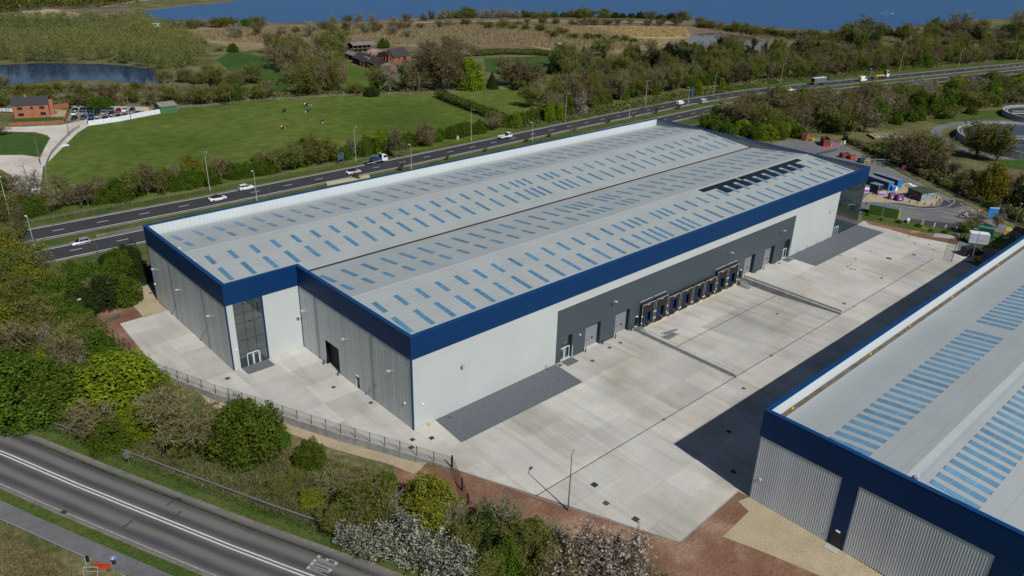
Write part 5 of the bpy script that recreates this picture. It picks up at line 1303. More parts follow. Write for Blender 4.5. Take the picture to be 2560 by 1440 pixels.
MB().add([(x, WB / 2 + y, 4.6 + z) for x in (0, LB) for y, z in arc], [(k, k + 1, n + 2 + k, n + 1 + k) for k in range(n)]).build('roof', m_rusty, t)
MB().add([(0, WB / 2 + y, 4.6 + z) for y, z in arc], [tuple(range(n + 1))]).build('gable_sheet', m_black, t)
for k in range(5): MB().box(0, .5, .2 + k * 2.05, .7 + k * 2.05, 0, 4.6).build('brick_pier', m_brick2, t)
MB().box(.6, LB, 0, .3, 0, 4.6).box(.6, LB, WB - .3, WB, 0, 4.6).box(LB - .3, LB, .3, WB - .3, 0, 4.6).build('wall', m_brick2, t)
t, L_ = gb('farm_cottage', (986, 158), (1024, 151), 9, 3.4, 4.4, m_brick2, m_slate, 'steep dark-roofed brick barn house at the right of the farm', 'house')
MB().box(L_ * .6, L_ * .6 + 2.4, -.05, -.01, 1.0, 3.0).build('opening', m_black, t); window(t, L_ * .3, 1.5, 1.0, 1.8)
t, L_ = gb('open_barn', (884, 132), (940, 128), 9, 4.6, 1.4, m_dkwall, m_fib, 'grey-roofed open barn at the back of the farm')
for c in list(t.children):
    if c.name.startswith('wall'): bpy.data.objects.remove(c)
pm = MB().box(-.15, .15, -.15, .15, 0, 4.7).mesh('post', m_ply)
for k in range(6):
    for y in (.3, 8.7): link('post', pm, t, (L_ * k / 5, y, 0))
MB().box(0, L_, 8.9, 9.0, 1.5, 4.5).build('rear_boards', m_dkwall, t)
gb('lean_to', (842, 136), (876, 128), 8, 3.2, .8, m_dkwall, mat('rusted_roof', (.10, .055, .05), .85), 'low rusty-roofed shed at the left of the farm')
gb('lean_to', (862, 145), (884, 152), 7, 3.0, 1.4, m_dkwall, m_fib, 'small grey-roofed shed in front of the dark farm range')
t, L_ = gb('bay_house', (899, 165), (911, 168), 4, 3.2, 2.0, m_brick2, m_slate, 'little brick gable with a white window at the farm front', 'house'); 
MB().box(L_ + .01, L_ + .06, 1.2, 2.8, 1.4, 2.8).box(.6, 2.0, -.06, -.01, 1.3, 2.7).build('window', m_frame, t)
gb('lean_to', (940, 172), (975, 178), 6, 2.8, 1.0, m_brick2, m_fib, 'grey lean-to hidden behind trees below the round-roofed barn')
# caravan and plant by the lake
t = thing('caravan', at(388, 68, -.06), 'white caravan at the edge of the wood near the lake', 'caravan', rz=R(-40))
MB().loft([[(x, -1.2, .5), (x, -1.2, h), (x, 1.2, h), (x, 1.2, .5)] for x, h in ((-4.4, 2.6), (-4, 3.1), (4, 3.1), (4.5, 2.4))]).build('body', m_frame, t); MB().box(-2, 2, -1.24, -1.2, 1.5, 2.4).build('window', m_glass, t)
for y in (-1, 1): wheel(t, 0, y, .4, .2)
t = thing('dump_truck', at(972, 66, -.06), 'red and blue machine parked on the track before the lake', 'truck', rz=R(-40))
MB().box(-3, .8, -1.2, 1.2, 1.2, 2.6).build('tipper', mat('dull_red', (.2, .05, .03), .7), t); MB().box(1.0, 3.2, -1.1, 1.1, .8, 3.0).build('cab', STEELB, t); MB().box(-2.9, 3, -.6, .6, .6, 1.15).build('chassis', m_black, t)
for x in (-2.2, -1, 2.2):
    for y in (-1, 1): wheel(t, x, y, .6, .4)
tag(MB().loft([[(math.cos(a) * r, math.sin(a) * r, z) for a in np.linspace(0, 2 * math.pi, 10)[:-1]] for r, z in ((2.4, 0), (2.3, 1.2), (1.6, 2.1), (.5, 2.5))]).build('dome_tent', m_frame, None, at(1399, 116, -.06)), 'small white dome beyond the hedge in the reeds', 'dome')
# ================================================================== CATTLE
def cow(px, py, rz, m, label, graze, m2):
    t = thing('cow', at(px, py, -.06), label, 'cow', rz=rz, group='cattle in the pasture'); t.scale = (1.15,) * 3
    b = MB()
    ring = lambda x, zc, ry, rz_: [(x, ry * math.cos(a), zc + rz_ * math.sin(a)) for a in np.linspace(0, 2 * math.pi, 11)[:-1]]
    b.loft([ring(-1.15, 1.1, .12, .16), ring(-1.05, 1.06, .32, .36), ring(-.6, 1.0, .38, .42), ring(0, .95, .40, .44), ring(.55, .98, .36, .44), ring(.95, 1.02, .28, .38), ring(1.1, 1.05, .16, .26)])
    hz = .45 if graze else 1.35
    b.tube([(.9, 0, 1.12), (1.35, 0, (1.12 + hz) / 2 + .12), (1.55, 0, hz + .05)], [.26, .2, .15], 8); b.tube([(1.45, 0, hz + .1), (1.62, 0, hz), (1.95, 0, hz - .2)], [.14, .17, .1], 8)
    for s in (-1, 1): b.tube([(1.5, s * .1, hz + .16), (1.45, s * .32, hz + .14)], [.06, .03], 5)
    for x in (-.85, .75):
        for s in (-1, 1): b.tube([(x, s * .22, .9), (x + (.08 if x < 0 else 0), s * .22, .5), (x, s * .22, 0)], [.15, .08, .065], 6)
    b.tube([(-1.12, 0, 1.2), (-1.25, 0, .9), (-1.25, 0, .5)], [.05, .03, .05], 5)
    b.build('body', [m], t)
def cowmat(n, a, c): 
    m = mat(n, a, .8, 0, .05, 1.1, c2=c, coords='OBJ'); 
    for nd in m.node_tree.nodes:
        if nd.type == 'MAP_RANGE': nd.inputs[1].default_value = .5; nd.inputs[2].default_value = .56
    return m
c1, c2_, c3 = cowmat('cow_brown_white', (.16, .055, .02), (.55, .5, .45)), cowmat('cow_black_white', (.015, .014, .014), (.5, .5, .48)), cowmat('cow_dark', (.035, .018, .012), (.06, .03, .02))
cow(710, 324, R(-60), c1, 'brown and white cow walking in the pasture', False, None); cow(711, 281, R(-140), c3, 'dark brown cow grazing apart from the others', True, None)
cow(768, 266, R(-30), c2_, 'black and white cow, farthest in the pasture', True, None); cow(770, 281, R(-150), c2_, 'black and white cow just below the farthest cow', True, None); cow(806, 308, R(-120), c2_, 'small black and white cow at the right of the herd', True, None)
# ================================================================== STREET LAMPS
LG = 'street lamps along the dual carriageway'
m_wcol = mat('pale_column', (.36, .35, .30), .7)
for i, (a, b, h) in enumerate([(30, 561, 14), (525, 477, 12.8), (890, 405, 12.8), (1178, 353, 12.8), (1413, 305, 12.8), (1612, 267, 12.8), (1783, 241, 12.5), (1950, 214, 12.5), (2247, 183, 12.5), (2395, 168, 12.5), (2540, 154, 12.5)]):
    lamp_post(tuple(at(a, b, -.06)), h, R(-90), ['tall pale lamp post at the extreme left on the far verge', 'tall pale lamp post behind the white saloon and hatchback', 'tall pale lamp post beside the recovery truck', 'tall pale lamp post beside the pickup truck', 'tall pale lamp post in front of the blossom tree hedge',
              'tall pale lamp post before the white van', 'tall lamp post behind the silver van', 'tall lamp post left of the grey lorry', 'tall lamp post just beyond the low loader', 'second last lamp post along the far carriageway', 'last lamp post on the far carriageway at the frame edge'][i], LG, m_wcol, m_steel_lt, .13, 1.0)
for i, (a, b, h) in enumerate([(98, 663, 12.5), (643, 505, 9.5), (1029, 430, 9.5), (1331, 354, 7.5), (1573, 296, 6), (1719, 266, 9), (2172, 212, 9)]):
    lamp_post(tuple(at(a, b, -.06)), h, R(95), ['tall slim lamp post by the near carriageway left of the warehouse', 'slim lamp post above the blue parapet behind the two white cars', 'slim lamp post above the parapet right of the recovery truck', 'slim lamp post above the parapet right of the pickup', 'slim lamp post above the far end of the parapet', 'slim lamp post near the white van', 'slim lamp post in front of the low loader'][i], LG, m_steel_lt, m_frame, .1, .7)
# signs on the far verge
t = thing('road_sign', at(853, 411, -.06), 'blue direction sign on posts left of the recovery truck', 'sign', rz=R(200)); MB().box(-1.7, 1.7, -.05, .05, 1.8, 4.2).build('panel', mat('sign_back_blue', (.05, .09, .14), .5), t)
for s in (-1.2, 1.2): MB().tube([(s, .1, 0), (s, .1, 4)], .07, 6).build('post', m_signback, t)
t = thing('road_sign', at(1731, 243, -.06), 'bright blue direction sign among the hedge trees', 'sign', rz=R(190)); MB().box(-1.7, 1.7, -.05, .05, 1.5, 4.5).build('panel', mat('sign_blue_dull', (.01, .06, .22), .5), t)
for s in (-1.2, 1.2): MB().tube([(s, .1, 0), (s, .1, 4)], .07, 6).build('post', m_signback, t)
t = thing('utility_cabinet', at(1144, 349, -.06), 'small grey cabinet on the grass verge behind the carriageway', 'cabinet', rz=R(10)); MB().box(-.5, .5, -.3, .3, 0, 1.6).build('body', m_steel_lt, t); MB().box(-.55, .55, -.35, .35, 1.6, 1.7).build('lid', m_signback, t)
t = thing('advert_board', at(304, 502, -.06), 'orange board fixed in the roadside hedge', 'sign', rz=R(15)); MB().box(-1.4, 1.4, -.04, .04, .8, 2.2).build('panel', mat('orange_board', (.6, .1, .02), .5), t)
for s in (-1.1, 1.1): MB().box(s - .05, s + .05, .04, .14, 0, 2.2).build('post', m_ply, t)
t = thing('advert_board', at(153, 498, -.06), 'small blue board in the roadside hedge', 'sign', rz=R(15)); MB().box(-.6, .6, -.04, .04, .8, 1.9).build('panel', m_sign_blue, t); MB().box(-.05, .05, .04, .14, 0, 1.9).build('post', m_ply, t)
# timber fence along the far verge
fence([(-60, 151.8), (-34, 150.2), (22, 149.0), (70, 149.2), (108, 149.8)], 1.25, 2.7, 'timber post and rail fence between the far verge and the hedge', None, m_ply, base=lambda x, y: -.05, pr=.08, name='timber_fence', rails=(.45, .8, 1.15))
def low_wall(pa_, pb_, h, wd, m, label, name='low_wall'):
    P0, P1 = at(*pa_, -.06), at(*pb_, -.06); d = P1 - P0; n = max(2, int(d.length / 3)); t = thing(name, (P0.x, P0.y, -.05), label, 'wall', rz=math.atan2(d.y, d.x))
    for k in range(n): MB().box(d.length * k / n, d.length * (k + 1) / n - .04, -wd / 2, wd / 2, 0, h).box(d.length * k / n, d.length * (k + 1) / n - .04, -wd * .35, wd * .35, h, h + .12).build('block', m, t)
low_wall((240, 592), (362, 568), .45, .7, m_hardstrip, 'low kerbed edge in the central reserve left of the warehouse')
low_wall((815, 463), (922, 443), .7, 1.6, mat('pale_yellow_concrete', (.42, .39, .24), .85, 0, .15, .8), 'pale yellow concrete edge rising behind the parapet beside the carriageway')
for a, b, h, l in ((246, 638, 3.2, 'thin dark post on the verge of the near carriageway'), (675, 492, 4.0, 'thin dark post with a short arm behind the parapet')):
    t = thing('signal_post', at(a, b, -.06), l, 'post'); MB().tube([(0, 0, 0), (0, 0, h)], .07, 6).build('post', m_signback, t); MB().tube([(0, 0, h), (-.9, 0, h + .05)], .05, 5).build('arm', m_signback, t)

# ================================================================== RECYCLING CENTRE
def cbox(name, a, b, depth, h, m, label, cat, zb=0.0, roof=None, ribs=True, group=None):
    """container whose near long side runs between the ground points under pixels a and b"""
    P0, P1 = at(*a, -.06), at(*b, -.06); d = P1 - P0; L_ = d.length
    t = thing(name, (P0.x, P0.y, 0), label, cat, rz=math.atan2(d.y, d.x), group=group)
    MB().box(0, L_, 0, depth, zb + .12, h).build('body', m, t)
    if ribs:
        r = MB().box(-.06, .06, -.05, 0, zb + .2, h - .12).mesh('rib', m); n = int(L_ / .6)
        for k in range(1, n): link('rib', r, t, (L_ * k / n, -.001, 0))
    MB().box(-.04, L_ + .04, -.06, depth + .04, h, h + .08).build('roof', roof or m, t)
    return t, L_
m_cblue = mat('container_blue', (.006, .05, .13), .5, 0, .15, .5); m_cend = mat('container_end_blue', (.01, .17, .45), .5, 0, .1, .8); m_croof = mat('container_roof', (.17, .21, .24), .6, 0, .2, .6)
m_cgreen = mat('container_green', (.06, .14, .012), .55, 0, .15, .6); m_lime = mat('lime_paint', (.22, .32, .02), .5)
t, L_ = cbox('shipping_container', (2160, 458), (2218, 478), 2.6, 2.9, m_cblue, 'blue shipping container with bright end, nearer of the pair', 'container', roof=m_croof)
MB().box(L_ - .001, L_ + .05, .02, 2.58, .15, 2.85).build('end_door', m_cend, t)
t, L_ = cbox('shipping_container', (2180, 452), (2241, 472), 2.6, 2.9, m_cblue, 'blue shipping container standing behind the first blue one', 'container', roof=m_croof)
MB().box(L_ - .001, L_ + .05, .02, 2.58, .15, 2.85).build('end_door', m_cend, t)
t, L_ = cbox('shipping_container', (2170, 534), (2243, 549), 3.0, 3.0, m_cgreen, 'long green container with grey corrugated roof beside the yard edge', 'container', roof=m_croof)
MB().box(L_ - .001, L_ + .05, .02, 2.98, .15, 2.95).build('end_door', m_lime, t)
rs = MB().box(-.25, .25, .2, 2.8, 3.08, 3.16).mesh('roof_sheet', m_signback)
for k in range(9): link('roof_sheet', rs, t, (L_ * (k + .6) / 9.4, 0, 0))
t, L_ = cbox('cage_trailer', (2172, 479), (2194, 486), 2.2, 3.0, mat('cage_blue', (.005, .02, .06), .6), 'dark blue caged trailer with pale frame in front of the containers', 'cage', roof=m_croof)
for x in (0, L_): MB().box(x - .06, x + .06, -.08, 0, 0, 3.15).build('frame_post', m_steel_lt, t)
MB().box(0, L_, -.1, -.02, 2.9, 3.1).build('frame_bar', m_steel_lt, t)
P0, P1 = at(2266, 492, -.06), at(2300, 505, -.06); d = P1 - P0
t = thing('kiosk', (P0.x, P0.y, 0), 'dark kiosk with green flat roof and pale mural end on the paved island', 'kiosk', rz=math.atan2(d.y, d.x)); L_ = d.length
m_mural = mat('mural_dark', (.02, .03, .05), .6, 0, .2, .6, c2=(.05, .06, .09)); m_mural2 = mat('mural_pale', (.15, .22, .28), .6, 0, .3, .9, c2=(.33, .38, .42))
MB().box(0, L_, 0, 6.0, 0, 2.9).build('wall', m_mural, t); MB().box(L_ + .002, L_ + .04, .05, 5.95, .05, 2.85).build('mural_end', m_mural2, t)
MB().box(-.3, L_ + .3, -.3, 6.3, 2.9, 3.15).build('roof', mat('green_felt', (.035, .055, .035), .9, 0, .2, .6), t)
MB().box(L_ * .45, L_ * .45 + .7, -.03, 0, 1.2, 2.0).build('poster', mat('poster_red', (.4, .02, .08), .5), t); MB().box(L_ * .2, L_ * .2 + .5, -.03, 0, .3, 1.0).build('poster', mat('poster_pale', (.4, .5, .6), .5), t)
m_purple = mat('purple_plastic', (.10, .006, .12), .5)
for i, (a, b) in enumerate(((2228, 498), (2247, 502))):
    t = thing('recycling_bank', at(a, b, -.06), ['purple recycling bank nearer the blue containers', 'purple recycling bank nearer the kiosk'][i], 'recycling bank', rz=R(-40), group='purple recycling banks')
    MB().loft([[(-1.1, -.7, z), (1.1, -.7, z), (1.1, .7, z), (-1.1, .7, z)] if k < 2 else [(-.9, -.4, z), (.9, -.4, z), (.9, .5, z), (-.9, .5, z)] for k, z in enumerate((0, 1.5, 2.2))]).build('body', m_purple, t)
    MB().box(-.5, .5, -.74, -.7, .5, 1.3).build('label_plate', mat('lilac', (.5, .4, .55), .5), t)
t = thing('textile_bank', at(2233, 477, -.06), 'blue and white bank with an orange top in front of the blue containers', 'bank', rz=R(-30)); MB().box(-1.2, .2, -.7, .7, 0, 1.7).build('body', m_sign_blue, t); MB().box(.2, 1.1, -.6, .6, 0, 1.5).build('side_bin', m_frame, t); MB().box(-1, 0, -.5, .5, 1.7, 1.9).build('lid', mat('orange', (.75, .22, .01), .5), t)
t = thing('display_stand', at(2203, 488, -.06), 'white and purple display stand by the caged trailer', 'stand', rz=R(-35)); MB().box(-1.4, 1.2, -.6, .6, .0, 1.3).build('body', m_steel_lt, t); MB().box(-1.2, 1.0, -.66, -.6, .2, .8).build('banner', mat('violet', (.28, .06, .5), .5), t); MB().box(-.9, -.5, 0, .4, 1.3, 1.7).build('box_item', m_sign_red, t)
t = thing('display_stand', at(2164, 480, -.06), 'white and pink stand half hidden by the glazed corner', 'stand', rz=R(-35)); MB().box(-1, .8, -.6, .6, 0, 1.6).build('body', m_frame, t); MB().box(-.9, .7, -.66, -.6, .3, 1.0).build('banner', mat('magenta', (.45, .03, .35), .5), t)
for i, (a, b) in enumerate(((2272, 466), (2279, 468), (2287, 469))):
    t = thing('bulk_bag', at(a, b, -.06), ['white bulk bag nearest the blue containers', 'white bulk bag in the middle behind the kiosk', 'flat white bulk bag behind the kiosk'][i], 'bag', group='bulk bags behind the kiosk'); MB().loft([[(-.6 * s, -.6 * s, z), (.6 * s, -.6 * s, z), (.6 * s, .6 * s, z), (-.6 * s, .6 * s, z)] for s, z in ((.85, 0), (1, .4), (.95, 1.0 - .25 * i), (.6, 1.15 - .25 * i))]).build('sack', m_frame, t)
bk = MB().tube([(0, 0, 0), (0, 0, .85), (0, 0, 1.0)], [.16, .16, .1], 8).mesh('bollard', m_black)
for k, (a, b) in enumerate(((2165, 513), (2181, 487), (2273, 507), (2292, 510), (2311, 513), (2328, 515), (2341, 512), (2348, 508), (2348, 503), (2341, 497), (2259, 460))): 
    tag(link('bollard', bk, None, (*at(a, b, -.06).to_2d(), 0)), 'small black bollard on the rim of the paved kiosk island' if 1 < k < 10 else ['black bollard by the green container', 'black bollard beside the caged trailer'][k] if k < 2 else 'black bollard at the end of the blue containers', 'bollard', 'black bollards round the kiosk island')
m_skip = mat('skip_red', (.15, .045, .03), .75, 0, .25, .8)
def skip(px, py, L_, wd, h, rz, m, label):
    t = thing('skip', (*at(px, py, -.06).to_2d(), 0), label, 'skip', rz=rz); tk = .1
    MB().box(0, L_, 0, tk, .15, h).box(0, L_, wd - tk, wd, .15, h).box(0, tk, tk, wd - tk, .15, h).box(L_ - tk, L_, tk, wd - tk, .15, h).box(tk, L_ - tk, tk, wd - tk, .15, .3).build('body', m, t)
    r = MB().box(-.07, .07, -.08, 0, .15, h).mesh('rib', m)
    for k in range(1, int(L_)): link('rib', r, t, (k, -.001, 0))
    return t
s1 = skip(2074, 368, 6.4, 2.6, 3.0, R(40), m_skip, 'large open rust-red skip on the tarmac behind the warehouse'); MB().box(4.8, 5.6, -.1, -.085, 1.9, 2.6).build('notice', m_frame, s1)
skip(2014, 353, 2.4, 2.2, 2.6, R(0), mat('skip_orange', (.28, .09, .05), .75), 'small upright orange-brown skip near the tree line')
skip(2031, 354, 1.6, 1.2, 1.3, R(0), m_yellow, 'yellow bin beside the orange-brown skip'); skip(2105, 396, 3.2, 2.2, 1.8, R(-30), m_skip, 'dark red skip beyond the warehouse parapet'); skip(2126, 400, 2.2, 1.8, 1.7, R(-30), mat('skip_bright', (.4, .07, .03), .7), 'bright red skip beside the dark red skip')
skip(2150, 408, 2.4, 1.8, 1.6, R(-30), mat('skip_green', (.02, .06, .03), .7), 'dark green skip with yellow end above the blue corner')
t = thing('yellow_frame', (*at(2166, 410, -.06).to_2d(), 0), 'yellow frame beside the dark green skip', 'frame', rz=R(-40)); MB().box(-1, 1, -.1, .1, 1.3, 1.6).box(-1, -.8, -.1, .1, 0, 1.3).box(.8, 1, -.1, .1, 0, 1.3).build('bar', m_yellow, t)
# unloading platform rail with coloured boards
P0, P1 = at(2052, 392, -.06), at(2110, 378, -.06); d = P1 - P0; L_ = d.length
t = thing('platform_rail', (P0.x, P0.y, 0), 'steel platform rail with supports behind the warehouse parapet', 'railing', rz=math.atan2(d.y, d.x)); MB().box(0, L_, -.1, .1, 2.6, 2.9).build('beam', m_galv, t)
for k in range(8): MB().box(-.05, .05, -.05, .05, 0, 2.6).build('post', m_galv, t, (L_ * k / 7, 0, 0))
for k, (u, c, nm) in enumerate(((.05, (.6, .03, .08), 'red'), (.2, (.6, .03, .04), 'scarlet'), (.36, (.5, .16, .05), 'orange'), (.52, (.65, .03, .25), 'deep pink'), (.66, (.65, .03, .3), 'bright pink'), (.8, (.2, .5, .08), 'lime green'), (.95, (.7, .72, .75), 'white'))):
    q = P0.lerp(P1, u); b_ = thing('bay_sign', (q.x, q.y, 2.9), f'{nm} bay board standing on the platform rail', 'sign', rz=math.atan2(d.y, d.x), group='coloured boards on the platform rail')
    MB().box(-.5, .5, -.03, .03, .15, 1.5).build('board', mat('board_' + nm.replace(' ', '_'), c, .5), b_); MB().box(-.04, .04, .03, .09, -.2, 1.3).build('post', m_galv, b_)
t = thing('swing_gate', (*at(2185, 412, -.06).to_2d(), 0), 'grey height-barrier gate across the entrance road', 'gate', rz=R(-52)); MB().tube([(0, 0, 2.2), (7, 0, 2.2)], .09, 6).build('bar', m_galv, t); MB().tube([(0, 0, .9), (7, 0, 2.1)], .06, 6).build('brace', m_galv, t); MB().tube([(0, 0, 0), (0, 0, 2.4)], .12, 6).build('post', m_yellow, t)
# site cabin, van, bins and signs next to the second warehouse
t, L_ = cbox('site_cabin', (2421, 610), (2468, 616), 2.6, 3.2, mat('cabin_white', (.42, .46, .5), .6, 0, .08, .8), 'pale grey site cabin with white roof by the fence', 'cabin', zb=.2, roof=m_frame, ribs=False)
for x in (.3, L_ - .3): MB().box(x - .1, x + .1, 0, .2, 0, .32).build('foot', m_signback, t)
MB().box(L_ * .45, L_ * .7, -.02, 0, 1.3, 1.7).build('red_lettering_panel', mat('faint_red', (.5, .3, .3), .6), t); MB().box(-.05, 0, 0, 2.6, .4, 3.2).box(L_, L_ + .05, 0, 2.6, .4, 3.2).build('end_frame', m_frame, t)
cbox('shipping_container', (2442, 590), (2480, 597), 2.5, 2.6, mat('container_teal', (.01, .09, .06), .55), 'green container tucked behind the pale site cabin', 'container', roof=mat('teal_roof', (.03, .16, .11), .6))
van((*at(2428, 637, -.06).to_2d(), 0), R(-25), BLACKP, 'black van parked between the site cabin and the blue parapet', None, 1.15, L_=5.6, H_=2.2)
for i, (a, b) in enumerate(((2431, 650), (2444, 653))):
    t = thing('wheelie_bin', (*at(a, b, -.06).to_2d(), 0), ['yellow wheeled bin nearer the lamp post', 'yellow wheeled bin nearer the blue parapet'][i], 'bin', rz=R(20)); MB().loft([[(-.3 * s, -.35 * s, z), (.3 * s, -.35 * s, z), (.3 * s, .35 * s, z), (-.3 * s, .35 * s, z)] for s, z in ((.85, .1), (1.1, 1.2), (1.15, 1.3))]).build('body', m_yellow, t)
    MB().tube([(-.3, .35, .12), (.3, .35, .12)], .12, 8).build('wheel', m_tyre, t)
lamp_post((*at(2427, 655, -.06).to_2d(), 0), 9, R(90), 'slim lamp post by the black van', None); lamp_post((*at(2202, 551, -.06).to_2d(), 0), 9, R(60), 'slim lamp post by the green container', None); lamp_post((*at(2210, 402, -.06).to_2d(), 0), 9, R(200), 'slim lamp post by the swing gate', None)
lamp_post((*at(2001, 340, -.06).to_2d(), 0), 9, R(200), 'slim lamp post on the grass behind the far parapet', None); lamp_post((*at(2357, 465, -.06).to_2d(), 0), 9, R(200), 'slim lamp post on the embankment above the kiosk', None); lamp_post((*at(2531, 580, -.06).to_2d(), 0), 9, R(200), 'slim lamp post on the entrance road near the frame edge', None)
t = thing('notice_board', (*at(2478, 550, -.06).to_2d(), 0), 'large blue notice board on legs beside the entrance road', 'sign', rz=R(-50)); MB().box(-1.4, 1.4, -.05, .05, 1.0, 3.8).build('panel', mat('bright_blue', (.01, .2, .6), .5), t); MB().box(-1.4, 1.4, -.05, .05, 3.81, 4.0).build('header', m_frame, t)
for s in (-1, 1): MB().box(s - .06, s + .06, .06, .16, 0, 3.8).build('leg', m_galv, t)
t = thing('marker_sign', (*at(2494, 553, -.06).to_2d(), 0), 'yellow keep-left bollard beside the blue notice board', 'bollard', rz=R(-50)); MB().loft([[(-.3 * s, -.15, z), (.3 * s, -.15, z), (.3 * s, .15, z), (-.3 * s, .15, z)] for s, z in ((1, 0), (1, .9), (.8, 1.5), (.3, 1.7))]).build('body', m_yellow, t); MB().box(-.18, .18, -.16, -.151, 1.0, 1.35).build('face', m_frame, t)
for i, (a, b) in enumerate(((2411, 540), (2417, 543), (2428, 531), (2447, 531), (2436, 545), (2415, 537))):
    t = thing('traffic_cone', (*at(a, b, -.06).to_2d(), 0), 'orange and white traffic cone on the hatched island', 'cone', group='traffic cones on the hatched island'); MB().tube([(0, 0, .05), (0, 0, .4), (0, 0, 1.0)], [.28, .2, .06], 8).build('cone', mat('cone_orange', (.65, .1, .02), .5), t); MB().tube([(0, 0, .42), (0, 0, .8)], [.215, .13], 8).build('sleeve', m_frame, t); MB().box(-.3, .3, -.3, .3, 0, .06).build('base', m_black, t)
t = thing('banner_flag', (*at(2512, 602, -.06).to_2d(), 0), 'tall green, orange and red banner on the grass by the frame edge', 'banner', rz=R(-50))
for k, c in enumerate(((.6, .62, .6), (.25, .5, .05), (.65, .45, .05), (.65, .12, .05), (.6, .4, .05), (.25, .55, .05))): MB().box(-.7, .7, -.03, .03, .6 + k * .6, 1.18 + k * .6).build('panel', mat('flag_%d' % k, c, .6), t)
MB().tube([(-.75, 0, 0), (-.75, 0, 4.3)], .05, 6).build('pole', m_galv, t)
t = thing('round_sign', (*at(2521, 596, -.06).to_2d(), 0), 'small round sign on a pole beside the banner', 'sign', rz=R(-50)); MB().tube([(0, 0, 0), (0, 0, 3)], .04, 6).build('pole', m_galv, t); MB().tube([(0, -.06, 2.7), (0, -.02, 2.7)], .4, 12).build('disc', mat('pinkish', (.6, .45, .5), .5), t)
fence(pts([(2378, 655), (2392, 612), (2400, 600)], -.06), 2.4, 3.0, 'dark mesh gate fence between the yard and the site cabin', m_wire, m_black, base=lambda x, y: 0, pr=.06)
t = thing('orange_barrier', (*at(2408, 600, -.06).to_2d(), 0), 'orange mesh barrier at the corner of the yard', 'barrier'); MB().box(-1, 1, -.03, .03, .2, 1.1).build('panel', m_sign_red, t); MB().box(-1.05, -.95, -.05, .05, 0, 1.2).box(.95, 1.05, -.05, .05, 0, 1.2).build('post', m_black, t)
t = thing('orange_barrier', (*at(2483, 617, -.06).to_2d(), 0), 'crumpled orange mesh barrier right of the site cabin', 'barrier'); MB().box(-1.1, 1.1, -.03, .03, .1, .9).build('panel', m_sign_red, t); MB().box(-1.05, -.95, -.05, .05, 0, 1.1).box(.95, 1.05, -.05, .05, 0, 1.1).build('post', m_black, t)
t = thing('pipe_frame', (*at(2270, 556, -.06).to_2d(), 0), 'pale low frame lying on the grass by the parking bays', 'frame', rz=R(20)); MB().box(-1.4, 1.4, -.3, .3, .1, .8).build('crate', m_steel_lt, t); MB().box(-1.5, 1.5, -.35, .35, .8, .9).build('lid', m_frame, t)
t = thing('timber_pile', (*at(2290, 577, -.06).to_2d(), 0), 'strewn timber and yellow sheeting on the soil strip', 'debris')
for k in range(9): MB().box(-.9, .9, -.12, .12, 0, .12).build('timber', m_yellow if k in (5, 6) else (m_ply if k % 2 else mat('tan_load', (.5, .33, .08), .6)), t, (random.uniform(-7, 5), random.uniform(-2.2, .6) , .02), random.uniform(0, 3))
t = thing('timber_pile', (*at(2392, 592, -.06).to_2d(), 0), 'jumbled pallets beside the concrete pad', 'debris')
for k in range(6): MB().box(-.6, .6, -.5, .5, k * .14, k * .14 + .1).build('pallet', m_ply, t, (random.uniform(-.4, .4), random.uniform(-.4, .4), 0), random.uniform(0, 3))
# fence of the embankment
fence(pts([(2110, 352), (2170, 383), (2250, 418), (2340, 462), (2430, 507), (2560, 570)], -.06), 1.9, 4.0, 'green mesh fence along the embankment above the entrance road', m_wireg, mat('green_post', (.01, .05, .02), .5), base=lambda x, y: 0)
t = thing('guard_rail', (*at(2200, 402, -.06).to_2d(), 0), 'steel crash barrier along the entrance road kerb', 'guard rail'); P0 = at(2200, 402, -.06); P1 = at(2560, 572, -.06)
n = 24; d = (P1 - P0) / n
for k in range(n):
    a = d * k; b = d * (k + .99); MB().loft([[(q.x, q.y, .5), (q.x - .05, q.y - .05, .6), (q.x, q.y, .8)] for q in (a, b)]).build('rail', m_galv, t); MB().box(-.06, .06, .0, .12, 0, .7).build('post', m_galv, t, a)
for i, (a, b, c, nm) in enumerate(((2258, 426, (.3, .02, .25), 'purple'), (2330, 450, (.01, .06, .25), 'blue'), (2395, 480, (.01, .06, .2), 'dark blue'), (2410, 484, (.01, .1, .25), 'wide blue'), (2422, 489, (.25, .02, .2), 'small purple'), (2495, 516, (.01, .04, .15), 'navy'), (2347, 458, (.4, .5, .5), 'pale'))):
    t = thing('fence_sign', (*at(a, b, -.06).to_2d(), 0), f'{nm} board fixed on the embankment fence', 'sign', rz=R(-48), group='boards on the embankment fence'); MB().box(-.7, .7, -.04, .02, .6, 1.8).build('board', mat('fs_' + nm.replace(' ', '_'), c, .5), t); MB().box(-.04, .04, .02, .08, 0, 1.8).build('post', m_galv, t)
t = thing('round_sign', (*at(2503, 535, -.06).to_2d(), 0), 'small red and white round sign by the dirt path', 'sign', rz=R(-50)); MB().tube([(0, 0, 0), (0, 0, 2.2)], .04, 6).build('pole', m_galv, t); MB().tube([(0, -.06, 2), (0, -.02, 2)], .35, 12).build('disc', mat('dull_pink', (.45, .2, .25), .5), t)
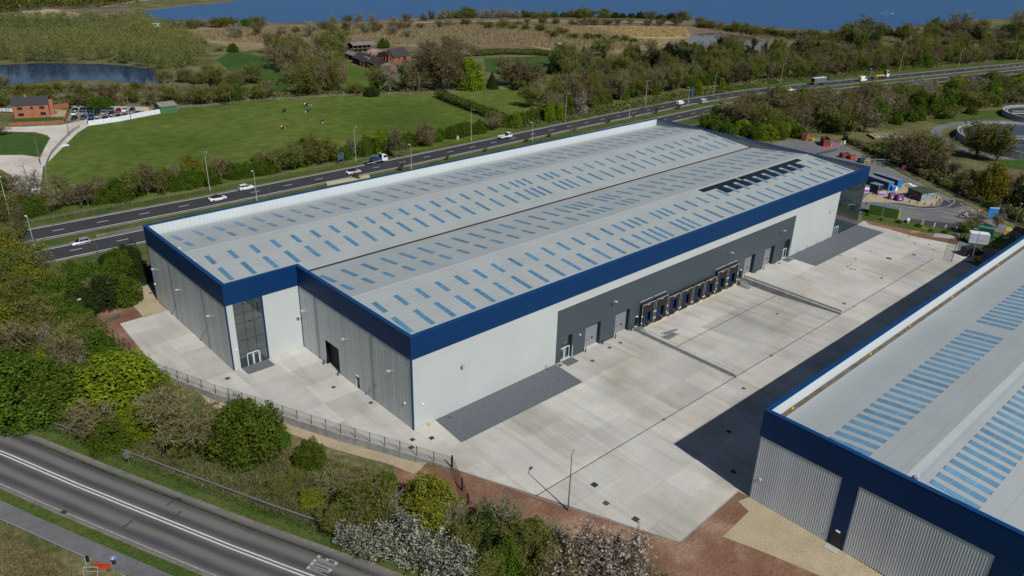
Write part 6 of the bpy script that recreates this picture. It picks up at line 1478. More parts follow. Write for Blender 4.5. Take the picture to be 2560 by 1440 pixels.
# ================================================================== SETTLING TANKS
def circle3(a, b, c):
    ax, ay, bx, by, cx, cy = *a, *b, *c; d = 2 * (ax * (by - cy) + bx * (cy - ay) + cx * (ay - by))
    ux = ((ax * ax + ay * ay) * (by - cy) + (bx * bx + by * by) * (cy - ay) + (cx * cx + cy * cy) * (ay - by)) / d
    uy = ((ax * ax + ay * ay) * (cx - bx) + (bx * bx + by * by) * (ax - cx) + (cx * cx + cy * cy) * (bx - ax)) / d
    return ux, uy, math.hypot(ax - ux, ay - uy)
def tank(cx, cy, r, label, h=3.0):
    t = thing('settling_tank', (cx, cy, 0), label, 'tank'); n = 72; cs = [(math.cos(2 * math.pi * k / n), math.sin(2 * math.pi * k / n)) for k in range(n)]
    b = MB(); ri = r - .5
    b.add([(c * q, s * q, z) for q, z in ((r, 0), (r, h), (ri, h), (ri, 1.0)) for c, s in cs], [(i * n + k, i * n + (k + 1) % n, (i + 1) * n + (k + 1) % n, (i + 1) * n + k) for i in range(3) for k in range(n)]); b.build('wall', mat('tank_concrete', (.27, .29, .29), .8, 0, .2, .4), t)
    MB().add([(c * (r + .02), s * (r + .02), h + .02) for c, s in cs] + [(c * (ri - .02), s * (ri - .02), h + .02) for c, s in cs], [(k, (k + 1) % n, n + (k + 1) % n, n + k) for k in range(n)]).build('rim', mat('tank_rim', (.4, .42, .42), .8), t)
    MB().add([(c * ri * .999, s * ri * .999, h - .9) for c, s in cs], [tuple(range(n))]).build('water', water_mat('tank_water', (.02, .03, .035), .3, .05, .04), t)
    MB().add([(c * q, s * q, h - .6) for q in (ri - 1.3, ri - 1.7) for c, s in cs], [(k, (k + 1) % n, n + (k + 1) % n, n + k) for k in range(n)]).build('weir', m_steel_lt, t)
    MB().box(-ri, ri, -.7, .7, h + .1, h + .3).build('bridge', m_steel_lt, t, (0, 0, 0), R(-40))
    for s_ in (-.65, .65): MB().tube([(-ri, s_, h + 1.2), (ri, s_, h + 1.2)], .04, 5).build('bridge_rail', m_galv, t, (0, 0, 0), R(-40))
    MB().tube([(0, 0, .5), (0, 0, h + .8)], 1.4, 12).build('centre_drum', m_signback, t)
    hr = MB(); 
    for zz in (h + .55, h + 1.1): hr.tube([(c * (r - .1), s * (r - .1), zz) for c, s in cs] + [((r - .1), 0, zz)], .03, 4)
    hr.build('handrail', m_galv, t)
    ps = MB().tube([(0, 0, h), (0, 0, h + 1.1)], .03, 4).mesh('stanchion', m_galv)
    for k in range(0, n, 3): link('stanchion', ps, t, (cs[k][0] * (r - .1), cs[k][1] * (r - .1), 0))
a, b, c = [tuple(at(*q, 3.0))[:2] for q in ((2391, 322), (2470, 303), (2440, 353))]
tx, ty, tr_ = circle3(a, b, c); tr_ = min(tr_, 34)
tank(tx, ty, tr_, 'large round concrete settling tank with bridge and rim walkway')
q = at(2610, 292, 2.0); tank(q.x + 8, q.y - 2, 22, 'second round settling tank cut by the frame edge', 2.6)
t = thing('tank_basin', (*at(2216, 345, -.06).to_2d(), 0), 'low concrete basin with pipes on the grass behind the skip', 'basin', rz=R(-42)); MB().box(-7, 7, -4, 4, 0, .9).build('wall', m_heath, t); MB().box(-6.5, 6.5, -3.5, 3.5, .905, .91).build('floor', m_dirt, t)
for k in range(4): MB().tube([(-5 + k * 2, -2, 1.1), (-5 + k * 2, 2, 1.5)], .25, 6).build('pipe', m_steel_lt, t)
# birds on the lake
sw = MB(); ring = lambda x, z, r: [(x, r * math.cos(a), z + r * .7 * math.sin(a)) for a in np.linspace(0, 2 * math.pi, 9)[:-1]]
sw.loft([ring(-.8, .35, .08), ring(-.4, .25, .3), ring(.2, .22, .34), ring(.6, .28, .15)]); sw.tube([(.5, 0, .3), (.75, 0, .6), (.7, 0, .95), (.9, 0, .95)], [.12, .07, .06, .04], 6)
swm = sw.mesh('swan', m_frame)
for k in range(11):
    q = at(2210 + random.uniform(-12, 28), 33 + random.uniform(-6, 6), .06); tag(link('swan', swm, None, (q.x, q.y, .1), random.uniform(0, 6), (.9, .9, .9)), 'white swan in the distant group on the lake', 'swan', 'swans on the lake')

# ================================================================== VEGETATION
def leaf(name, c, c2=None, rand=.16, isl=.3, tr=.25):
    return mat(name, c, .75, 0, .25, .35, c2=c2, rand=rand, island=isl, coords='OBJ', spec=.2, trans=tr)
LM = {'green': leaf('leaf_green', (.072, .118, .008)), 'lime': leaf('leaf_lime', (.16, .22, .009)), 'dark': leaf('leaf_dark', (.03, .05, .010)), 'olive': leaf('leaf_olive', (.145, .165, .022)),
      'bloom': leaf('blossom_white', (.37, .39, .31), rand=.06, isl=.25), 'pink': leaf('blossom_pink', (.40, .34, .32), rand=.06, isl=.35), 'gold': leaf('leaf_gold', (.155, .158, .012)), 'rust': leaf('bud_rust', (.125, .095, .036)),
      'bud': leaf('bud_brown', (.15, .135, .05)), 'willow': leaf('leaf_willow', (.15, .17, .038))}
TW = {'brown': leaf('twig_brown', (.15, .132, .066), rand=.16, isl=.25, tr=0), 'grey': leaf('twig_grey', (.215, .2, .135), rand=.12, isl=.25, tr=0), 'ol': leaf('twig_olive', (.115, .11, .045), rand=.14, isl=.25, tr=0), 'dark': leaf('twig_dark', (.05, .04, .026), rand=.12, isl=.25, tr=0), 'rust': leaf('twig_rust', (.12, .098, .054), rand=.12, isl=.25, tr=0)}
m_bark = mat('bark', (.085, .068, .048), .95, 0, .25, 2, coords='OBJ'); m_barkp = mat('bark_pale', (.16, .14, .105), .95, 0, .25, 2, coords='OBJ')

def quads_mesh(name, V, mats, idx=None):
    """V: (n,4,3)"""
    n = len(V); me = bpy.data.meshes.new(name)
    me.vertices.add(n * 4); me.vertices.foreach_set('co', np.ascontiguousarray(V, dtype=np.float32).reshape(-1))
    me.loops.add(n * 4); me.loops.foreach_set('vertex_index', np.arange(n * 4, dtype=np.int32))
    me.polygons.add(n); me.polygons.foreach_set('loop_start', np.arange(0, n * 4, 4, dtype=np.int32)); me.polygons.foreach_set('loop_total', np.full(n, 4, dtype=np.int32))
    for m in mats: me.materials.append(m)
    if idx is not None: me.polygons.foreach_set('material_index', np.asarray(idx, dtype=np.int32))
    me.update(calc_edges=True); return me

def unit(v): return v / np.maximum(np.linalg.norm(v, axis=-1, keepdims=True), 1e-9)
def leaf_quads(C, size, nrm=None, g=rng, jit=.8):
    n = len(C); a = unit(g.normal(size=(n, 3)) if nrm is None else nrm + jit * g.normal(size=(n, 3)))
    t = unit(np.cross(a, g.normal(size=(n, 3)))); b = np.cross(a, t)
    s = (size * g.uniform(.55, 1.35, (n, 1))); e = s * g.uniform(.45, .8, (n, 1))
    return np.stack([C - t * s, C - b * e, C + t * s, C + b * e], 1)
def strips(A, B, wd, g=rng):
    """thin blades from A to B"""
    d = unit(B - A); s = unit(np.cross(d, g.normal(size=A.shape))); w0 = s * wd[:, None]; w1 = w0 * .45
    return np.stack([A - w0, A + w0, B + w1, B - w1], 1)

def blob_leaves(g, n, size, W, H, base=.12, nb=16, lump=.33, shell=.8, squash=1.0, peak=.0, dome=False):
    """leaves on overlapping clumps filling a dome W wide, H tall"""
    if dome:      # clumps spread evenly over a round dome
        k_ = np.arange(nb) + .5; zz = 1 - k_ / nb * 1.08; ph = k_ * 2.39996 + g.uniform(0, 6); q_ = np.sqrt(np.clip(1 - zz * zz, 0, 1)); u = np.stack([q_ * np.cos(ph), q_ * np.sin(ph), np.maximum(zz, .02)], 1) + g.normal(size=(nb, 3)) * .07
        c = u * g.uniform(.66, .84, (nb, 1)); c[:, 2] = np.abs(c[:, 2])
    else:
        u = unit(g.normal(size=(nb, 3))); u[:, 2] = np.abs(u[:, 2]); c = u * g.uniform(.35, .78, (nb, 1)); c[: nb // 3, 2] *= .25
    rad = lump * g.uniform(.7, 1.25, nb)
    k = g.integers(0, nb, n); d = unit(g.normal(size=(n, 3))); d[:, 2] += .15; d = unit(d)
    rr = rad[k] * (shell + (1.08 - shell) * g.uniform(0, 1, n)) * g.uniform(.85, 1.1, n)
    P = c[k] + d * rr[:, None]
    P[:, 0] *= W / 2 / 1.0; P[:, 1] *= W / 2 / 1.0; z = np.clip(P[:, 2], -.15, 2)
    P[:, 2] = H * (base + (1 - base) * np.clip(z / 1.05, -.1, 1.1))
    if peak: f = 1 - peak * np.clip(P[:, 2] / H, 0, 1); P[:, 0] *= f; P[:, 1] *= f
    N = d.copy(); N[:, 2] += .25
    return leaf_quads(P, np.full((n, 1), size), N, g), c * [W / 2, W / 2, H]

def branching(g, W, H, trunk_h, limbs=8, subs=11, twigs=9, up=.55, twd=.035, droop=0):
    """trunk polylines plus thin twig blades spread through a crown envelope"""
    tubes = [([(0, 0, 0), (.02 * W * g.normal(), .02 * W * g.normal(), trunk_h), (.04 * W * g.normal(), .04 * W * g.normal(), trunk_h + .35 * (H - trunk_h))], [.022 * H, .016 * H, .009 * H])]
    A, B, wd = [], [], []
    for i in range(limbs):
        az = 2 * math.pi * (i + g.uniform(-.3, .3)) / limbs; el = g.uniform(.12, 1.25) * (up + .45)
        end = np.array([math.cos(az) * W * .46 * math.cos(min(el, 1.4)), math.sin(az) * W * .46 * math.cos(min(el, 1.4)), trunk_h + (H - trunk_h) * (.12 + .83 * math.sin(min(el, 1.5)))])
        st = np.array([0, 0, trunk_h * g.uniform(.75, 1.05)]); mid = st * .5 + end * .5 + np.array([0, 0, .06 * H]) + g.normal(size=3) * .03 * W
        tubes.append(([tuple(st), tuple(mid), tuple(end)], [.011 * H, .007 * H, .002 * H]))
        for j in range(subs):
            t = g.uniform(.25, 1.0); p = (st + (mid - st) * t / .5) if t < .5 else (mid + (end - mid) * (t - .5) / .5)
            d = unit(g.normal(size=3) + np.array([math.cos(az) * .7, math.sin(az) * .7, up])); ln = W * g.uniform(.12, .24)
            q = p + d * ln; A.append(p); B.append(q); wd.append(twd * 1.7)
            for k in range(twigs):
                s = g.uniform(.2, 1); p2 = p + (q - p) * s; d2 = unit(d * .8 + g.normal(size=3) * .75 + np.array([0, 0, up * .7 - droop])); l2 = W * g.uniform(.06, .13)
                A.append(p2); B.append(p2 + d2 * l2); wd.append(twd * .8)
                if k % 2 == 0:
                    p3 = p2 + d2 * l2 * .6; d3 = unit(d2 + g.normal(size=3) * .9); A.append(p3); B.append(p3 + d3 * l2 * .8); wd.append(twd * .6)
    return tubes, np.array(A), np.array(B), np.array(wd)
def tubes_mesh(name, tubes, m, n=5):
    b = MB()
    for pl, r in tubes: b.tube(pl, r, n, False)
    return b.mesh(name, m)
# nominal prototype: 10 m tall, 10 m wide
PROTO = {}
def proto(kind, var):
    key = (kind, var)
    if key in PROTO: return PROTO[key]
    g = np.random.default_rng(abs(hash(kind)) % 1000 * 0 + sum(ord(c) for c in kind) * 13 + var * 101)
    if kind in ('green', 'lime', 'dark', 'gold'):
        V, c = blob_leaves(g, 14000, .2, 10, 10, .02, 46, .23, .62, dome=True)
        V2, _ = blob_leaves(g, 1800, .28, 8.2, 8.0, .0, 14, .34, .3)
        tb, A, B, w_ = branching(g, 8, 8, 1.2, 5, 4, 2)
        S = strips(A, B, w_, g); idx = [0] * (len(V) + len(V2)) + [1] * len(S)
        cr = quads_mesh('crown', np.concatenate([V, V2, S]), [LM[kind], TW['dark']], idx); tr = tubes_mesh('trunk', tb, m_bark)
    elif kind in ('bloom', 'pink'):
        V, c = blob_leaves(g, 2600, .19, 10, 10, .04, 34, .22, .55)
        tb, A, B, w_ = branching(g, 10, 10, 1.0, 10, 12, 8, .6, .05); S = strips(A, B, w_, g)
        e = B[g.integers(0, len(B), 1600)] + g.normal(size=(1600, 3)) * .12; V3 = leaf_quads(e, np.full((1600, 1), .2), None, g)
        gl, _ = blob_leaves(g, 700, .3, 8.5, 8, .03, 14, .3, .4)
        cr = quads_mesh('crown', np.concatenate([V, V3, S, gl]), [LM[kind], TW['dark'] if kind == 'bloom' else TW['rust'], LM['bud']], [0] * (len(V) + len(V3)) + [1] * len(S) + [2] * len(gl)); tr = tubes_mesh('trunk', tb, m_bark)
    elif kind in ('bare', 'grey', 'rust', 'olive'):
        up = .75 if var % 2 else .5
        tb, A, B, w_ = branching(g, 10, 10, 1.0 if var < 2 else 1.6, 12, 13, 10, up, .055); S = strips(A, B, w_, g)
        nl = {'bare': 700, 'grey': 300, 'rust': 1800, 'olive': 4800}[kind]; e = B[g.integers(0, len(B), nl)] + g.normal(size=(nl, 3)) * .22
        V = leaf_quads(e, np.full((nl, 1), .17 if kind != 'rust' else .2), None, g)
        lm = {'bare': 'bud', 'grey': 'bud', 'rust': 'rust', 'olive': 'olive'}[kind]; tw = {'bare': 'brown', 'grey': 'grey', 'rust': 'rust', 'olive': 'ol'}[kind]
        cr = quads_mesh('crown', np.concatenate([S, V]), [TW[tw], LM[lm]], [0] * len(S) + [1] * len(V)); tr = tubes_mesh('trunk', tb, m_barkp if kind in ('grey', 'bare') else m_bark)
    elif kind == 'ivy':
        tb, A, B, w_ = branching(g, 10, 10, 3.0, 5, 10, 7, .9, .05); S = strips(A, B, w_, g); P = []
        for pl, r in tb[:1] + tb[1:5]:
            pl = np.array(pl); n = 420; t = g.uniform(0, 1.55, n); i = np.minimum(t.astype(int), 1); f = (t - i)[:, None]
            P.append(pl[i] * (1 - f) + pl[np.minimum(i + 1, 2)] * f + unit(g.normal(size=(n, 3))) * g.uniform(.2, .75, (n, 1)))
        V = leaf_quads(np.concatenate(P), np.full((sum(len(q) for q in P), 1), .26), None, g)
        cr = quads_mesh('crown', np.concatenate([S, V]), [TW['brown'], LM['dark']], [0] * len(S) + [1] * len(V)); tr = tubes_mesh('trunk', tb, m_bark)
    elif kind == 'willow':
        n = 1500; r = np.sqrt(g.uniform(0, 1, n)) * 4.4; a = g.uniform(0, 2 * math.pi, n); z = g.uniform(1.0, 8.2, n); r *= np.interp(z, [0, 3, 7, 9], [.55, 1, .85, .4])
        A = np.stack([r * np.cos(a), r * np.sin(a), z], 1); d = unit(np.stack([np.cos(a) * .35, np.sin(a) * .35, np.ones(n) * 1.2], 1) + g.normal(size=(n, 3)) * .35); B = A + d * g.uniform(1.0, 2.2, (n, 1))
        S = strips(A, B, np.full(n, .07), g); e = A + (B - A) * g.uniform(.3, 1, (n, 1)) + g.normal(size=(n, 3)) * .15; V = leaf_quads(np.concatenate([e, e + g.normal(size=(n, 3)) * .4]), np.full((2 * n, 1), .2), None, g)
        tb = [([(0, 0, 0), (.1, .1, 3), (.3, .1, 7)], [.2, .14, .05]), ([(0, 0, 1), (1.0, .6, 4), (1.6, .9, 7)], [.12, .08, .03]), ([(0, 0, 1), (-1.0, -.4, 4), (-1.7, -.9, 7.5)], [.12, .08, .03])]
        cr = quads_mesh('crown', np.concatenate([S, V]), [TW['brown'], LM['willow']], [0] * n + [1] * len(V)); tr = tubes_mesh('trunk', tb, m_barkp)
    elif kind == 'conifer':
        n = 3600; z = 10 * (1 - np.sqrt(g.uniform(0, 1, n))) * .98 + .2; a = g.uniform(0, 2 * math.pi, n); r = (10 - z) * .46 * g.uniform(.55, 1.05, n) * (1 + .2 * np.sin(z * 5 + 3 * np.sin(a * 2)))
        P = np.stack([r * np.cos(a), r * np.sin(a), z], 1); N = np.stack([np.cos(a), np.sin(a), np.full(n, .5)], 1)
        tb = [([(0, 0, 0), (0, 0, 5), (0, 0, 9.8)], [.25, .15, .03])]; cr = quads_mesh('crown', leaf_quads(P, np.full((n, 1), .32), N, g), [LM['dark']]); tr = tubes_mesh('trunk', tb, m_bark)
    PROTO[key] = (tr, cr); return PROTO[key]
NV = {'green': 3, 'lime': 2, 'dark': 2, 'gold': 2, 'bloom': 2, 'pink': 1, 'bare': 4, 'grey': 3, 'rust': 3, 'olive': 4, 'ivy': 3, 'willow': 3, 'conifer': 1}
NAME = {'green': 'leafy_bush', 'lime': 'lime_tree', 'dark': 'evergreen_bush', 'gold': 'golden_shrub', 'bloom': 'blossom_bush', 'pink': 'blossom_tree', 'bare': 'bare_tree', 'grey': 'bare_tree', 'rust': 'budding_tree', 'olive': 'budding_tree', 'ivy': 'ivy_clad_tree', 'willow': 'willow_tree', 'conifer': 'conifer_tree'}
TREES = [0]; HVN = 'hedge along the dual carriageway'; RGN = 'wood beside the carriageway right of the warehouse'; PBN = 'trees on the pond bank'; SGN = 'bushes on the lake shore'
def tree_at(x, y, h, wd, kind, label, group=None, z=None):
    TREES[0] += 1
    tr, cr = proto(kind, random.randrange(NV[kind])); zz = terrain(x, y) if z is None else z
    if y > 100 or x > 180:
        f = (1.06, 1.12) if group == HVN else (1.0, 1.3) if group in (RGN, SGN) else (.8, 1.2) if group == PBN else (1.15, 1.35)
        if NAME[kind].endswith(('bush', 'shrub')): f = (1.05, 1.12)
        h *= f[0]; wd *= f[1]
    if group == SGN: zz -= .22 * h
    cat = 'bush' if NAME[kind].endswith(('bush', 'shrub')) else 'tree'
    t = thing(NAME[kind], (x, y, zz - .05), label, cat, rz=random.uniform(0, 6.28), group=group); t.scale = (wd / 10, wd / 10, h / 10)
    link('trunk', tr, t); link('crown', cr, t); return t
def tree(px, py, h, wd, kind, label, group=None):
    q = at(px, py); return tree_at(q.x, q.y, h, wd, kind, label, group)

# ---- near planting, one by one (pixel = foot of the crown)
N1 = [(60, 1030, 10, 18, 'green', 'broad dark green bush at the left edge above the main road'), (150, 1015, 9.5, 15, 'green', 'broad dark green bush beside the lime-green bush'), (300, 1005, 10.5, 18, 'lime', 'large bright lime-green bush below the slab corner'),
      (345, 1085, 6.0, 7, 'lime', 'low lime-green bush at the foot of the large lime bush'), (235, 1092, 6.0, 11, 'bare', 'low brown leafless bush by the crash barrier end'), (285, 1105, 5.0, 9, 'green', 'low green bush touching the crash barrier'),
      (430, 1115, 10.5, 12, 'bare', 'tall fan-shaped leafless bush right of the lime bush'), (500, 1125, 9.5, 12, 'bare', 'leafless brown bush next to the round green bush'), (470, 1130, 4.0, 8, 'olive', 'low olive undergrowth below the leafless bush'),
      (622, 1128, 11, 13, 'green', 'round dense green bush standing alone below the fence'), (776, 1160, 5.2, 5.6, 'green', 'small round green bush on the dry grass'), (700, 1232, 2.6, 4.5, 'olive', 'small olive shrub on the dry grass bank'), (778, 1255, 2.6, 4.2, 'gold', 'small yellowish shrub on the dry grass bank'),
      (690, 1110, 3.5, 5.5, 'green', 'low bush between the round bush and the retaining wall'), (740, 1215, 2.4, 4, 'olive', 'small brushy shrub above the crash barrier'), (830, 1225, 3, 6, 'bare', 'low brown scrub patch left of the red soil'), (880, 1240, 3.5, 6, 'bare', 'brown scrub between the stakes and the olive bush'),
      (850, 1330, 4.5, 6, 'olive', 'olive bush at the end of the crash barrier'), (920, 1308, 7, 9.5, 'olive', 'olive-green bush in front of the red soil'), (875, 1300, 5, 7, 'green', 'mid green bush left of the yellow bush'), (965, 1210, 2.2, 4, 'green', 'low green clump beside the stakes'),
      (1078, 1300, 7.5, 10, 'gold', 'bright yellow-green bush against the red soil'), (1130, 1320, 5.0, 5, 'grey', 'thin grey twiggy bush beside the yellow bush'), (1005, 1305, 5.0, 6, 'grey', 'grey twiggy bush left of the yellow bush'),
      (880, 1356, 3.8, 6.5, 'bloom', 'white blossom bush nearest the crash barrier'), (945, 1380, 4.2, 7, 'bloom', 'white blossom bush second from the crash barrier'), (1020, 1396, 4.6, 7.5, 'bloom', 'white blossom bush in the middle of the blossom hedge'), (1085, 1418, 5.0, 8, 'bloom', 'large white blossom bush above the road'),
      (1150, 1448, 5, 7, 'bloom', 'white blossom bush at the bottom edge'), (1030, 1345, 4.5, 6, 'bloom', 'white blossom bush behind the hedge front'), (1225, 1455, 4.5, 6, 'olive', 'small olive bush at the bottom edge of the thicket'),
      (1215, 1350, 6, 7, 'dark', 'dark evergreen bush beneath the soil bank'), (1255, 1330, 6, 7.5, 'grey', 'grey twiggy tree in front of the soil bank'), (1180, 1365, 5.5, 6, 'olive', 'olive bush behind the blossom hedge'), (1290, 1385, 6, 7.5, 'olive', 'olive bush in the thicket below the lamp post'), (1340, 1420, 6.5, 8, 'olive', 'olive bush left of the pink blossom tree'),
      (1270, 1430, 5.5, 7, 'green', 'green bush in the thicket at the bottom edge'), (1380, 1370, 4.5, 6, 'grey', 'pale twiggy shrub behind the pink blossom tree'), (1330, 1355, 4.5, 5, 'green', 'green shrub beneath the lamp post shadow'), (1370, 1395, 4.5, 5, 'dark', 'dark shrub at the foot of the pink blossom tree'),
      (1470, 1462, 8.5, 10.5, 'pink', 'pinkish white blossom tree on the soil bank, left half'), (1555, 1470, 8.5, 10, 'pink', 'pinkish white blossom tree on the soil bank, right half'), (1400, 1470, 6, 8, 'bare', 'brown twiggy bush left below the pink blossom tree'),
      (1620, 1500, 5, 8, 'bare', 'brown twiggy bush below the pink blossom tree, bottom edge')]
for a in N1: tree(*a)
# left wood between the site and the near carriageway
def scatter(poly_px, n, kinds, hr, wr, label, group, mind=3.0, world=False, tries=40):
    P = poly_px if world else pts(poly_px, -.06); xs = [q[0] for q in P]; ys = [q[1] for q in P]; got = []; k = 0
    ks = [k_ for k_, w_ in kinds for _ in range(w_)]
    while len(got) < n and k < n * tries:
        k += 1; x, y = random.uniform(min(xs), max(xs)), random.uniform(min(ys), max(ys))
        if not inside(x, y, P) or any((x - a) ** 2 + (y - b) ** 2 < mind * mind for a, b in got): continue
        got.append((x, y)); kd = random.choice(ks); h = random.uniform(*hr); 
        sp = {'green': 'leafy green', 'lime': 'bright lime-green', 'dark': 'dark evergreen', 'gold': 'golden yellow', 'bloom': 'white-blossomed', 'pink': 'pink-blossomed', 'bare': 'leafless brown', 'grey': 'leafless grey', 'rust': 'reddish budding', 'olive': 'olive budding', 'ivy': 'ivy-clad', 'willow': 'upright willow', 'conifer': 'conifer'}[kd]
        tree_at(x, y, h, h * random.uniform(*wr), kd, f'{sp} {"bush" if NAME[kd].endswith(("bush", "shrub")) else "tree"} {label}', group)
LW = 'trees in the wood left of the warehouse'
for a in [(60, 700, 9, 9, 'gold', 'yellow-olive tree at the upper left wood edge'), (25, 690, 10, 9, 'gold', 'yellow-olive tree cut by the left edge'), (85, 740, 8, 9, 'gold', 'yellow-olive tree below the tall lamp post'), (20, 760, 10, 9, 'olive', 'olive tree at the left edge below the golden tree'), (65, 800, 9, 10, 'olive', 'broad olive tree in the left wood'),
          (140, 770, 7.5, 11, 'green', 'green bush left of the dark green thicket'), (230, 720, 7.0, 10, 'green', 'round green bush behind the dark thicket'), (300, 705, 7, 10, 'green', 'dark green thicket beside the warehouse rear corner'), (265, 760, 7.5, 11, 'dark', 'dark green bush above the soil patch'), (310, 755, 7, 9, 'green', 'green bush against the green fence'),
          (350, 700, 6, 7, 'dark', 'dark bush close to the warehouse rear corner'), (200, 790, 6.5, 9, 'dark', 'dark bush beside the short lamp post'), (160, 825, 7, 10, 'green', 'green bush between the wood and the soil patch'), (100, 850, 9, 9, 'olive', 'olive tree in the middle of the left wood'),
          (30, 880, 10, 10, 'gold', 'yellow-tipped tree at the left edge'), (45, 930, 10, 10, 'bare', 'brown tree above the broad dark bush'), (125, 935, 6, 7, 'lime', 'small lime-green tree with white trunk'), (190, 930, 7.5, 8, 'grey', 'pale leafless tree in the left wood, lower'), (215, 970, 6, 6, 'grey', 'small pale leafless tree beside the lime bush'),
          (165, 890, 8, 8, 'grey', 'leafless tree left of the white-flowering bush'), (215, 870, 7, 8, 'olive', 'olive tree beside the fence corner'), (250, 905, 7, 9, 'green', 'green tree along the mesh fence'), (275, 950, 7, 8, 'green', 'green tree at the fence above the lime bush'), (160, 905, 3.5, 4.5, 'bloom', 'small white-flowering bush in the left wood'),
          (70, 985, 6.5, 9, 'green', 'green bush behind the broad dark bush'), (360, 985, 5, 7, 'bare', 'small brown bush against the fence'), (410, 1010, 4.5, 6, 'olive', 'olive bush against the fence beyond the lime bush'), (0, 830, 11, 9, 'olive', 'tall olive tree cut by the left edge'), (-20, 980, 9, 12, 'green', 'green bush mostly outside the left edge'), (5, 640, 9, 8, 'olive', 'olive tree by the near carriageway at the left edge')]:
    tree(*a, LW)
scatter([(0, 700), (110, 700), (210, 800), (250, 900), (180, 960), (0, 960)], 30, [('bare', 2), ('olive', 3), ('green', 6), ('gold', 1)], (5, 8.5), (.8, 1.2), 'inside the wood left of the soil patch', LW, 3.2)
scatter([(170, 680), (330, 640), (365, 700), (340, 720), (240, 780)], 8, [('green', 2), ('dark', 1), ('bare', 1)], (4, 6.5), (1.1, 1.5), 'between the near carriageway and the green fence', LW, 3)
tree(55, 597, 8, 4.5, 'rust', 'thin brown conifer-shaped tree in the central reserve, left edge'); tree(60, 660, 6, 4, 'rust', 'small brown tree by the near carriageway', LW)
# hedge along the far verge
HV = 'hedge along the dual carriageway'
def row(line, step, jit, kinds, hr, wr, label, group):
    ks = [k_ for k_, w_ in kinds for _ in range(w_)]; acc = 0; pos = 0
    for i in range(len(line) - 1):
        a, b = Vector(line[i]), Vector(line[i + 1]); ln = (b - a).length
        while pos < acc + ln:
            q = a + (b - a) * ((pos - acc) / ln); nn = Vector((-(b - a).y, (b - a).x)).normalized() * random.uniform(-jit, jit); pos += step * random.uniform(.7, 1.3)
            kd = random.choice(ks); h = random.uniform(*hr) * (1.45 if kd in ('bare', 'rust', 'olive', 'grey') else 1)
            sp = {'green': 'leafy green', 'lime': 'bright lime-green', 'dark': 'dark evergreen', 'gold': 'golden yellow', 'bloom': 'white-blossomed', 'bare': 'leafless brown', 'grey': 'leafless grey', 'rust': 'reddish budding', 'olive': 'olive budding', 'ivy': 'ivy-clad', 'willow': 'upright willow', 'pink': 'pink'}[kd]
            tree_at(q.x + nn.x, q.y + nn.y, h, h * random.uniform(*wr) / (1.25 if kd in ('bare', 'rust', 'olive', 'grey') else 1), kd, f'{sp} {"bush" if NAME[kd].endswith(("bush", "shrub")) else "tree"} {label}', group)
        acc += ln
row([(-70, 160), (-34, 157), (22, 155.5), (112, 156)], 3.9, 2.2, [('green', 9), ('bare', 2), ('olive', 2)], (4.5, 6.5), (1.0, 1.45), 'in the hedge between pasture and far verge', HV)
row([(-70, 165), (-20, 162), (20, 161), (60, 160)], 5, 2.5, [('green', 3), ('bare', 2), ('olive', 1)], (4, 6), (1.0, 1.4), 'on the pasture side of the far verge hedge', HV)
row([(112, 157), (150, 158.5), (190, 161)], 3.6, 2, [('green', 6), ('bare', 1)], (4.2, 5.5), (1.1, 1.5), 'in the hedge behind the pickup truck', HV)
row([(195, 164), (240, 168), (290, 170), (340, 166)], 4.2, 4, [('bare', 3), ('olive', 4), ('rust', 1), ('green', 2), ('dark', 1)], (6, 9), (.9, 1.25), 'in the tall belt behind the white van', HV)
row([(200, 176), (260, 186), (340, 184)], 5.5, 5, [('bare', 3), ('olive', 4), ('rust', 1), ('dark', 1), ('green', 1)], (6, 9), (.9, 1.25), 'at the back of the tall belt behind the white van', HV)
row([(345, 164), (400, 150), (470, 134), (560, 112), (640, 90)], 5.0, 5, [('bare', 3), ('olive', 5), ('rust', 1), ('green', 2)], (6.5, 9), (.8, 1.2), 'in the tall belt behind the lorries', HV)
row([(350, 182), (430, 168), (520, 142), (620, 112)], 6.5, 6, [('bare', 3), ('olive', 5), ('dark', 1)], (6.5, 9.5), (.8, 1.2), 'at the back of the belt behind the lorries', HV)
for a in [(955, 385, 10, 5, 'lime', 'tall pale lime tree behind the recovery truck'), (1372, 302, 9.5, 5, 'lime', 'lime-green columnar tree in the carriageway hedge'), (1395, 298, 8, 5, 'lime', 'second lime-green tree in the carriageway hedge'), (1290, 318, 7, 5, 'lime', 'pale green tree at the end of the field hedge'), (1450, 285, 9, 7.5, 'pink', 'grey-pink blossom tree in the carriageway hedge'),
          (1487, 268, 6, 5, 'lime', 'small lime-green tree right of the blossom tree'), (1745, 238, 8, 4, 'lime', 'lime-green tree beside the blue direction sign'), (1803, 222, 6, 4, 'lime', 'distant lime-green tree right of the blue sign'), (990, 395, 10, 8, 'bare', 'brown leafless tree right of the recovery truck'), (1060, 365, 9, 8, 'rust', 'reddish leafless tree above the pasture hedge'), (480, 450, 9, 7, 'gold', 'yellowish tree at the near end of the pasture hedge')]: tree(*a, HV)
row([(70, 130.5), (120, 131), (190, 134.5), (270, 136)], 19, 1.2, [('rust', 3), ('bare', 2)], (1.0, 2.0), (.9, 1.2), 'sapling in the central reserve behind the parapet', 'saplings in the central reserve')
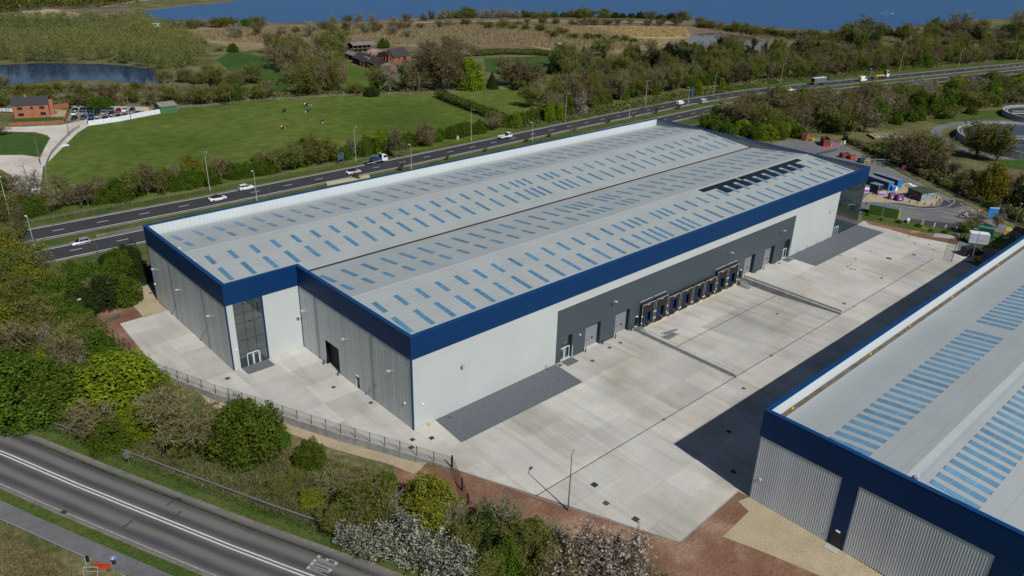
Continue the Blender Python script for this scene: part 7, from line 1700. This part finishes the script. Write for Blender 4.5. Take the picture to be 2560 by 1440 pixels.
# clipped field hedge
def hedge(px, wd, h, label):
    L = pts(px, -.06); o = Vector(L[0]); t = thing('hedge', (o.x, o.y, -.05), label, 'hedge'); C = []; NN = []
    for i in range(len(L) - 1):
        a, b = Vector(L[i]) - o, Vector(L[i + 1]) - o; d = b - a; n = int(d.length * 75); u = np.random.default_rng(5 + i).uniform(0, 1, n); g = np.random.default_rng(9 + i)
        ang = g.uniform(-.2, math.pi + .2, n); lat = np.cos(ang) * wd / 2 * g.uniform(.8, 1.1, n); z = np.clip(np.sin(ang), -.2, 1) * h * .55 + h * .42 + .25 * np.sin(u * d.length * .9) + g.normal(size=n) * .12
        nx_, ny_ = -d.y / d.length, d.x / d.length
        C.append(np.stack([a.x + d.x * u + nx_ * lat, a.y + d.y * u + ny_ * lat, np.maximum(z, .05)], 1)); NN.append(np.stack([nx_ * np.cos(ang), ny_ * np.cos(ang), np.sin(ang)], 1))
    V = leaf_quads(np.concatenate(C), np.full((sum(len(c) for c in C), 1), .34), np.concatenate(NN)); link('foliage', quads_mesh('foliage', V, [LM['green']]), t)
    MB().tube([(q[0] - o.x, q[1] - o.y, h * .35) for q in L], wd * .25, 6).build('stems', m_bark, t)
hedge([(1096, 243), (1130, 258), (1180, 277), (1230, 296), (1290, 318)], 5.0, 4.2, 'thick dark clipped hedge dividing the two pastures')
hedge([(1190, 140), (1260, 136), (1340, 138), (1420, 145)], 4, 4, 'dark field hedge beyond the brown trees')
# farm trees and far side of the pasture
FG = 'trees round the old farm'
for a in [(1060, 225, 17, 15, 'rust', 'tall reddish brown tree left of the yellow willow'), (1105, 228, 18, 17, 'rust', 'largest reddish brown tree by the farm'), (1140, 222, 17, 14, 'rust', 'reddish brown tree touching the yellow willow'), (1172, 222, 15, 13, 'lime', 'bright yellow-green weeping tree by the farm'), (1230, 222, 8, 6, 'conifer', 'dark conifer at the head of the pale track'),
          (1280, 215, 15, 15, 'rust', 'broad rusty tree right of the dark conifer'), (1320, 222, 13, 14, 'rust', 'rusty spreading tree above the pale track'), (1300, 226, 6, 8, 'olive', 'olive bush beside the pale track'), (1340, 228, 5, 6, 'grey', 'grey-green bush by the pale track'), (1400, 225, 7, 10, 'rust', 'low rusty bush at the end of the pale track'),
          (945, 230, 12, 10, 'olive', 'forked olive tree in front of the farm'), (975, 232, 13, 10, 'grey', 'pale grey tree in front of the farm'), (1000, 225, 13, 9, 'dark', 'dark ivy-green tree right of the farm'), (1030, 228, 12, 10, 'bare', 'brown tree right of the farm'), (850, 228, 14, 9, 'bare', 'tall bare tree at the left of the farm paddock'), (830, 232, 13, 8, 'olive', 'olive tree at the left of the farm paddock'),
          (890, 236, 5, 7, 'olive', 'low olive bush below the farm paddock'), (930, 240, 5, 8, 'dark', 'dark low bush below the farm paddock'), (800, 236, 13, 9, 'bare', 'bare tree left of the farm paddock'), (770, 238, 12, 9, 'olive', 'olive tree right of the green meadow'), (960, 120, 7, 8, 'green', 'green bush behind the grey open barn')]: tree(*a, FG)
scatter([(690, 130), (860, 118), (880, 140), (840, 170), (850, 220), (760, 240), (700, 200)], 24, [('bare', 3), ('olive', 5), ('rust', 1)], (9, 14), (.8, 1.1), 'left of the old farm', FG, 6)
scatter([(1040, 140), (1120, 118), (1200, 120), (1210, 150), (1110, 180), (1040, 165)], 12, [('bare', 2), ('rust', 2), ('green', 1)], (8, 12), (.9, 1.2), 'behind the old farm', FG, 6)
PB = 'trees on the pond bank'
row(pts([(0, 262), (120, 258), (300, 262), (420, 262), (560, 258), (700, 246)], -.06), 8, 5, [('olive', 4), ('bare', 4), ('green', 1), ('rust', 1)], (5.5, 8.0), (.9, 1.3), 'behind the parked cars and pasture fence', PB)
row(pts([(0, 236), (130, 228), (260, 226), (400, 230), (520, 238), (640, 238)], -.06), 8, 4, [('olive', 3), ('grey', 4), ('bare', 3)], (3.4, 5.0), (1.0, 1.4), 'on the near bank of the pond', PB)
row(pts([(430, 205), (520, 215), (620, 215), (650, 200)], -.06), 7.5, 6, [('olive', 4), ('bare', 3), ('willow', 2)], (7, 10), (.8, 1.1), 'right of the pond', PB)
for a in [(10, 228, 9, 9, 'bare', 'dark bare tree at the left pond end'), (210, 272, 8, 9, 'rust', 'rusty tree behind the first parked cars'), (190, 270, 4, 5, 'dark', 'dark bush behind the car park corner'), (255, 272, 6, 11, 'green', 'green bush behind the parked cars'), (0, 340, 7, 7, 'grey', 'pale bare tree beside the brick house'), (75, 505, 13, 10, 'grey', 'large pale bare tree in front of the pale lane'), (8, 505, 8, 8, 'green', 'green bush at the left edge below the lane'),
          (480, 140, 9, 9, 'gold', 'golden tree at the right edge of the wood'), (457, 108, 5, 8, 'bloom', 'pale blossom bush at the reed edge'), (482, 108, 4.5, 7, 'grey', 'grey bush beside the pale blossom bush'), (507, 112, 4.5, 6, 'green', 'green bush at the reed edge'), (550, 128, 6, 8, 'grey', 'grey bush at the tip of the dark meadow'), (583, 130, 6, 7, 'green', 'dark green bush at the tip of the dark meadow'), (422, 215, 3, 5, 'bloom', 'pale blossom bush at the pond edge')]: tree(*a, PB)
# mid belts right
MG = 'trees between reeds and carriageway'
scatter([(1390, 150), (1480, 135), (1560, 150), (1700, 135), (1900, 130), (2050, 122), (2060, 148), (1900, 165), (1700, 175), (1560, 190), (1450, 205), (1390, 190)], 64, [('ivy', 6), ('dark', 4), ('bare', 2), ('olive', 5), ('green', 2)], (8, 13), (.75, 1.05), 'in the belt between the reed bed and the dark grass', MG, 6.5)
scatter([(2050, 118), (2250, 90), (2400, 80), (2560, 85), (2600, 130), (2400, 140), (2200, 150), (2060, 150)], 46, [('bare', 3), ('olive', 5), ('dark', 2), ('ivy', 2), ('green', 2)], (8, 13), (.8, 1.1), 'between the lake corner and the carriageway', MG, 8)
scatter([(1380, 205), (1500, 200), (1560, 215), (1440, 235), (1390, 228)], 10, [('bare', 3), ('rust', 3), ('dark', 1)], (6, 9), (.9, 1.2), 'above the gated track', MG, 5)
for a in [(2170, 105, 18, 20, 'olive', 'broad rounded olive tree at the lake shore'), (2120, 110, 14, 18, 'olive', 'lower rounded tree left of the broad olive tree'), (2400, 95, 20, 24, 'bare', 'broad brown tree near the right lake shore'), (2545, 70, 18, 14, 'grey', 'bare tall tree at the top right shore')]: tree(*a, MG)
# near side of the carriageway, right of the warehouse
RG = 'wood beside the carriageway right of the warehouse'
scatter([(1720, 304), (1800, 286), (1960, 270), (2040, 266), (2060, 290), (2000, 330), (1900, 335), (1800, 312)], 30, [('bare', 4), ('rust', 2), ('olive', 2), ('green', 1)], (8, 12), (.75, 1.05), 'behind the far corner of the warehouse', RG, 4.5)
scatter([(1990, 272), (2150, 258), (2350, 236), (2560, 216), (2620, 212), (2620, 250), (2420, 272), (2300, 290), (2150, 310), (2040, 320)], 78, [('bare', 3), ('rust', 4), ('olive', 3), ('grey', 1), ('green', 3), ('lime', 1)], (8, 11.5), (.9, 1.2), 'in the wood above the settling tanks', RG, 5.4)
scatter([(1740, 318), (1850, 330), (1990, 325), (2000, 345), (1900, 350), (1800, 335)], 16, [('green', 4), ('lime', 1)], (4.5, 7), (1.0, 1.4), 'just behind the warehouse parapet', RG, 4)
scatter([(2150, 300), (2300, 285), (2420, 275), (2440, 290), (2300, 308), (2180, 320)], 14, [('green', 4), ('olive', 1)], (4, 7), (1.0, 1.3), 'along the lower edge of the wood above the tanks', RG, 5)
for a in [(2130, 330, 17, 15, 'bare', 'tall bare tree with pale limbs behind the skip'), (2080, 318, 16, 14, 'bare', 'tall bare tree above the small skip'), (2330, 282, 9, 7, 'lime', 'bright lime-green tree in the dark wood'), (2555, 245, 13, 13, 'lime', 'lime-green tree at the right edge of the wood'), (2100, 335, 13, 12, 'olive', 'olive tree beside the skip'), (2160, 330, 12, 11, 'grey', 'pale bare tree right of the skip'),
          (2285, 422, 13, 13, 'rust', 'dark spreading tree on the path bend'), (2255, 405, 12, 11, 'rust', 'dark brown tree left of the spreading tree'), (2310, 400, 11, 11, 'olive', 'olive tree behind the spreading tree'), (2465, 500, 13, 11, 'gold', 'yellowish tree beside the dirt path'), (2440, 395, 16, 12, 'olive', 'tall olive tree in front of the settling tank'), (2490, 405, 14, 11, 'olive', 'olive tree before the tank, right'),
          (2520, 490, 9, 9, 'rust', 'reddish tree at the right end of the dirt path'), (2555, 520, 9, 9, 'dark', 'dark bush at the right edge by the dirt path'), (2350, 430, 7, 7, 'bare', 'small bare tree beside the dirt path'), (2400, 470, 6, 6, 'bare', 'small bare tree leaning over the embankment'), (2380, 440, 5, 6, 'bare', 'low bare bush above the dirt path'), (2420, 455, 5, 7, 'dark', 'dark bush on the rough land'),
          (2440, 575, 6, 3.5, 'grey', 'leafless sapling behind the site cabin'), (2490, 570, 6, 3.5, 'grey', 'leafless sapling by the notice board'), (2415, 582, 4, 5, 'olive', 'olive bush at the corner of the parking bays'), (2310, 395, 5, 6, 'bare', 'small bush on the path bend'), (2220, 372, 5, 8, 'olive', 'olive bush above the embankment'), (2360, 395, 8, 8, 'bare', 'brown tree between path and tank')]: tree(*a, RG)
row(pts([(2110, 350), (2170, 380), (2250, 415), (2340, 458), (2430, 502), (2540, 555)], -.06), 4.2, .8, [('olive', 2), ('dark', 3), ('bare', 2)], (1.6, 2.6), (1.2, 1.7), 'low on the embankment fence line', RG)
row(pts([(2165, 541), (2230, 556), (2300, 570), (2390, 590)], -.06), 5, 1, [('olive', 2), ('green', 2)], (.8, 1.4), (1.3, 2), 'low tuft on the yard-edge grass', RG)
# lake shore
SG = 'bushes on the lake shore'
row(pts([(440, 70), (560, 66), (660, 68)], -.06), 11, 9, [('olive', 3), ('grey', 3), ('bare', 2), ('green', 1)], (6, 9), (1.2, 1.7), 'at the lake shore left', SG)
row(pts([(830, 58), (960, 54), (1060, 50), (1150, 46)], -.06), 14, 5, [('grey', 3), ('rust', 3)], (5, 8), (.7, 1.0), 'along the thin left part of the lake shore', SG)
row(pts([(1120, 45), (1240, 44), (1360, 44), (1480, 44)], -.06), 9, 5, [('olive', 4), ('green', 3), ('grey', 2)], (6, 9), (1.2, 1.7), 'in the middle of the lake shore', SG)
row(pts([(1510, 44), (1620, 46), (1720, 50)], -.06), 9, 5, [('olive', 3), ('dark', 3), ('rust', 2), ('green', 1)], (6, 9), (1.1, 1.5), 'on the lake shore above the golden reeds', SG)
row(pts([(1740, 66), (1830, 78), (1930, 90), (2060, 100), (2140, 98)], -.06), 8, 6, [('bare', 4), ('olive', 3), ('dark', 1)], (5, 7.5), (1.2, 1.6), 'between the muddy pond and the lake', SG)
row(pts([(2240, 92), (2330, 86), (2450, 82), (2560, 74)], -.06), 14, 10, [('olive', 2), ('dark', 2), ('bare', 2)], (7, 10), (1.1, 1.5), 'at the right lake shore', SG)
row(pts([(600, 100), (720, 92), (850, 92), (960, 84), (1060, 96)], -.06), 16, 12, [('grey', 3), ('bare', 3), ('olive', 1)], (4, 7), (1.1, 1.6), 'scattered in the reed bed', 'bushes in the reed bed')
row(pts([(700, 84), (850, 78), (1000, 74), (1150, 68), (1350, 62), (1550, 62), (1720, 66)], -.06), 13, 8, [('bare', 4), ('rust', 3), ('olive', 1)], (3, 5), (1.4, 2.2), 'on the spoil heaps beside the shore track', 'bushes in the reed bed')
row(pts([(1220, 74), (1330, 80), (1420, 96), (1520, 100), (1600, 110)], -.06), 10, 10, [('olive', 4), ('green', 2)], (3, 4.5), (1.6, 2.4), 'greening among the reeds', 'bushes in the reed bed')

# ---- what nobody could count: wood, reeds, rough grass
def region_points(px, n, g):
    P = np.array(pts(px, -.06)); lo, hi = P.min(0), P.max(0); out = []
    while len(out) < n:
        q = g.uniform(lo, hi, (n, 2)); out += [k for k in q if inside(k[0], k[1], [tuple(p) for p in P])]
    return np.array(out[:n])
g = np.random.default_rng(77)
B0 = region_points([(-60, 158), (0, 157), (130, 160), (250, 154), (330, 162), (420, 192), (470, 170), (520, 140), (470, 100), (410, 82), (370, 60), (250, 58), (150, 58), (60, 62), (-60, 66)], 1250, g)
Vs, ids = [], []
for k, (x, y) in enumerate(B0):
    pn = math.sin(x * .021 + 1.3 * math.sin(y * .017)) + math.sin(y * .033 + x * .011) + g.normal() * .4
    h = g.uniform(7, 12.5) + 2.0 * math.sin(x * .06) * math.sin(y * .05); w_ = h * g.uniform(.26, .42); n = 55
    r = np.sqrt(g.uniform(0, 1, n)) * w_; a = g.uniform(0, 6.283, n); z = h * g.uniform(.1, .9, n); r *= np.interp(z / h, [0, .3, .75, 1], [.5, 1, .85, .25])
    A = np.stack([x + r * np.cos(a), y + r * np.sin(a), z], 1); d = unit(np.stack([np.cos(a) * .3, np.sin(a) * .3, np.full(n, 1.1)], 1) + g.normal(size=(n, 3)) * .35)
    Vs.append(strips(A, A + d * g.uniform(.9, 2.2, (n, 1)), np.full(n, .07), g)); ids += [0] * n
    m_ = 95; r = np.sqrt(g.uniform(0, 1, m_)) * w_; a = g.uniform(0, 6.283, m_); z = h * g.uniform(.15, 1, m_) ; r *= np.interp(z / h, [0, .3, .75, 1], [.5, 1, .85, .2])
    Vs.append(leaf_quads(np.stack([x + r * np.cos(a), y + r * np.sin(a), z], 1), np.full((m_, 1), .34), None, g)); ids += [2 if pn > 1.1 else 3 if pn < -1.5 else 4 if pn < -.2 else 1] * m_
me = quads_mesh('woodland', np.concatenate(Vs), [TW['brown'], LM['willow'], LM['green'], LM['gold'], LM['olive']], ids)
tag(link('woodland', me), 'dense young willow wood behind the blue pond', 'wood', kind='stuff')
B0 = region_points([(-60, 10), (330, -12), (360, 5), (250, 22), (120, 24), (-60, 40)], 260, g); Vs = []
for x, y in B0:
    h = g.uniform(7, 11); n = 60; c = np.array([x, y, h * .5]) + g.normal(size=(n, 3)) * [3.2, 3.2, h * .2]; Vs.append(leaf_quads(c, np.full((n, 1), .8), None, g))
tag(link('far_wood', quads_mesh('far_wood', np.concatenate(Vs), [LM['dark'], LM['olive']], g.integers(0, 2, 260 * 60))), 'dark far wood at the top left corner', 'wood', kind='stuff')
def blades(name, px, n, hr, wd, m, label, lean=.25, world=None, zf=None):
    P = region_points(px, n, g) if world is None else world; n = len(P)
    z = np.array([zf(x, y) for x, y in P]) if zf else np.zeros(n)
    A = np.stack([P[:, 0], P[:, 1], z], 1); B = A + np.stack([g.normal(size=n) * lean, g.normal(size=n) * lean, np.ones(n)], 1) * g.uniform(*hr, (n, 1))
    tag(link(name, quads_mesh(name, strips(A, B, np.full(n, wd), g), m)), label, 'grass', kind='stuff')
def undergrowth(px, n, h, mats, label, m=13, size=.36):
    P = region_points(px, n, g); hh = h * g.uniform(.5, 1.2, n); C = []
    for (x, y), q in zip(P, hh): C.append(np.array([x, y, terrain(x, y) + q * .45]) + g.normal(size=(m, 3)) * [q * .55, q * .55, q * .28])
    V = leaf_quads(np.concatenate(C), np.full((n * m, 1), size), None, g)
    tag(link('undergrowth', quads_mesh('undergrowth', V, mats, np.repeat(g.integers(0, len(mats), n), m))), label, 'undergrowth', kind='stuff')
U1 = [LM['olive'], LM['bud'], LM['dark'], LM['green'], TW['brown']]; U2 = [LM['bud'], LM['rust'], LM['dark'], TW['brown']]
undergrowth([(1720, 300), (1800, 280), (1960, 262), (2150, 246), (2350, 222), (2620, 202), (2620, 255), (2420, 280), (2300, 300), (2150, 325), (2000, 340), (1850, 332)], 2600, 3.2, U2, 'scrub filling the wood right of the warehouse')
undergrowth([(1380, 150), (1480, 135), (1700, 135), (1900, 128), (2250, 90), (2560, 85), (2620, 130), (2200, 155), (1900, 170), (1560, 195), (1420, 212), (1380, 195)], 3000, 3.4, U1, 'scrub filling the belts between reeds and carriageway')
undergrowth([(1250, 318), (1420, 285), (1700, 232), (2000, 190), (2300, 150), (2560, 128), (2560, 145), (2250, 178), (1950, 208), (1700, 254), (1420, 305), (1260, 330)], 1800, 2.6, U1, 'scrub at the foot of the carriageway belt')
undergrowth([(0, 268), (200, 262), (420, 266), (640, 252), (860, 238), (1080, 232), (1060, 218), (850, 228), (640, 236), (420, 240), (0, 250)], 1100, 2.0, U1, 'scrub along the far pasture fence')
undergrowth([(0, 222), (400, 216), (520, 220), (640, 222), (640, 236), (400, 230), (0, 236)], 600, 1.3, U1, 'scrub on the pond bank')
undergrowth([(0, 690), (110, 690), (220, 800), (300, 920), (240, 960), (100, 1000), (0, 1010)], 900, 2.6, [LM['green'], LM['olive'], LM['bud'], LM['dark']], 'tangled undergrowth of the left wood', 16, .24)
undergrowth([(700, 120), (860, 112), (880, 140), (840, 180), (850, 225), (700, 235), (640, 215), (740, 205)], 700, 3, U2, 'scrub round the farm trees')
undergrowth([(1750, 60), (1900, 80), (2100, 92), (2200, 92), (2200, 102), (2050, 104), (1900, 96), (1760, 72)], 600, 3.2, U1, 'scrub between the muddy pond and the lake', 13, .45)
undergrowth([(2200, 370), (2330, 400), (2440, 470), (2560, 520), (2560, 562), (2430, 503), (2250, 415), (2120, 352)], 1100, 1.7, U1, 'scrub on the embankment')
undergrowth([(850, 1215), (970, 1195), (1005, 1290), (1250, 1350), (1420, 1400), (1420, 1450), (1200, 1445), (880, 1340)], 500, 1.6, [LM['bud'], LM['olive'], LM['green']], 'brown scrub between the soil bank and the blossom hedge', 16, .16)
m_reedb = [leaf('reed_blade', (.25, .20, .115), isl=.35, rand=0, tr=.1)]
blades('reeds', [(420, 82), (640, 70), (860, 66), (1150, 66), (1450, 66), (1640, 110), (1500, 132), (1400, 126), (1300, 112), (1050, 112), (850, 112), (700, 110), (560, 104)], 42000, (1.2, 2.6), .16, m_reedb, 'tan reeds of the bed before the lake')
blades('reeds', [(1390, 74), (1480, 68), (1720, 72), (1715, 94), (1560, 92), (1430, 88)], 14000, (1.2, 2.2), .16, [leaf('reed_gold', (.40, .305, .15), isl=.2, rand=0, tr=.1)], 'golden reed patch beside the muddy pond')
m_dry = [leaf('dry_grass', (.17, .145, .07), isl=.4, rand=0, tr=.1)]; m_grs = [leaf('rough_grass', (.05, .075, .017), isl=.4, rand=0, tr=.1)]
blades('dry_grass', [(250, 1060), (420, 1090), (600, 1050), (760, 1110), (980, 1180), (1000, 1300), (860, 1330), (520, 1210), (330, 1130)], 15000, (.2, .6), .05, m_dry, 'long dry grass on the bank below the retaining wall', .5, zf=terrain)
blades('rough_grass', [(300, 1085), (420, 1100), (600, 1060), (760, 1115), (970, 1185), (960, 1290), (850, 1325), (520, 1205)], 15000, (.2, .5), .05, [leaf('mid_grass', (.085, .105, .028), isl=.35, rand=0, tr=.1)], 'rough mixed grass on the bank above the crash barrier', .5, zf=terrain)
blades('rough_grass', [(0, 1010), (300, 1050), (700, 1140), (900, 1220), (980, 1330), (840, 1340), (130, 1075), (0, 1060)], 16000, (.15, .5), .05, m_grs, 'rough green grass among the roadside bushes', .5, zf=terrain)
blades('rough_grass', [(0, 1310), (200, 1420), (240, 1440), (0, 1440)], 8000, (.12, .4), .045, m_dry, 'rough dry grass below the footpath rail', .5, zf=terrain)
blades('rough_grass', [(0, 1072), (120, 1110), (800, 1370), (960, 1440), (860, 1395), (0, 1068)], 9000, (.08, .22), .04, m_grs, 'short verge grass along the main road edge', .5, zf=terrain)
print('trees', TREES[0])

# ---- alike things told apart by their order in view
ORD = ['first', 'second', 'third', 'fourth', 'fifth', 'sixth', 'seventh', 'eighth', 'ninth', 'tenth', 'eleventh', 'twelfth', 'thirteenth', 'fourteenth', 'fifteenth', 'sixteenth', 'seventeenth', 'eighteenth', 'nineteenth']
TENS = {2: 'twent', 3: 'thirt', 4: 'fort', 5: 'fift', 6: 'sixt'}
def ordinal(n):
    if n <= 19: return ORD[n - 1]
    t, u = divmod(n, 10); return TENS[t] + ('ieth' if u == 0 else 'y-' + ORD[u - 1])
same = {}
for o in col.objects:
    if o.parent is None and o.get('label') and o.get('kind') != 'stuff': same.setdefault(o['label'], []).append(o)
for l, os_ in same.items():
    if len(os_) < 2: continue
    def sx(o):
        v = np.array(o.location) - CAM; return (v @ _r) / (v @ _f)
    os_.sort(key=sx); n = len(os_)
    for i, o in enumerate(os_):
        o['label'] = (f'leftmost {l}' if i == 0 else f'rightmost {l}' if i == n - 1 else f'{ordinal(i + 1)}-from-left {l}')
